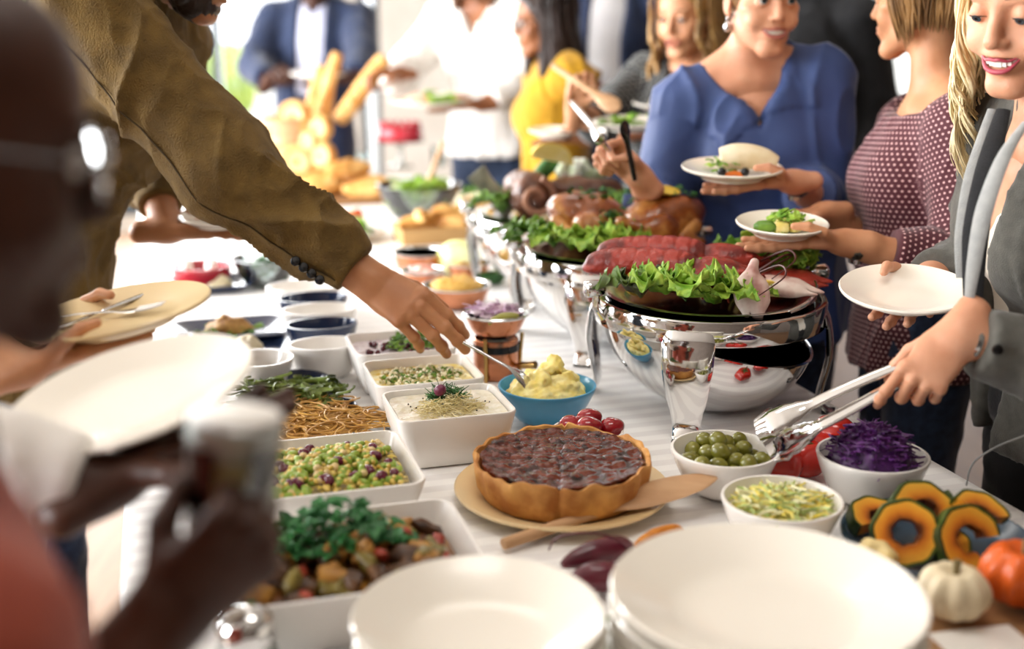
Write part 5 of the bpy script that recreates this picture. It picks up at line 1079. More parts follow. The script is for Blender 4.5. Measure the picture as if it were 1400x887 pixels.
def lips_etc(Hm, hs, parent, smile, lipm, brow, teeth=True, eye_c='#3a4a52', lids=.5, male=False):
    def T(*p): return Hm @ Vector((p[0]*hs, p[1]*hs, p[2]*hs))
    c = .006 if smile else 0; w = .031 if smile else .022
    up = [(-w, .076, -.064+c), (-w*.55, .0895, -.0635+c*.15), (-w*.2, .0945, -.0598), (0, .0945, -.061), (w*.2, .0945, -.0598), (w*.55, .0895, -.0635+c*.15), (w, .076, -.064+c)]
    g = .0125 if smile else .0055
    lo = [(-w*.97, .076, -.0645+c), (-w*.55, .089, -.0665-g*.62), (0, .0935, -.0655-g), (w*.55, .089, -.0665-g*.62), (w*.97, .076, -.0645+c)]
    obj('lips', join(tube(spline([T(*p) for p in up], 22), [.001*hs, .0023*hs, .0028*hs, .0023*hs, .001*hs], 8), tube(spline([T(*p) for p in lo], 22), [.001*hs, .0032*hs, .004*hs, .0032*hs, .001*hs], 8)), lipm, parent)
    if smile and teeth:
        for k in range(8):
            x = (k-3.5)*.0062; y = .0895-(x/.026)**2*.011; wd = .003
            q = [T(x+wd*a, y+.002*bb-abs(a)*.0004, -.0635+zz*.0085-.0005+c*.6*(x/.022)**2) for zz in (0, -1) for a, bb in ((-1, 0), (1, 0), (1, -1), (-1, -1))]
            obj('tooth', ([tuple(p) for p in q], [(0, 1, 2, 3), (7, 6, 5, 4), (0, 4, 5, 1), (1, 5, 6, 2), (2, 6, 7, 3), (3, 7, 4, 0)]), M_tooth, parent)
    for x in (-1, 1):
        e = T(x*.0315, .0745, -.001); me = mesh_of('eye', *uvs(.0136*hs, 16, 12)); o = link('eye', me, M_eye, parent, loc=e)
        d = (Hm.to_3x3() @ Vector((0, 1, -.65 if lids > .6 else -.05))).normalized()
        iris = lathe([(0, .0002*hs), (.0066*hs, .0), (.0068*hs, -.0009*hs)], 16); q = d.to_track_quat('Z', 'Y').to_matrix().to_4x4()
        io = obj('iris', xform(iris, Matrix.Translation(d*.0136*hs) @ q), mat('iris', eye_c, .1) if 'iris_'+eye_c not in MC else MC['iris_'+eye_c], o)
        MC['iris_'+eye_c] = io.data.materials[0]
        obj('pupil', xform(lathe([(0, .0004*hs), (.0026*hs, .0002*hs), (.0027*hs, -.0003*hs)], 12), Matrix.Translation(d*.0137*hs) @ q), M_pupil, io)
        zc = -.0015-.006*(lids-.35)
        la = [(x*(.0315-.0135), .081, zc-.0015), (x*.0315-.007, .0885, zc+.003*(1-lids)+.0005), (x*.0315, .0902, zc+.0045*(1-lids)), (x*.0315+.007, .0885, zc+.003*(1-lids)+.0005), (x*(.0315+.0135), .0795, zc-.001)]
        obj('lashes', tube(spline([T(*p) for p in la], 14), [.0003*hs, .0009*hs, .0012*hs, .0009*hs, .0003*hs], 6), M_lash, parent)
        bw = [(x*.014, .0905, .0215), (x*.03, .0895, .0265), (x*.05, .071, .021)]
        obj('eyebrow', tube(spline([T(*p) for p in bw], 12), [.001*hs, (.0026 if not male else .004)*hs, .0024*hs, .0008*hs], 6, .6), brow, parent)
MC = {}
M_tooth = mat('tooth_enamel', '#f2eee4', .2); M_eye = mat('eye_white', '#d6cec6', .1, coat=.5); M_pupil = mat('pupil', '#050505', .05); M_lash = mat('dark_lashes', '#1a120d', .6)
def ik(sh, wr, l1, l2, pole):
    d = wr-sh; L = np.linalg.norm(d)
    if L > (l1+l2)*.995: k = L/((l1+l2)*.995); l1 *= k; l2 *= k
    u = d/L; a = (l1*l1-l2*l2+L*L)/(2*L); hgt = math.sqrt(max(l1*l1-a*a, 0)); p = np.asarray(pole, float); p = nrm(p-u*p.dot(u)); return sh+u*a+p*hgt
def person(label, foot, face, eye, skin_m, s=None, male=False, head=None, R=None, L=None, fine=False, hs=None, smile=False, lids=.45, lipm=None, brow=None, twist=0, sw=None, nodetail=False, name='person', hand_h=None, head_h=None, nb=None, legs=True, teeth=True, group=None):
    """R, L: dict(wrist=world, fingers=world dir, palm=world dir, pose=str, pole=local)"""
    P = Pose(); f = Vector((face[0], face[1], 0)).normalized(); yaw = math.atan2(-f.x, f.y)
    W = Matrix.Translation((foot[0], foot[1], 0)) @ Matrix.Rotation(yaw, 4, 'Z'); Wi = W.inverted(); P.W = W
    def lo(p): return np.array(Wi @ Vector(p))
    def ld(d): return nrm(np.array(Wi.to_3x3() @ Vector(d)))
    e = lo(eye); s = s or e[2]/1.56; hs = hs or s; P.s = s; P.hs = hs
    hd = ld(head) if head is not None else np.array([0, 1., -.1])       # where the face points
    hz = nrm(np.array([0, 0, 1.])-hd*hd[2]); hx = np.cross(hd, hz); hx = nrm(hx)
    if twist: # head roll
        c, n_ = math.cos(twist), math.sin(twist); hx, hz = hx*c+hz*n_, hz*c-hx*n_
    Hm = Matrix(((hx[0], hd[0], hz[0], e[0]), (hx[1], hd[1], hz[1], e[1]), (hx[2], hd[2], hz[2], e[2]), (0, 0, 0, 1))); P.Hm = Hm
    N = e-hd*.052*hs-np.array([0, .0, .158*hs]) if nb is None else lo(nb); P.N = N
    pel = np.array([0, 0, .93*s]); P.pel = pel
    def sp(t, fy=0): p = pel+(N-pel)*t; return p+np.array([0, fy*s, 0])
    P.waist, P.chest, P.up = sp(.28, .01), sp(.62, .015), sp(.88, .0); P.sp = sp
    axis = nrm(N-P.waist); P.axis = axis
    sd = np.array([1., 0, 0]); sd = nrm(sd-axis*sd.dot(axis)); P.sd = sd; fw = nrm(np.cross(axis, sd)); P.fw = fw
    sw = (sw or (.185 if male else .158))*s; P.sw = sw
    P.sh = {1: N+sd*sw-axis*.055*s-fw*.005, -1: N-sd*sw-axis*.055*s-fw*.005}
    P.el, P.wr, P.hm = {}, {}, {}
    l1, l2 = .285*s, .25*s
    for k, A in ((1, R), (-1, L)):
        if A is None: A = dict(wrist=None, pose='relax')
        if A.get('wrist') is None:
            w = P.sh[k]+np.array([k*.06*s, .06*s, -.5*s]); fd, pn = np.array([0, .15, -1.]), np.array([-k, 0, 0.])
        else: w = lo(A['wrist']); fd = ld(A['fingers']); pn = ld(A['palm'])
        if 'shift' in A: P.sh[k] = P.sh[k]+np.array(A['shift'])
        pole = np.array(A.get('pole', (k*.4, -.6, -.6)), float)
        el = ik(P.sh[k], w, l1*A.get('len', 1), l2*A.get('len', 1), pole); P.el[k] = el; P.wr[k] = w
        z = -pn; y = nrm(fd); z = nrm(z-y*z.dot(y)); x = np.cross(y, z)
        P.hm[k] = Matrix(((x[0], y[0], z[0], w[0]), (x[1], y[1], z[1], w[1]), (x[2], y[2], z[2], w[2]), (0, 0, 0, 1)))
        setattr(P, 'pose%d' % k, A.get('pose', 'relax'))
    P.bs = 1.1 if male else 1.0
    parts = []
    # upper body: head, neck, shoulders
    b = Blob(head_h or (.0036 if fine else .0055)); head_prims(b, Hm, hs, male, smile, lids)
    nk = .056 if male else .047
    hb = np.array(Hm @ Vector((0, -.028*hs, -.05*hs)))
    b.seg(hb, N+axis*.01*s, nk*s*.98, nk*s*1.08, .025*s)
    for k in (1, -1):
        b.seg(N+axis*.035*s+sd*k*.02*s-fw*.012, P.sh[k]+axis*.012*s, .036*s, .044*s, .03*s)
        b.seg(N-axis*.02*s+fw*.045*s+sd*k*.02*s, P.sh[k]+axis*.0*s+fw*.02*s, .0135*s, .016*s, .02*s)       # collar bones
    b.seg(N-axis*.03*s, P.sp(.62, .012), .1*s*P.bs, .13*s*P.bs, .04*s, side=sd, flat0=.55, flat1=.72, cut1=True)
    parts.append(b.mesh())
    b = Blob(.011)
    b.seg(P.sp(.8, .01), P.chest, .12*s*P.bs, .135*s*P.bs, .03, side=sd, flat0=.66, flat1=.74); b.seg(P.chest, P.waist, .132*s*P.bs, .115*s*P.bs, .03, side=sd, flat0=.75, flat1=.78)
    b.seg(P.waist, pel-np.array([0, 0, .06*s]), .118*s*P.bs, .16*s, .03, side=sd, flat0=.78, flat1=.72)
    if not male:
        for k in (1, -1): b.ell(P.sp(.6)+sd*k*.062*s+fw*.085*s, (.055*s, .05*s, .055*s), .03)
    for k in (1, -1): b.seg(P.sh[k], P.el[k], .045*s, .036*s, .02)
    if legs:
        for k in (1, -1):
            hip = pel+np.array([k*.085*s, 0, -.06*s]); kn = np.array([k*.09*s, .015*s, .49*s]); an = np.array([k*.09*s, -.01*s, .09*s])
            b.seg(hip, kn, .078*s, .05*s, .02); b.seg(kn, an, .05*s, .032*s, .01); b.seg(an-np.array([0, .02, .045*s]), an+np.array([0, .14*s, -.055*s]), .034*s, .026*s, .02)
    parts.append(b.mesh())
    hh = hand_h or (.0026 if fine else .0042)
    for k in (1, -1):
        b = Blob(hh); hand_prims(b, P.hm[k], getattr(P, 'pose%d' % k), k == 1, s*(1.06 if male else .98), 1.08 if male else .94)
        b.seg(P.el[k]+(P.wr[k]-P.el[k])*.3, P.wr[k]-(P.wr[k]-P.el[k])*.03, .037*s*P.bs, .0255*s*P.bs, .02)
        parts.append(b.mesh())
    o = obj(name, npjoin(parts), skin_m); o.matrix_world = W; tag(o, label, 'person', group); P.o = o
    if not nodetail: lips_etc(Hm, hs, o, smile, lipm or skin_m, brow or M_lash, lids=lids, male=male, teeth=teeth)
    return P
def folds(amp, sc, seed, st=(1, 1, .5)):
    st = np.array(st)
    def f(P):
        Q = P*st+.035*np.stack([vnoise(P, 9, seed+1), vnoise(P, 9, seed+2), vnoise(P, 9, seed+3)], 1)
        n = 1-np.abs(2*vnoise(Q, sc, seed)-1); n2 = 1-np.abs(2*vnoise(Q, sc*2.1, seed+7)-1); k = .35+.65*vnoise(P, 5, seed+9)
        return 1.5*amp*k*(n**5-.2)+amp*.6*k*(n2**4-.2)
    return f
def garment(P, name, m, g=.014, sleeves=(1.9, 1.9), hem=.86, h=.008, fold=(.009, 16, 1), sr=(.064, .054, .043), v=None, open_=0, belly=.0, male=False, boat=None, flare=1.0, body=True, arm_k=.03, puv=False, cuts=(), stand=0, low=None, bust=True):
    """cloth shell over the torso with sleeves; v=(depth,halfwidth) cuts a neck opening, open_ an open front"""
    s, sd, fw, ax = P.s, P.sd, P.fw, P.axis; b = Blob(h); bs = P.bs
    hemp = P.pel+np.array([0, 0, (hem-.93)*s])
    b.seg(P.N-ax*.035*s, P.sp(.8, .008), .095*s*bs+g, .122*s*bs+g, .03, side=sd, flat0=.6, flat1=.72)
    b.seg(P.sp(.8, .008), P.chest, .122*s*bs+g, .138*s*bs+g, .03, side=sd, flat0=.72, flat1=.78)
    b.seg(P.chest, P.waist, .138*s*bs+g, (.122*s+belly)*bs+g, .03, side=sd, flat0=.78, flat1=.82)
    b.seg(P.waist, hemp, (.122*s+belly)*bs+g, (.158*s+belly)*flare+g, .03, side=sd, flat0=.82, flat1=.78, cut1=True)
    if not male and bust:
        for k in (1, -1): b.ell(P.sp(.6)+sd*k*.062*s+fw*.088*s, (.058*s+g*.6, .052*s+g*.5, .062*s+g*.6), .045)
    for k in (1, -1):
        b.seg(P.N+ax*.012*s+sd*k*.045*s-fw*.01, P.sh[k], .034*s+g*.7, .05*s+g*.7, .035)
        sl = sleeves[0] if k == 1 else sleeves[1]
        if sl <= 0: continue
        if sl <= 1: b.seg(P.sh[k], P.sh[k]+(P.el[k]-P.sh[k])*sl, sr[0]*s, sr[1]*s, arm_k, cut1=True); continue
        b.seg(P.sh[k], P.el[k], sr[0]*s, sr[1]*s, arm_k)
        b.seg(P.el[k], P.el[k]+(P.wr[k]-P.el[k])*(sl-1), sr[1]*s, sr[2]*s, .02, cut1=True)
    if stand: b.seg(P.N-ax*.02*s-fw*.005, P.N+ax*stand*s-fw*.002, .066*s*bs, .06*s*bs, .02, cut1=True)
    big_lo, big_hi = P.N-.6, P.N+.6
    tip = lambda d: P.N-ax*d*s
    if v:
        q = tip(v[0]); a = v[0]/v[1]                     # region above the two slanted planes, in front
        n1 = -(ax+sd*(-a)); n2 = -(ax+sd*a)
        b.poly([(n1, n1.dot(q)), (n2, n2.dot(q)), (-fw, -(P.N).dot(fw)+.012*s)], big_lo, big_hi, .006)
        # back of the neck
        q2 = P.N+ax*.005*s; b.ell(q2+ax*.05*s, (.07*s, .075*s, .06*s), .01, op='sub')
    if boat:
        c = P.N+ax*boat[2]*s; b.ell(c+fw*.005, (boat[0]*s, boat[1]*s, .075*s), .012, axes=np.array([sd, fw, ax]), op='sub')
    if open_:
        q = tip(0.04); b.poly([(sd, sd.dot(P.N)+open_), (-sd, -sd.dot(P.N)+open_), (-fw, -(P.N-fw*0).dot(fw)-.03)], P.N-1.0, P.N+.6, .006)
    for c in cuts: b.poly(*c)
    dsp = None
    if fold:
        f0 = folds(*fold)
        def dsp(X):
            w = np.ones(len(X))
            for k in (1, -1):
                sl = sleeves[0] if k == 1 else sleeves[1]
                if sl > 1:
                    e_ = P.el[k]+(P.wr[k]-P.el[k])*(sl-1); dr = nrm(P.wr[k]-P.el[k]); near = np.linalg.norm(X-e_, axis=1) < .2*s; w = np.where(near, np.minimum(w, np.clip(.12-((X-e_)@dr)/(.075*s), .12, 1)), w)
            return f0(X)*w
    vf = b.mesh(dsp)
    o = obj(name, vf, m, P.o)
    if puv:
        X = vf[0]; best = np.full(len(X), 1e9); uv = np.zeros((len(X), 3))
        segs = [(P.pel, P.N, .15*s, sd)]+[(P.sh[k], P.el[k], .06*s, None) for k in (1, -1)]+[(P.el[k], P.wr[k], .05*s, None) for k in (1, -1)]
        for i, (a, c, r, sdv) in enumerate(segs):
            w = nrm(c-a); x = nrm(sdv-w*w.dot(sdv)) if sdv is not None else nrm(np.cross(w, (0.3, .9, .2))); y = np.cross(w, x); d = X-a; t = np.clip(d@w, -.2 if i == 0 else 0, np.linalg.norm(c-a)); q = d-t[:, None]*w
            dist = np.linalg.norm(q, axis=1)-r; take = dist < best; th = np.arctan2(q@y, q@x)
            uv[take] = np.stack([th*r*(.9 if i == 0 else 1), (d@w), np.full(len(X), i*.1)], 1)[take]; best[take] = dist[take]
        at_ = o.data.attributes.new('puv', 'FLOAT_VECTOR', 'POINT'); at_.data.foreach_set('vector', uv.astype(np.float32).ravel())
    return o
def trousers(P, m, g=.012, h=.012, flare=.06):
    s = P.s; b = Blob(h); b.seg(P.pel+np.array([0, 0, .09*s]), P.pel-np.array([0, 0, .07*s]), .135*s+g, .16*s+g, .03, flat0=.75)
    for k in (1, -1):
        hip = P.pel+np.array([k*.085*s, 0, -.06*s]); kn = np.array([k*.09*s, .015*s, .49*s]); an = np.array([k*.09*s, -.01*s, .07*s]); b.seg(hip, kn, .082*s+g, .055*s+g, .02); b.seg(kn, an, .055*s+g, flare*s, .02, cut1=True)
        an = np.array([k*.09*s, -.01*s, .05]); 
    obj('trousers', b.mesh(folds(.006, 18, 4)), m, P.o)
    for k in (1, -1):
        an = np.array([k*.09*s, -.02*s, .045]); sb = Blob(.008).seg(an, an+np.array([0, .16*s, -.008]), .042*s, .036*s, .02)
        obj('shoe', sb.mesh(), M_shoe, P.o)
M_shoe = mat('dark_leather', '#15110f', .4)
# ---------------------------------------------------------------- hair
def hair_mat(name, c1, c2, rough=.38): return mat(name, c1, rough, c2, 26, bump=.35, bscale=60, stretch=(1, 1, .18), sheen=.1, contrast=(.3, .7), detail=5)
def hair(P, m, zend, n=150, wave=(.01, 25), part=.02, az=(55, 305), thick=.0075, layers=2, rad=1.06, spread=.0, seed=1, curl_in=0.0, front_end=None, flow=None, cap=True, capcut=.02, name='hair', bang=False, clump=12, jit=4.0):
    """swept locks from the parting over the skull and down to zend (head space)"""
    hs = P.hs; Hm = P.Hm; rr = random.Random(seed); out = []
    def T(p): return Hm @ Vector((p[0]*hs, p[1]*hs, p[2]*hs))
    HA = np.array(Hm); C = np.array([0, -.018, .034]); A = np.array([.074, .094, .08])*rad+.004
    ncl = max(1, n//clump); CL = [(rr.uniform(*az), rr.uniform(0, 6.28), wave[1]*rr.uniform(.75, 1.3), rr.uniform(-.025, .025), rr.choice(range(layers))*.007) for _ in range(ncl)]
    for i in range(n):
        cl = CL[i % ncl]; a = math.radians(min(az[1], max(az[0], cl[0]+rr.gauss(0, jit)))); lay = cl[4]+rr.uniform(0, .007)
        dx, dy = -math.sin(a), math.cos(a); ph = cl[1]+rr.gauss(0, .35)
        wv_ = cl[2]; ze = (zend if front_end is None else zend+(front_end-zend)*max(0, (math.cos(a)+.3)/1.3))+cl[3]+rr.uniform(-.015, .015)
        sgn = 1 if dx > 0 else -1; pts = []
        p0 = np.array([part*sgn*.2+part*.5, dy*.03-.005, C[2]+A[2]+lay*.5])
        pts.append(p0)
        for t in (25, 50, 75, 95):
            th = math.radians(t); r_ = (A+lay); pts.append(C+np.array([dx*r_[0]*math.sin(th), dy*r_[1]*math.sin(th), r_[2]*math.cos(th)]))
        q = pts[-1].copy(); steps = max(3, int((q[2]-ze)/.018)); w, wf = wave[0], wv_
        for k in range(1, steps+1):
            u = k/steps; z = q[2]+(ze-q[2])*u
            wob = w*math.sin(wf*z*1.0+ph)*min(1, u*2.5); inw = 1-curl_in*u*u+spread*u
            p = np.array([dx*(A[0]+lay)*inw+dy*wob, dy*(A[1]+lay)*inw*.95-.018-dx*wob, z])
            p[:2] += np.array([dx, dy])*w*.6*math.cos(wf*z+ph)*min(1, u*2.5)
            if flow: p[0] += flow[0]*u*u; p[1] += flow[1]*u*u
            pts.append(p)
        path = spline_np(np.array(pts)*hs, int(len(pts)*1.5))@HA[:3, :3].T+HA[:3, 3]
        out.append(tube_np(path, [thick*.5*hs, thick*hs, thick*1.1*hs, thick*hs, thick*.75*hs, thick*.15*hs], 5, .5))
    o = obj(name, npjoin(out), m, P.o)
    if cap:
        b = Blob(.006 if hs > .9 else .008); R3 = np.array(Hm.to_3x3().transposed())
        b.ell(np.array(T(C)), (A+.001)*hs, .01, axes=R3)
        fwd = R3[1]; up = R3[2]; q = np.array(T((0, .05, capcut)))
        nn = -nrm(fwd*1.0-up*.55); b.poly([(nn, nn.dot(q))], q-.5, q+.5, .01)
        q = np.array(T((0, 0, -.06))); b.poly([(up, up.dot(q))], q-.5, q+.5, .01)
        obj('hair_base', b.mesh(), m, o)
    return o
def hold(c, R, n, out, pose='plate', dz=.011, ext=.026, **k):
    n = Vector(n).normalized(); o = Vector(out); o = (o-n*o.dot(n)).normalized()
    return dict(wrist=c+o*(R+ext)-n*dz, fingers=-o, palm=n, pose=pose, **k)
def held_plate(label, p, R, normal, m=None, group='hand held plates', well=.62, h=.02):
    o = link('plate', plate_mesh(R, h=h, well=well), m or M_cream); o.location = p; o.rotation_euler = Vector(normal).to_track_quat('Z', 'Y').to_euler(); return tag(o, label, 'plate', group)
def on_plate(o, x, y, z): return o.matrix_basis @ Vector((x, y, z)) if False else (Matrix.Translation(o.location) @ o.rotation_euler.to_matrix().to_4x4()) @ Vector((x, y, z))
# ================================================================ the guests
SK_fair = skin('fair_skin', '#c98d6c', '#d8a182'); SK_fair2 = skin('light_warm_skin', '#bf8560', '#cf9974'); SK_tan = skin('tanned_skin', '#a9714c', '#bd855e'); SK_dark = skin('dark_brown_skin', '#3a2015', '#4e2d1e'); SK_mid = skin('brown_skin', '#8a573a', '#a06a49')
LIP_rose = mat('rose_lips', '#a8404e', .3, '#bb5560', 40); LIP_nat = mat('natural_lips', '#b4685c', .35)
BR_brown = mat('brown_brow', '#5a4028', .7)
def fabric(name, c1, c2, scale=30, bump=.25, bscale=420, rough=.85, sheen=.25, **k): return mat(name, c1, rough, c2, scale, bump=bump, bscale=bscale, sheen=sheen, **k)
F_grey = fabric('grey_wool', '#4d4b45', '#57554e', 60); F_lgrey = fabric('pale_grey_lining', '#8f908e', '#9c9c99', 50)
F_cream = fabric('cream_blouse', '#efe6d6', '#e6dbc8', 8); F_black = fabric('black_cloth', '#121214', '#1a1a1d', 40); F_navy = fabric('navy_wool', '#1a2744', '#22304f', 40); F_denim = fabric('dark_denim', '#1f2c44', '#2c3c58', 60)
F_blue = fabric('blue_silk_blouse', '#2c3f72', '#354b7e', 6, .05, rough=.6); F_yel = fabric('yellow_knit', '#bd8d12', '#ab7e0e', 10); F_white = fabric('white_cotton', '#f1eeea', '#e6e1da', 8)
F_khaki = fabric('tan_corduroy_jacket', '#5c461c', '#745a28', 22, .5, 300, sheen=.04); F_coral = fabric('coral_knit', '#94402e', '#a54e39', 20); F_wshirt = F_white
F_dnavy = fabric('dark_navy_jersey', '#1b202b', '#232936', 20)
def dots(name, base, dot, size, rad, rough=.8, base2=None):
    m, nt, b = node_mat(name, rough); L = nt.links.new
    a = nt.nodes.new('ShaderNodeAttribute'); a.attribute_name = 'puv'; sp = nt.nodes.new('ShaderNodeSeparateXYZ'); L(a.outputs['Vector'], sp.inputs[0])
    def math_(op, x, y=None, c=None):
        n = nt.nodes.new('ShaderNodeMath'); n.operation = op
        for i, q in enumerate((x, y, c)):
            if q is None: continue
            if isinstance(q, (int, float)): n.inputs[i].default_value = q
            else: L(q, n.inputs[i])
        return n.outputs[0]
    v = math_('DIVIDE', sp.outputs[1], size); row = math_('FLOOR', v); odd = math_('MULTIPLY', math_('MODULO', row, 2.0), .5)
    u = math_('ADD', math_('DIVIDE', sp.outputs[0], size), odd)
    fu = math_('SUBTRACT', math_('FRACT', u), .5); fv = math_('SUBTRACT', math_('FRACT', v), .5)
    d = math_('SQRT', math_('ADD', math_('MULTIPLY', fu, fu), math_('MULTIPLY', fv, fv)))
    r = nt.nodes.new('ShaderNodeValToRGB'); r.color_ramp.elements[0].position = rad; r.color_ramp.elements[0].color = lin(dot); r.color_ramp.elements[1].position = rad+.06; r.color_ramp.elements[1].color = lin(base)
    L(d, r.inputs[0]); L(r.outputs[0], b.inputs['Base Color']); b.inputs['Sheen Weight'].default_value = .2
    return m
F_polka = dots('maroon_polka_dot', '#480a1a', '#dcaeac', .0098, .17); F_spot = dots('black_spotted_blouse', '#17181a', '#8f928d', .017, .15)
def stripes_mat(name, c1, c2, sc):
    m, nt, b = node_mat(name, .8); tc = nt.nodes.new('ShaderNodeTexCoord'); wv = nt.nodes.new('ShaderNodeTexWave'); wv.bands_direction = 'X'; wv.inputs['Scale'].default_value = sc
    r = nt.nodes.new('ShaderNodeValToRGB'); r.color_ramp.elements[0].color = lin(c1); r.color_ramp.elements[1].color = lin(c2); nt.links.new(tc.outputs['Object'], wv.inputs['Vector']); nt.links.new(wv.outputs['Fac'], r.inputs[0]); nt.links.new(r.outputs[0], b.inputs['Base Color']); return m
F_stripe = stripes_mat('striped_shirt', '#a9b3d8', '#e6e6f2', 18)
H_blond = hair_mat('blond_hair', '#d4b579', '#f7ecc6'); H_bob = hair_mat('dark_blond_hair', '#54381f', '#9a7446'); H_wavy = hair_mat('golden_brown_hair', '#7d5a30', '#c49a5c'); H_dark = hair_mat('dark_brown_hair', '#1d120d', '#33211a'); H_brown = hair_mat('brown_hair', '#4a2e1d', '#704a30'); H_black = hair_mat('black_hair', '#0f0c0b', '#241a16')
D = atd
# ---- woman in the grey blazer with tongs
pw1 = D(1237, 411, 1.82)
PB = person('person in a grey blazer holding steel tongs over the olives', (.95, 1.9), (-1, -.1), D(1412, -8, 1.70), SK_fair, s=.95, hs=1.06, head=(-.76, -.57, -.31), smile=True, lids=.86, lipm=LIP_rose, brow=BR_brown, fine=True, twist=.06,
    L=dict(wrist=D(1306, 458, 1.585), fingers=(-.62, -.36, -.66), palm=(.12, .74, -.56), pose='tongs', pole=(-.3, -.6, -.7)), R=hold(pw1, .101, (-.05, -.16, .985), (.55, .83, 0), pole=(.6, -.5, -.7)), nb=D(1440, 172, 1.76))
garment(PB, 'blouse', F_cream, .006, (0, 0), .9, .008, (.006, 18, 2, (1, 1, .3)), v=(.17, .075))
garment(PB, 'blazer', F_grey, .02, (1.9, 1.86), .80, .0065, (.012, 10, 5), (.07, .062, .05), open_=.035, flare=1.05, cuts=())
trousers(PB, F_black)
hair(PB, H_blond, -.26, 1000, (.018, 40), .03, (66, 294), .0026, 4, 1.1, .12, 2)
# ---- woman in polka dots
pw2 = D(1068, 320, 2.12)
PP = person('person in a maroon polka dot top turning away, holding a salad plate', (.83, 2.3), (-1, .02), D(1262, -6, 2.27), SK_fair2, head=(-.72, .66, -.05), brow=BR_brown, lipm=LIP_nat, fine=True, nb=D(1278, 140, 2.3),
    L=hold(pw2, .083, (0, -.1, .99), (1, -.12, 0), pole=(-.2, -.8, -.6)), R=dict(wrist=D(1126, 291, 2.32), fingers=(-1, -.35, -.05), palm=(-.1, -.4, -.9), pose='relax', pole=(.4, -.7, -.6)))
garment(PP, 'polka_dot_top', F_polka, .02, (1.55, 1.62), .80, .0065, (.012, 10, 3), (.072, .066, .052), boat=(.16, .125, .03), puv=True, flare=1.02)
trousers(PP, F_denim)
hair(PP, H_bob, -.045, 900, (.005, 22), .015, (64, 296), .0036, 3, 1.1, seed=4, curl_in=.22, front_end=-.12, spread=.02)
# ---- woman in blue
pw3 = D(1000, 243, 2.32)
PU = person('person in a blue V neck blouse holding a plate and servers', (.60, 2.66), (-.08, -1), D(1042, -2, 2.46), SK_fair, head=(.2, -1, -.05), smile=True, lids=.4, lipm=LIP_nat, brow=BR_brown, fine=True,
    L=hold(pw3, .1, (0, -.08, .99), (1, .15, 0), pole=(-.3, -.3, -1)), R=dict(wrist=D(874, 240, 2.42), fingers=(-.7, -.1, .68), palm=(-.3, -.55, -.3), pose='grip', pole=(.12, -.1, -1)))
garment(PU, 'blue_blouse', F_blue, .018, (1.5, 1.5), .78, .0065, (.014, 10, 7, (1, 1, .35)), (.074, .07, .062), v=(.115, .082), flare=1.12, belly=.012)
trousers(PU, F_denim)
hair(PU, H_bob, .0, 120, (.002, 10), .02, (80, 280), .008, 2, 1.05, seed=6, curl_in=.5)
# ---- woman with wavy hair
pw4 = D(868, 177, 3.05)
PWv = person('person in a dark spotted blouse raising wooden servers', (.46, 3.48), (-.6, -.8), D(938, 20, 3.34), SK_fair2, head=(-.62, -.76, -.16), smile=True, lids=.35, lipm=LIP_nat, brow=BR_brown, teeth=False, head_h=.0038,
    R=dict(wrist=D(786, 150, 3.16), fingers=(.12, -.1, 1), palm=(.1, -.9, .1), pose='grip', pole=(.5, .1, -.9)), L=hold(pw4, .11, (0, -.05, 1), (1, .2, 0), pole=(-.6, -.4, -.7)))
garment(PWv, 'spotted_blouse', F_spot, .018, (1.3, 1.6), .8, .008, (.008, 12, 9), (.07, .064, .05), v=(.1, .06), puv=True)
trousers(PWv, F_black, h=.016)
hair(PWv, H_wavy, -.3, 520, (.018, 38), .02, (48, 312), .0048, 4, 1.1, .12, 8)
# ---- woman in yellow
pw5 = D(757, 187, 3.72)
PY = person('person in a yellow top seen from the side, beyond the chafing dishes', (.16, 4.02), (-.95, -.3), D(740, 28, 3.92), SK_mid, head=(-.97, -.22, -.1), lids=.4, lipm=LIP_nat, head_h=.0042,
    L=hold(pw5, .08, (0, -.05, 1), (1, .2, 0)))
garment(PY, 'yellow_top', F_yel, .016, (.3, .3), .8, .008, (.011, 10, 11, (1, 1, .2)), (.07, .068, .05), boat=(.09, .075, .05), flare=1.1)
trousers(PY, F_denim, h=.016)
hair(PY, H_dark, -.42, 420, (.01, 22), .01, (58, 302), .007, 3, 1.1, .05, 10, flow=(-.02, .02))
# ---- woman in white
pw6 = D(590, 142, 4.5)
PH = person('person in a white blouse at the far end, holding a wide plate', (-.08, 4.98), (-.35, -.93), D(650, -50, 4.72), SK_mid, head=(-.3, -.9, -.25), lipm=LIP_nat, brow=BR_brown,
    L=hold(pw6, .165, (0, -.08, 1), (1, .2, 0), pole=(-.7, -.3, -.6)), R=dict(wrist=D(548, 100, 4.62), fingers=(-.9, -.3, .1), palm=(0, -.2, -1), pose='cup', pole=(.7, -.2, -.7)))
garment(PH, 'white_blouse', F_white, .022, (1.8, 1.8), .84, .009, (.012, 10, 13), (.08, .075, .055), v=(.14, .07), flare=1.1)
trousers(PH, F_denim, h=.016)
hair(PH, H_brown, -.2, 150, (.01, 30), .02, (50, 310), .011, 2, 1.1, .05, 12)
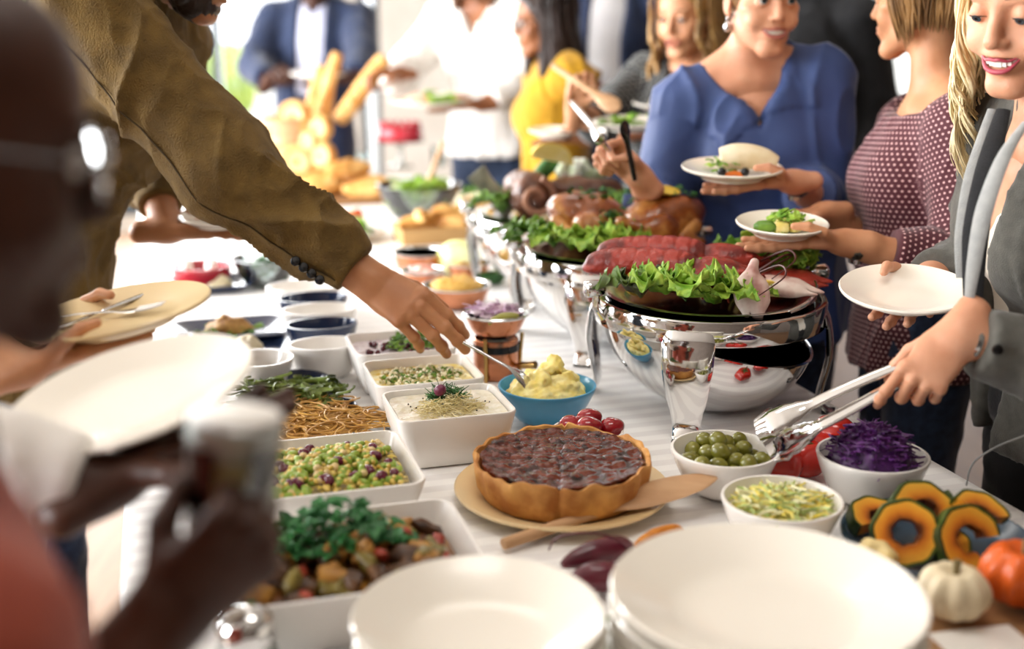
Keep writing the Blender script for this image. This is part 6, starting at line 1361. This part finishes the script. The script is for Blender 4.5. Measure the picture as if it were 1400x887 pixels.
# ---- man in the navy suit
pw7 = D(437, 106, 5.02)
PS = person('person in a navy suit and striped shirt at the far end, holding a plate', (-.93, 5.56), (0, -1), D(428, -38, 5.38), SK_dark, male=True, head=(.05, -1, -.2),
    L=hold(pw7, .125, (0, -.08, 1), (1, .2, 0), pole=(-.8, -.2, -.6)), R=dict(wrist=D(368, 112, 5.12), fingers=(.5, -.5, .5), palm=(.5, -.3, -.6), pose='grip', pole=(.8, -.2, -.6)))
garment(PS, 'striped_shirt', F_stripe, .01, (0, 0), .9, .01, None, male=True, stand=.05, v=(.06, .03))
garment(PS, 'suit_jacket', F_navy, .026, (1.88, 1.88), .76, .009, (.008, 9, 15), (.08, .072, .056), male=True, open_=.062)
trousers(PS, F_navy, h=.016)
hair(PS, H_black, .0, 60, (.001, 10), .02, (80, 280), .008, 1, 1.02, seed=14, curl_in=.3)
# ---- man in a navy blazer, background
PN = person('person in a navy blazer and pale shirt standing far behind', (.43, 5.42), (-.25, -1), D(836, -60, 5.2), SK_fair2, male=True, head=(-.3, -1, -.1))
garment(PN, 'pale_shirt', fabric('pale_shirt', '#d9d8da', '#cfced2', 8), .01, (0, 0), .9, .01, None, male=True, stand=.05)
garment(PN, 'navy_blazer', F_navy, .026, (1.9, 1.9), .76, .01, (.008, 9, 17), (.08, .072, .056), male=True, open_=.075)
trousers(PN, F_denim, h=.016); hair(PN, H_brown, .0, 60, (.001, 10), .02, (80, 280), .008, 1, 1.02, seed=16, curl_in=.3)
# ---- man in black, background
pw8 = D(907, 151, 3.36)
PK = person('person in a black jacket standing behind the one in blue, mostly hidden', (.93, 3.98), (-.5, -.85), D(1092, -64, 3.82), SK_mid, male=True, head=(-.5, -.85, -.1), R=hold(pw8, .09, (0, -.05, 1), (1, .25, 0), len=1.15))
garment(PK, 'black_jacket', F_black, .028, (1.9, 1.9), .76, .01, (.008, 9, 19), (.082, .074, .056), male=True, stand=.04)
trousers(PK, F_black, h=.016); hair(PK, H_dark, .0, 60, (.001, 10), .02, (80, 280), .008, 1, 1.02, seed=18, curl_in=.3)
# ---- man in the tan jacket reaching across
w0 = D(508, 385, 2.05); pw9 = D(302, 308, 2.46)
PT = person('person in a tan jacket reaching across the table with a spoon', (-1.0, 2.22), (1, -.08), D(262, -82, 2.12), SK_tan, s=1.03, male=True, head=(.86, -.12, -.42), fine=True, nb=D(196, 2, 2.2),
    R=dict(wrist=w0, fingers=tuple(D(606, 450, 2.0)-w0), palm=(.15, .72, -.68), pose='pinch', pole=(.1, -.1, -1), len=1.02), L=hold(pw9, .085, (0, -.05, 1), (-1, -.1, 0), pole=(-.6, -.4, -.6)))
garment(PT, 'shirt', F_dnavy, .008, (0, 0), .9, .012, None, male=True)
garment(PT, 'tan_jacket', F_khaki, .028, (1.88, 1.7), .74, .0065, (.019, 10, 21, (1, 1, .8)), (.09, .082, .047), male=True, stand=.045, arm_k=.05)
trousers(PT, F_denim)
hair(PT, H_dark, .0, 80, (.001, 10), .02, (80, 280), .008, 1, 1.02, seed=20, curl_in=.3)
b = Blob(.005); R3 = np.array(PT.Hm.to_3x3().transposed()); T_ = lambda *p: np.array(PT.Hm @ Vector([x*PT.hs for x in p]))
b.ell(T_(0, .045, -.095), (.05, .045, .035), .02, axes=R3).ell(T_(0, .03, -.07), (.062, .05, .04), .02, axes=R3)
for x in (-1, 1): b.seg(T_(x*.062, .0, -.02), T_(x*.05, .03, -.08), .014, .02, .015)
b.ell(T_(0, .1, -.066), (.026, .03, .01), .006, axes=R3, op='sub')
obj('beard', b.mesh(lambda P: .006*(vnoise(P, 160, 3)-.5)), H_dark, PT.o)
# ---- guests on the left, mostly outside the picture
pl1 = D(166, 444, 1.56); n1 = V(-.14, -.05, .98).normalized()
PL = person('person in a dark navy top at the left edge holding the tan plate', (-1.14, 1.66), (1, .05), D(-190, 40, 1.68), SK_fair2, head=(.9, -.2, -.3), fine=True, head_h=.006,
    R=hold(pl1, .1235, n1, (-.62, -.8, 0), pole=(.3, -.5, -.8)), L=hold(pl1, .1235, n1, (-.9, .5, 0), pole=(-.3, -.5, -.8)))
garment(PL, 'navy_top', F_dnavy, .016, (1.45, 1.72), .8, .009, (.008, 12, 23), (.07, .06, .048), boat=(.1, .08, .05))
trousers(PL, F_black, h=.016); hair(PL, H_brown, -.15, 110, (.006, 20), .02, (60, 300), .011, 2, 1.08, seed=22)
pl2 = D(186, 558, 1.2); n2 = V(-.19, -.15, .97).normalized()
PW = person('person in a white shirt at the left edge holding the large white plate', (-.86, 1.08), (1, .12), D(-330, 110, 1.2), SK_dark, male=True, s=.93, head=(.9, .2, -.2), head_h=.006, hand_h=.003,
    R=dict(wrist=D(150, 664, 1.1), fingers=(.7, .62, .3), palm=n2, pose='under', pole=(.3, -.2, -1)))
garment(PW, 'white_shirt', F_wshirt, .018, (1.9, 1.9), .8, .009, (.007, 14, 25), (.066, .056, .046), male=True, stand=.05)
trousers(PW, F_black, h=.016); hair(PW, H_black, .0, 50, (.001, 10), .02, (80, 280), .008, 1, 1.02, seed=24, curl_in=.3)
# ---- man nearest the camera
PF = person('person with glasses in a coral sweater, nearest and most blurred, holding a drink', (-.5, .55), (.8, .6), D(-100, 190, .72), SK_dark, s=.9, nb=D(-130, 690, .74), hs=1.02, male=True, head=(.86, .44, -.16), lids=.4,
    R=dict(wrist=D(222, 846, .84), fingers=(.72, .2, .62), palm=(-.35, .92, .1), pose='grip', pole=(.1, -.5, -.9)))
garment(PF, 'coral_sweater', F_coral, .02, (1.12, 1.5), .8, .008, (.007, 14, 27), (.072, .064, .055), male=True, stand=.02)
trousers(PF, F_black, h=.016)
def glasses(P, m_f, m_l):
    hs = P.hs; T = lambda *p: P.Hm @ Vector([x*hs for x in p]); g = obj('glasses', join(*[tube([T(x*.033+.023*math.cos(a), .104-.006*abs(math.cos(a))*0-.01*abs(x*.033+.023*math.cos(a))/.05, -.004+.018*math.sin(a)) for a in np.linspace(0, 6.283, 29)], .0018*hs, 6) for x in (-1, 1)], tube([T(-.011, .103, 0), T(0, .106, .003), T(.011, .103, 0)], .0018*hs, 6), *[tube([T(x*.057, .096, .002), T(x*.074, .07, .003), T(x*.079, -.01, .004), T(x*.077, -.03, -.012)], .0017*hs, 6) for x in (-1, 1)]), m_f, P.o)
    for x in (-1, 1): obj('lens', grid_surf(lambda u, v: T(x*.033+.0225*math.cos(u*6.283)*v, .104-.01*abs(x*.033+.0225*math.cos(u*6.283)*v)/.05, -.004+.0175*math.sin(u*6.283)*v), 25, 3), m_l, g)
glasses(PF, mat('thin_steel_frame', '#b9bcc0', .15, metal=1), M_glass); glasses(PY, mat('clear_frame', '#6a6f78', .2, metal=1), M_glass)
# ================================================================ things held in hands, worn things
def lump(o, x, y, rx, ry, h, m_, name, lab, cat, seed, kind=None, z=.008):
    q = obj(name, dome(rx, ry, h, 26, 9, seed, .2, 60, .6), m_); q.location = on_plate(o, x, y, z); q.rotation_euler = o.rotation_euler; return tag(q, lab, cat, None, kind)
def greens(o, x, y, r, n, s, lab, seed, m_=None, h=.02):
    return tag(obj('salad_leaves', herb(n, s, lambda q: on_plate(o, x+q.uniform(-r, r), y+q.uniform(-r, r), .01+q.uniform(0, h)), seed, 1.2), m_ or M_let), lab, 'salad', None, 'stuff')
M_wrap = mat('soft_flour_wrap', '#f0e3c6', .5, '#dfcba0', 20); M_orange = mat('orange_carrot_strip', '#d9722a', .4)
o1 = held_plate('empty white plate in the right hand of the person with tongs', pw1, .101, (-.05, -.16, .985))
o2 = held_plate('white plate of salad and cheese held by the person in polka dots', pw2, .083, (0, -.1, .99))
greens(o2, .01, .02, .035, 26, .025, 'green salad on the plate of the person in polka dots', 71); 
for k, (x, y) in enumerate(((-.005, -.02), (.02, -.015), (.0, .0))): tag(obj('cheese_cube', box(.024, .02, .02, (0, 0, .01), .003), M_mash, loc=on_plate(o2, x, y, .009), rot=(0, 0, k*.7)), ('pale yellow cheese cube at the front of the salad plate', 'pale yellow cheese cube on the right of the salad plate', 'pale yellow cheese cube behind the other two')[k], 'cheese', 'cheese cubes on the salad plate')
tag(obj('dark_grape_leaf_roll', tube(spline([(-.02, 0, 0), (0, .002, .002), (.02, 0, 0)], 9), [.004, .01, .011, .01, .004], 10), M_let2, loc=on_plate(o2, -.035, -.02, .018), rot=(0, 0, -.3)), 'dark green stuffed leaf roll on the salad plate', 'roll')
o3 = held_plate('white plate with a filled wrap held by the person in blue', pw3, .1, (0, -.08, .99))
tag(obj('filled_wrap', tube(spline([(-.055, 0, 0), (-.02, .004, .006), (.02, .004, .004), (.055, 0, -.004)], 14), [.024, .028, .027, .022, .012], 14, .85), M_wrap, loc=on_plate(o3, .035, .01, .034), rot=(0, 0, -.2)), 'pale filled wrap on the plate of the person in blue', 'wrap')
greens(o3, -.02, .01, .02, 14, .022, 'green leaves spilling from the filled wrap', 72); tag(obj('carrot_strip', tube([(-.02, 0, 0), (0, .004, .003), (.02, 0, 0)], .005, 7), M_orange, loc=on_plate(o3, .0, -.03, .012)), 'orange carrot strip beside the filled wrap', 'carrot')
for k, x in enumerate((-.025, .02)): tag(obj('black_olive', uvs(.009, 10, 7), M_black, loc=on_plate(o3, x, -.03, .018)), ('black olive left of the carrot strip', 'black olive right of the carrot strip')[k], 'olive')
o4 = held_plate('white plate of greens held by the person in the spotted blouse', pw4, .11, (0, -.05, 1)); greens(o4, -.02, 0, .06, 22, .03, 'green leaves on the plate of the person in the spotted blouse', 73)
o5 = held_plate('small white plate held by the person in yellow', pw5, .08, (0, -.05, 1))
o6 = held_plate('wide white plate of salad held by the person in white', pw6, .165, (0, -.08, 1)); greens(o6, .05, .0, .06, 22, .04, 'green leaves on the plate of the person in white', 74); lump(o6, -.05, -.01, .06, .045, .03, mat('pink_ham', '#e3b39a', .5), 'sliced_ham', 'pale pink ham on the plate of the person in white', 'ham', 4)
o7 = held_plate('white plate held by the person in the navy suit', pw7, .125, (0, -.08, 1)); lump(o7, 0, 0, .07, .05, .03, M_pale, 'pale_salad', 'pale salad on the plate of the person in the navy suit', 'salad', 5)
o8 = held_plate('white plate with a pale wrap behind the plate of greens', pw8, .09, (0, -.05, 1)); lump(o8, .01, 0, .055, .03, .045, M_wrap, 'folded_wrap', 'pale folded wrap on the plate behind the greens', 'wrap', 6)
o9 = held_plate('white plate in the left hand of the person in the tan jacket', pw9, .085, (0, -.05, 1))
o10 = held_plate('tan plate with knife and fork held at the left edge', pl1, .1235, n1, M_tan)
o11 = held_plate('large glossy white plate held at the lower left', pl2, .128, n2, M_cream, well=.66)
# cutlery on the tan plate
def frame_on(o, x, y, z, a): return Matrix.Translation(o.location) @ o.rotation_euler.to_matrix().to_4x4() @ Matrix.Translation((x, y, z)) @ Matrix.Rotation(a, 4, 'Z')
kn = thing('table_knife', 'steel table knife lying on the tan plate', 'knife'); kn.matrix_world = frame_on(o10, -.05, -.02, .011, -.95)
obj('handle', tube(spline([(-.10, 0, .002), (-.05, 0, .002), (.0, 0, .002)], 10), [.003, .0055, .006, .005, .004], 8, .5, side=(0, 1, 0)), M_steel, kn)
obj('blade', tube(spline([(0, 0, .002), (.03, .001, .002), (.065, .001, .002), (.09, -.003, .002)], 12), [.004, .008, .0085, .008, .001], 8, .12, side=(0, 1, 0)), M_chrome, kn)
fk = thing('table_fork', 'steel table fork lying on the tan plate', 'fork'); fk.matrix_world = frame_on(o10, -.02, -.005, .012, -1.95)
obj('handle', tube(spline([(.0, 0, .003), (.05, 0, .006), (.11, 0, .003)], 10), [.0035, .0025, .003, .005], 8, .4, side=(0, 1, 0)), M_steel, fk)
obj('head', tube(spline([(.0, 0, .003), (-.02, 0, .001), (-.034, 0, .002)], 8), [.0035, .01, .0115], 8, .15, side=(0, 1, 0)), M_chrome, fk)
for k in range(4): obj('tine', tube(spline([(-.032, (k-1.5)*.006, .002), (-.05, (k-1.5)*.0062, .003), (-.07, (k-1.5)*.006, .006)], 7), [.0022, .0018, .0008], 6), M_chrome, fk)
# ---- steel tongs over the olives
tA, tB, tE = at(1038, 596, TZ+.088), at(1046, 612, TZ+.08), D(1304, 474, 1.605)
tg = thing('serving_tongs', 'scalloped steel serving tongs dipping into the olives', 'tongs', tE)
for k, (tip, off) in enumerate(((tA, V(.0, .006, .006)), (tB, V(.0, -.006, -.004)))):
    d = tip-tE; L = d.length; u = d.normalized(); up = (V(0, -.35, 1)-u*V(0, -.35, 1).dot(u)).normalized(); s = u.cross(up)
    sg = 1 if k == 0 else -1; rings = []; n = 36
    for i in range(n):
        t = i/(n-1); c = u*L*t+off*math.sin(min(1, t*1.6)*math.pi/2)*1.0+up*sg*.004*math.sin(t*math.pi)
        w = .0085+.004*t if t < .72 else .0115+.019*math.sin((t-.72)/.28*math.pi*.62); w *= (1 if t < .97 else .8); dep = (.006 if t < .72 else .006+.010*math.sin((t-.72)/.28*math.pi*.7))
        if t > .76: w *= 1+.10*math.sin((t-.76)/.24*math.pi*7)
        sec = []
        for j in range(9): a = (j/8-.5)*math.pi; sec.append(c+s*w*math.sin(a)+up*sg*dep*math.cos(a))
        for j in range(8, -1, -1): a = (j/8-.5)*math.pi; sec.append(c+s*(w-.0012)*math.sin(a)+up*sg*(dep*math.cos(a)-.0014))
        rings.append(sec)
    obj('arm', loft(rings), M_chrome, tg)
obj('hinge', tube([V(-.0, 0, 0)-s*.012, s*.012], .008, 10), M_steel, tg)
# ---- serving spoon of the person in the tan jacket
a, c, e = D(668, 487, 1.985), D(697, 503, 1.98), at(716, 519, TZ+.085)
tag(obj('serving_spoon', tube(spline([a-(c-a)*1.2, a, c, e, e+(e-c)*.8+V(0, 0, -.006)], 20), [.003, .003, .0032, .004, .014, .016, .004], 10, [1, .8, .6, .4, .35, .3, .4], side=(0, 1, .4)), M_steel), 'steel serving spoon between the reaching fingers and the yellow mash', 'spoon')
# ---- servers raised by the two women
def stickq(p, q, r, m_, name, lab, cat, flat=.5): return tag(obj(name, tube(spline([p, p.lerp(q, .5), p.lerp(q, .8), q], 16), [r*.7, r*.8, r*.8, r, r*2.0, r*2.2, r*.8], 10, [1, 1, .8, .5, .25, .2]), m_, None), lab, cat)
stickq(D(756, 90, 3.1), D(846, 150, 2.95), .011, M_spoon, 'wooden_server', 'wooden serving fork raised by the person in the spotted blouse', 'server'); stickq(D(782, 140, 3.05), D(826, 190, 2.9), .009, M_steel, 'steel_server', 'steel server below the wooden fork', 'server')
stickq(D(868, 246, 2.36), D(852, 166, 2.3), .007, M_black, 'dark_server', 'dark handled server in the right hand of the person in blue', 'server')
stickq(D(840, 215, 2.36), D(818, 186, 2.3), .006, M_steel, 'small_steel_server', 'slim steel server in the right hand of the person in blue', 'server')
# ---- drink and shaker in front at the left
hp = PF.W @ PF.hm[1]; gq = hp @ Vector((-.012, .075, -.042)); M_beer = mat('pale_drink', '#d9c88a', .15, '#c9b46a', 10); M_foam = mat('white_foam', '#f7f4ee', .7)
t = thing('drink_glass', 'tumbler of pale drink with white foam in the hand of the person in coral', 'glass', gq-V(0, 0, .055), rot=(-.08, .1, 0))
obj('tumbler', lathe([(0, 0), (.028, 0), (.03, .003), (.037, .125), (.0355, .126), (.034, .124), (.0285, .006), (0, .006)], 36), M_glass, t)
obj('drink', lathe([(0, .007), (.0275, .007), (.0325, .1), (0, .1)], 32), M_beer, t); obj('foam', lathe([(0, .1), (.0325, .1), (.0345, .122), (.033, .13), (.02, .134), (0, .135)], 32), M_foam, t)
p = at(335, 842, TZ+.085); t = thing('salt_shaker', 'steel topped glass salt shaker at the front left corner', 'shaker', (p.x, p.y, TZ), 0)
obj('jar', lathe([(0, 0), (.03, 0), (.032, .004), (.032, .05), (.027, .06), (0, .06)], 10), M_glass, t, smooth=False); obj('cap', lathe([(.029, .058), (.031, .062), (.03, .08), (.02, .092), (0, .095)], 28), M_chrome, t); obj('salt', lathe([(0, .004), (.028, .004), (.028, .045), (0, .047)], 16), M_foam, t)
# ---- worn things
def wrist_ring(P, k, f, r, m_, name, wd=.008, face=False):
    c = P.wr[k]+(P.el[k]-P.wr[k])*f; ax_ = nrm(P.el[k]-P.wr[k]); x = np.array(P.hm[k].to_3x3() @ Vector((1, 0, 0))); x = nrm(x-ax_*x.dot(ax_)); y = np.cross(ax_, x); segs = 20
    rings = []
    for i in range(segs+1):
        a = 2*math.pi*i/segs; d = x*math.cos(a)+y*math.sin(a)*.86; rings.append([c+d*(r+o_)+ax_*z for o_, z in ((0, -wd), (.003, -wd), (.004, 0), (.003, wd), (0, wd))])
    o = obj(name, loft([[tuple(p) for p in r_] for r_ in rings], cap=False), m_, P.o)
    if face: z = np.array(P.hm[k].to_3x3() @ Vector((0, 0, 1))); obj('watch_face', tube([c+z*(r*.86+.001), c+z*(r*.86+.009)], [.014, .013], 20), M_steel, o)
M_band = mat('steel_watch_band', '#8a8a86', .3, '#3a3a3a', 180, metal=1); M_gold = mat('gold_bangle', '#b08a4a', .2, metal=1)
wrist_ring(PP, -1, .12, .0265, M_band, 'wristwatch', .008, True); wrist_ring(PU, -1, .12, .0265, M_band, 'wristwatch', .008, True)
for f in (.3, .36): wrist_ring(PL, 1, f, .029, M_gold, 'bangle', .002)
wrist_ring(PL, -1, .2, .028, M_steel, 'bracelet', .004); wrist_ring(PB, -1, .1, .027, M_steel, 'bracelet', .004)
T_ = lambda P, *p: P.Hm @ Vector([x*P.hs for x in p])
for x in (-1, 1):
    e = T_(PU, x*.076, -.004, -.042); obj('earring', join(move(uvs(.004, 8, 6), e), move(lathe([(0, -.028), (.006, -.026), (.0085, -.018), (.005, -.008), (0, -.004)], 12), e)), M_steel, PU.o)
# necklace of the person in polka dots
# lapels, scarf and buttons of the grey blazer
def strip(P, pts, w, m_, name, side, th=.004):
    Wi = P.W.inverted(); q = [Wi @ p for p in pts]; return obj(name, tube(spline(q, 24), w, 8, th/np.mean(w) if hasattr(w, '__len__') else th/w, side=Wi.to_3x3() @ Vector(side)), m_, P.o)
strip(PB, [D(1402, 168, 1.62), D(1372, 215, 1.58), D(1345, 290, 1.57), D(1330, 370, 1.58), D(1322, 440, 1.6)], [.006, .011, .013, .01, .004], F_lgrey, 'lapel', (.8, -.5, .2))
strip(PB, [D(1372, 150, 1.7), D(1350, 230, 1.66), D(1334, 320, 1.64), D(1330, 420, 1.64)], [.01, .016, .018, .012], F_black, 'scarf', (.9, -.3, .1))
strip(PB, [D(1358, 150, 1.74), D(1330, 240, 1.72), D(1318, 320, 1.7), D(1316, 380, 1.7)], [.008, .012, .013, .009], F_lgrey, 'far_lapel', (.9, -.3, .1))
def button(P, p, n_, r, m_, name='button'):
    Wi = P.W.inverted(); d = (Wi.to_3x3() @ Vector(n_)).normalized(); q = Wi @ p; obj(name, tube([q-d*.003, q+d*.002, q+d*.003], [r, r, r*.7], 14), m_, P.o)
button(PB, D(1364, 478, 1.53), (.0, -1, .2), .007, M_black)
for k in range(4): button(PT, D(404+k*11, 357+k*8.5, 2.005), (-.2, -.8, .3), .0085, M_black)
# stitched seams of the tan jacket: laid on its surface
def seam(P, garm, pts, m_, r=.0016, name='seam'):
    me = garm.data; X = np.empty(len(me.vertices)*3, dtype=np.float32); me.vertices.foreach_get('co', X); X = X.reshape(-1, 3); NN = np.empty(len(X)*3, dtype=np.float32); me.vertices.foreach_get('normal', NN); NN = NN.reshape(-1, 3)
    out = []
    for p in pts:
        d = np.linalg.norm(X-np.asarray(p), axis=1); k = np.argsort(d)[:6]; w = 1/(d[k]+.002); out.append(Vector((X[k]*w[:, None]).sum(0)/w.sum()+NN[k[0]]*.0008))
    for _ in range(2): out = [out[0]]+[(out[i-1]+out[i]*2+out[i+1])/4 for i in range(1, len(out)-1)]+[out[-1]]
    obj(name, tube(out, r, 5), m_, P.o)
jk = [c for c in PT.o.children if c.name.startswith('tan_jacket')][0]; M_thread = mat('dark_stitching', '#3f2f12', .9)
sh, el, wr = PT.sh[1], PT.el[1], PT.wr[1]; camd = np.array(PT.W.to_3x3().inverted() @ Vector((0, -1, 0)))
path = []
for t in np.linspace(.05, 1.88, 46):
    a = sh+(el-sh)*t if t < 1 else el+(wr-el)*(t-1); dr = nrm(el-sh) if t < 1 else nrm(wr-el); dn = np.array([0, 0, -1.]); o_ = camd*.8+dn*.62; o_ = nrm(o_-dr*o_.dot(dr)); path.append(a+o_*.11)
seam(PT, jk, path, M_thread)
path = []
dr = nrm(nrm(el-sh)+nrm(sh-PT.N)*.8)
x0 = nrm(np.cross(dr, (0, 0, 1))); y0 = np.cross(dr, x0)
for a in np.linspace(0, 6.283, 40): path.append(sh-dr*.03+(x0*math.cos(a)+y0*math.sin(a))*.13)
seam(PT, jk, path, M_thread, .002)
strip(PB, [D(1404, 594, 1.66), D(1360, 612, 1.66), D(1330, 634, 1.66), D(1321, 664, 1.66)], [.0014, .0014, .0014, .0012], F_lgrey, 'drawstring', (0, 1, 0), .0014)
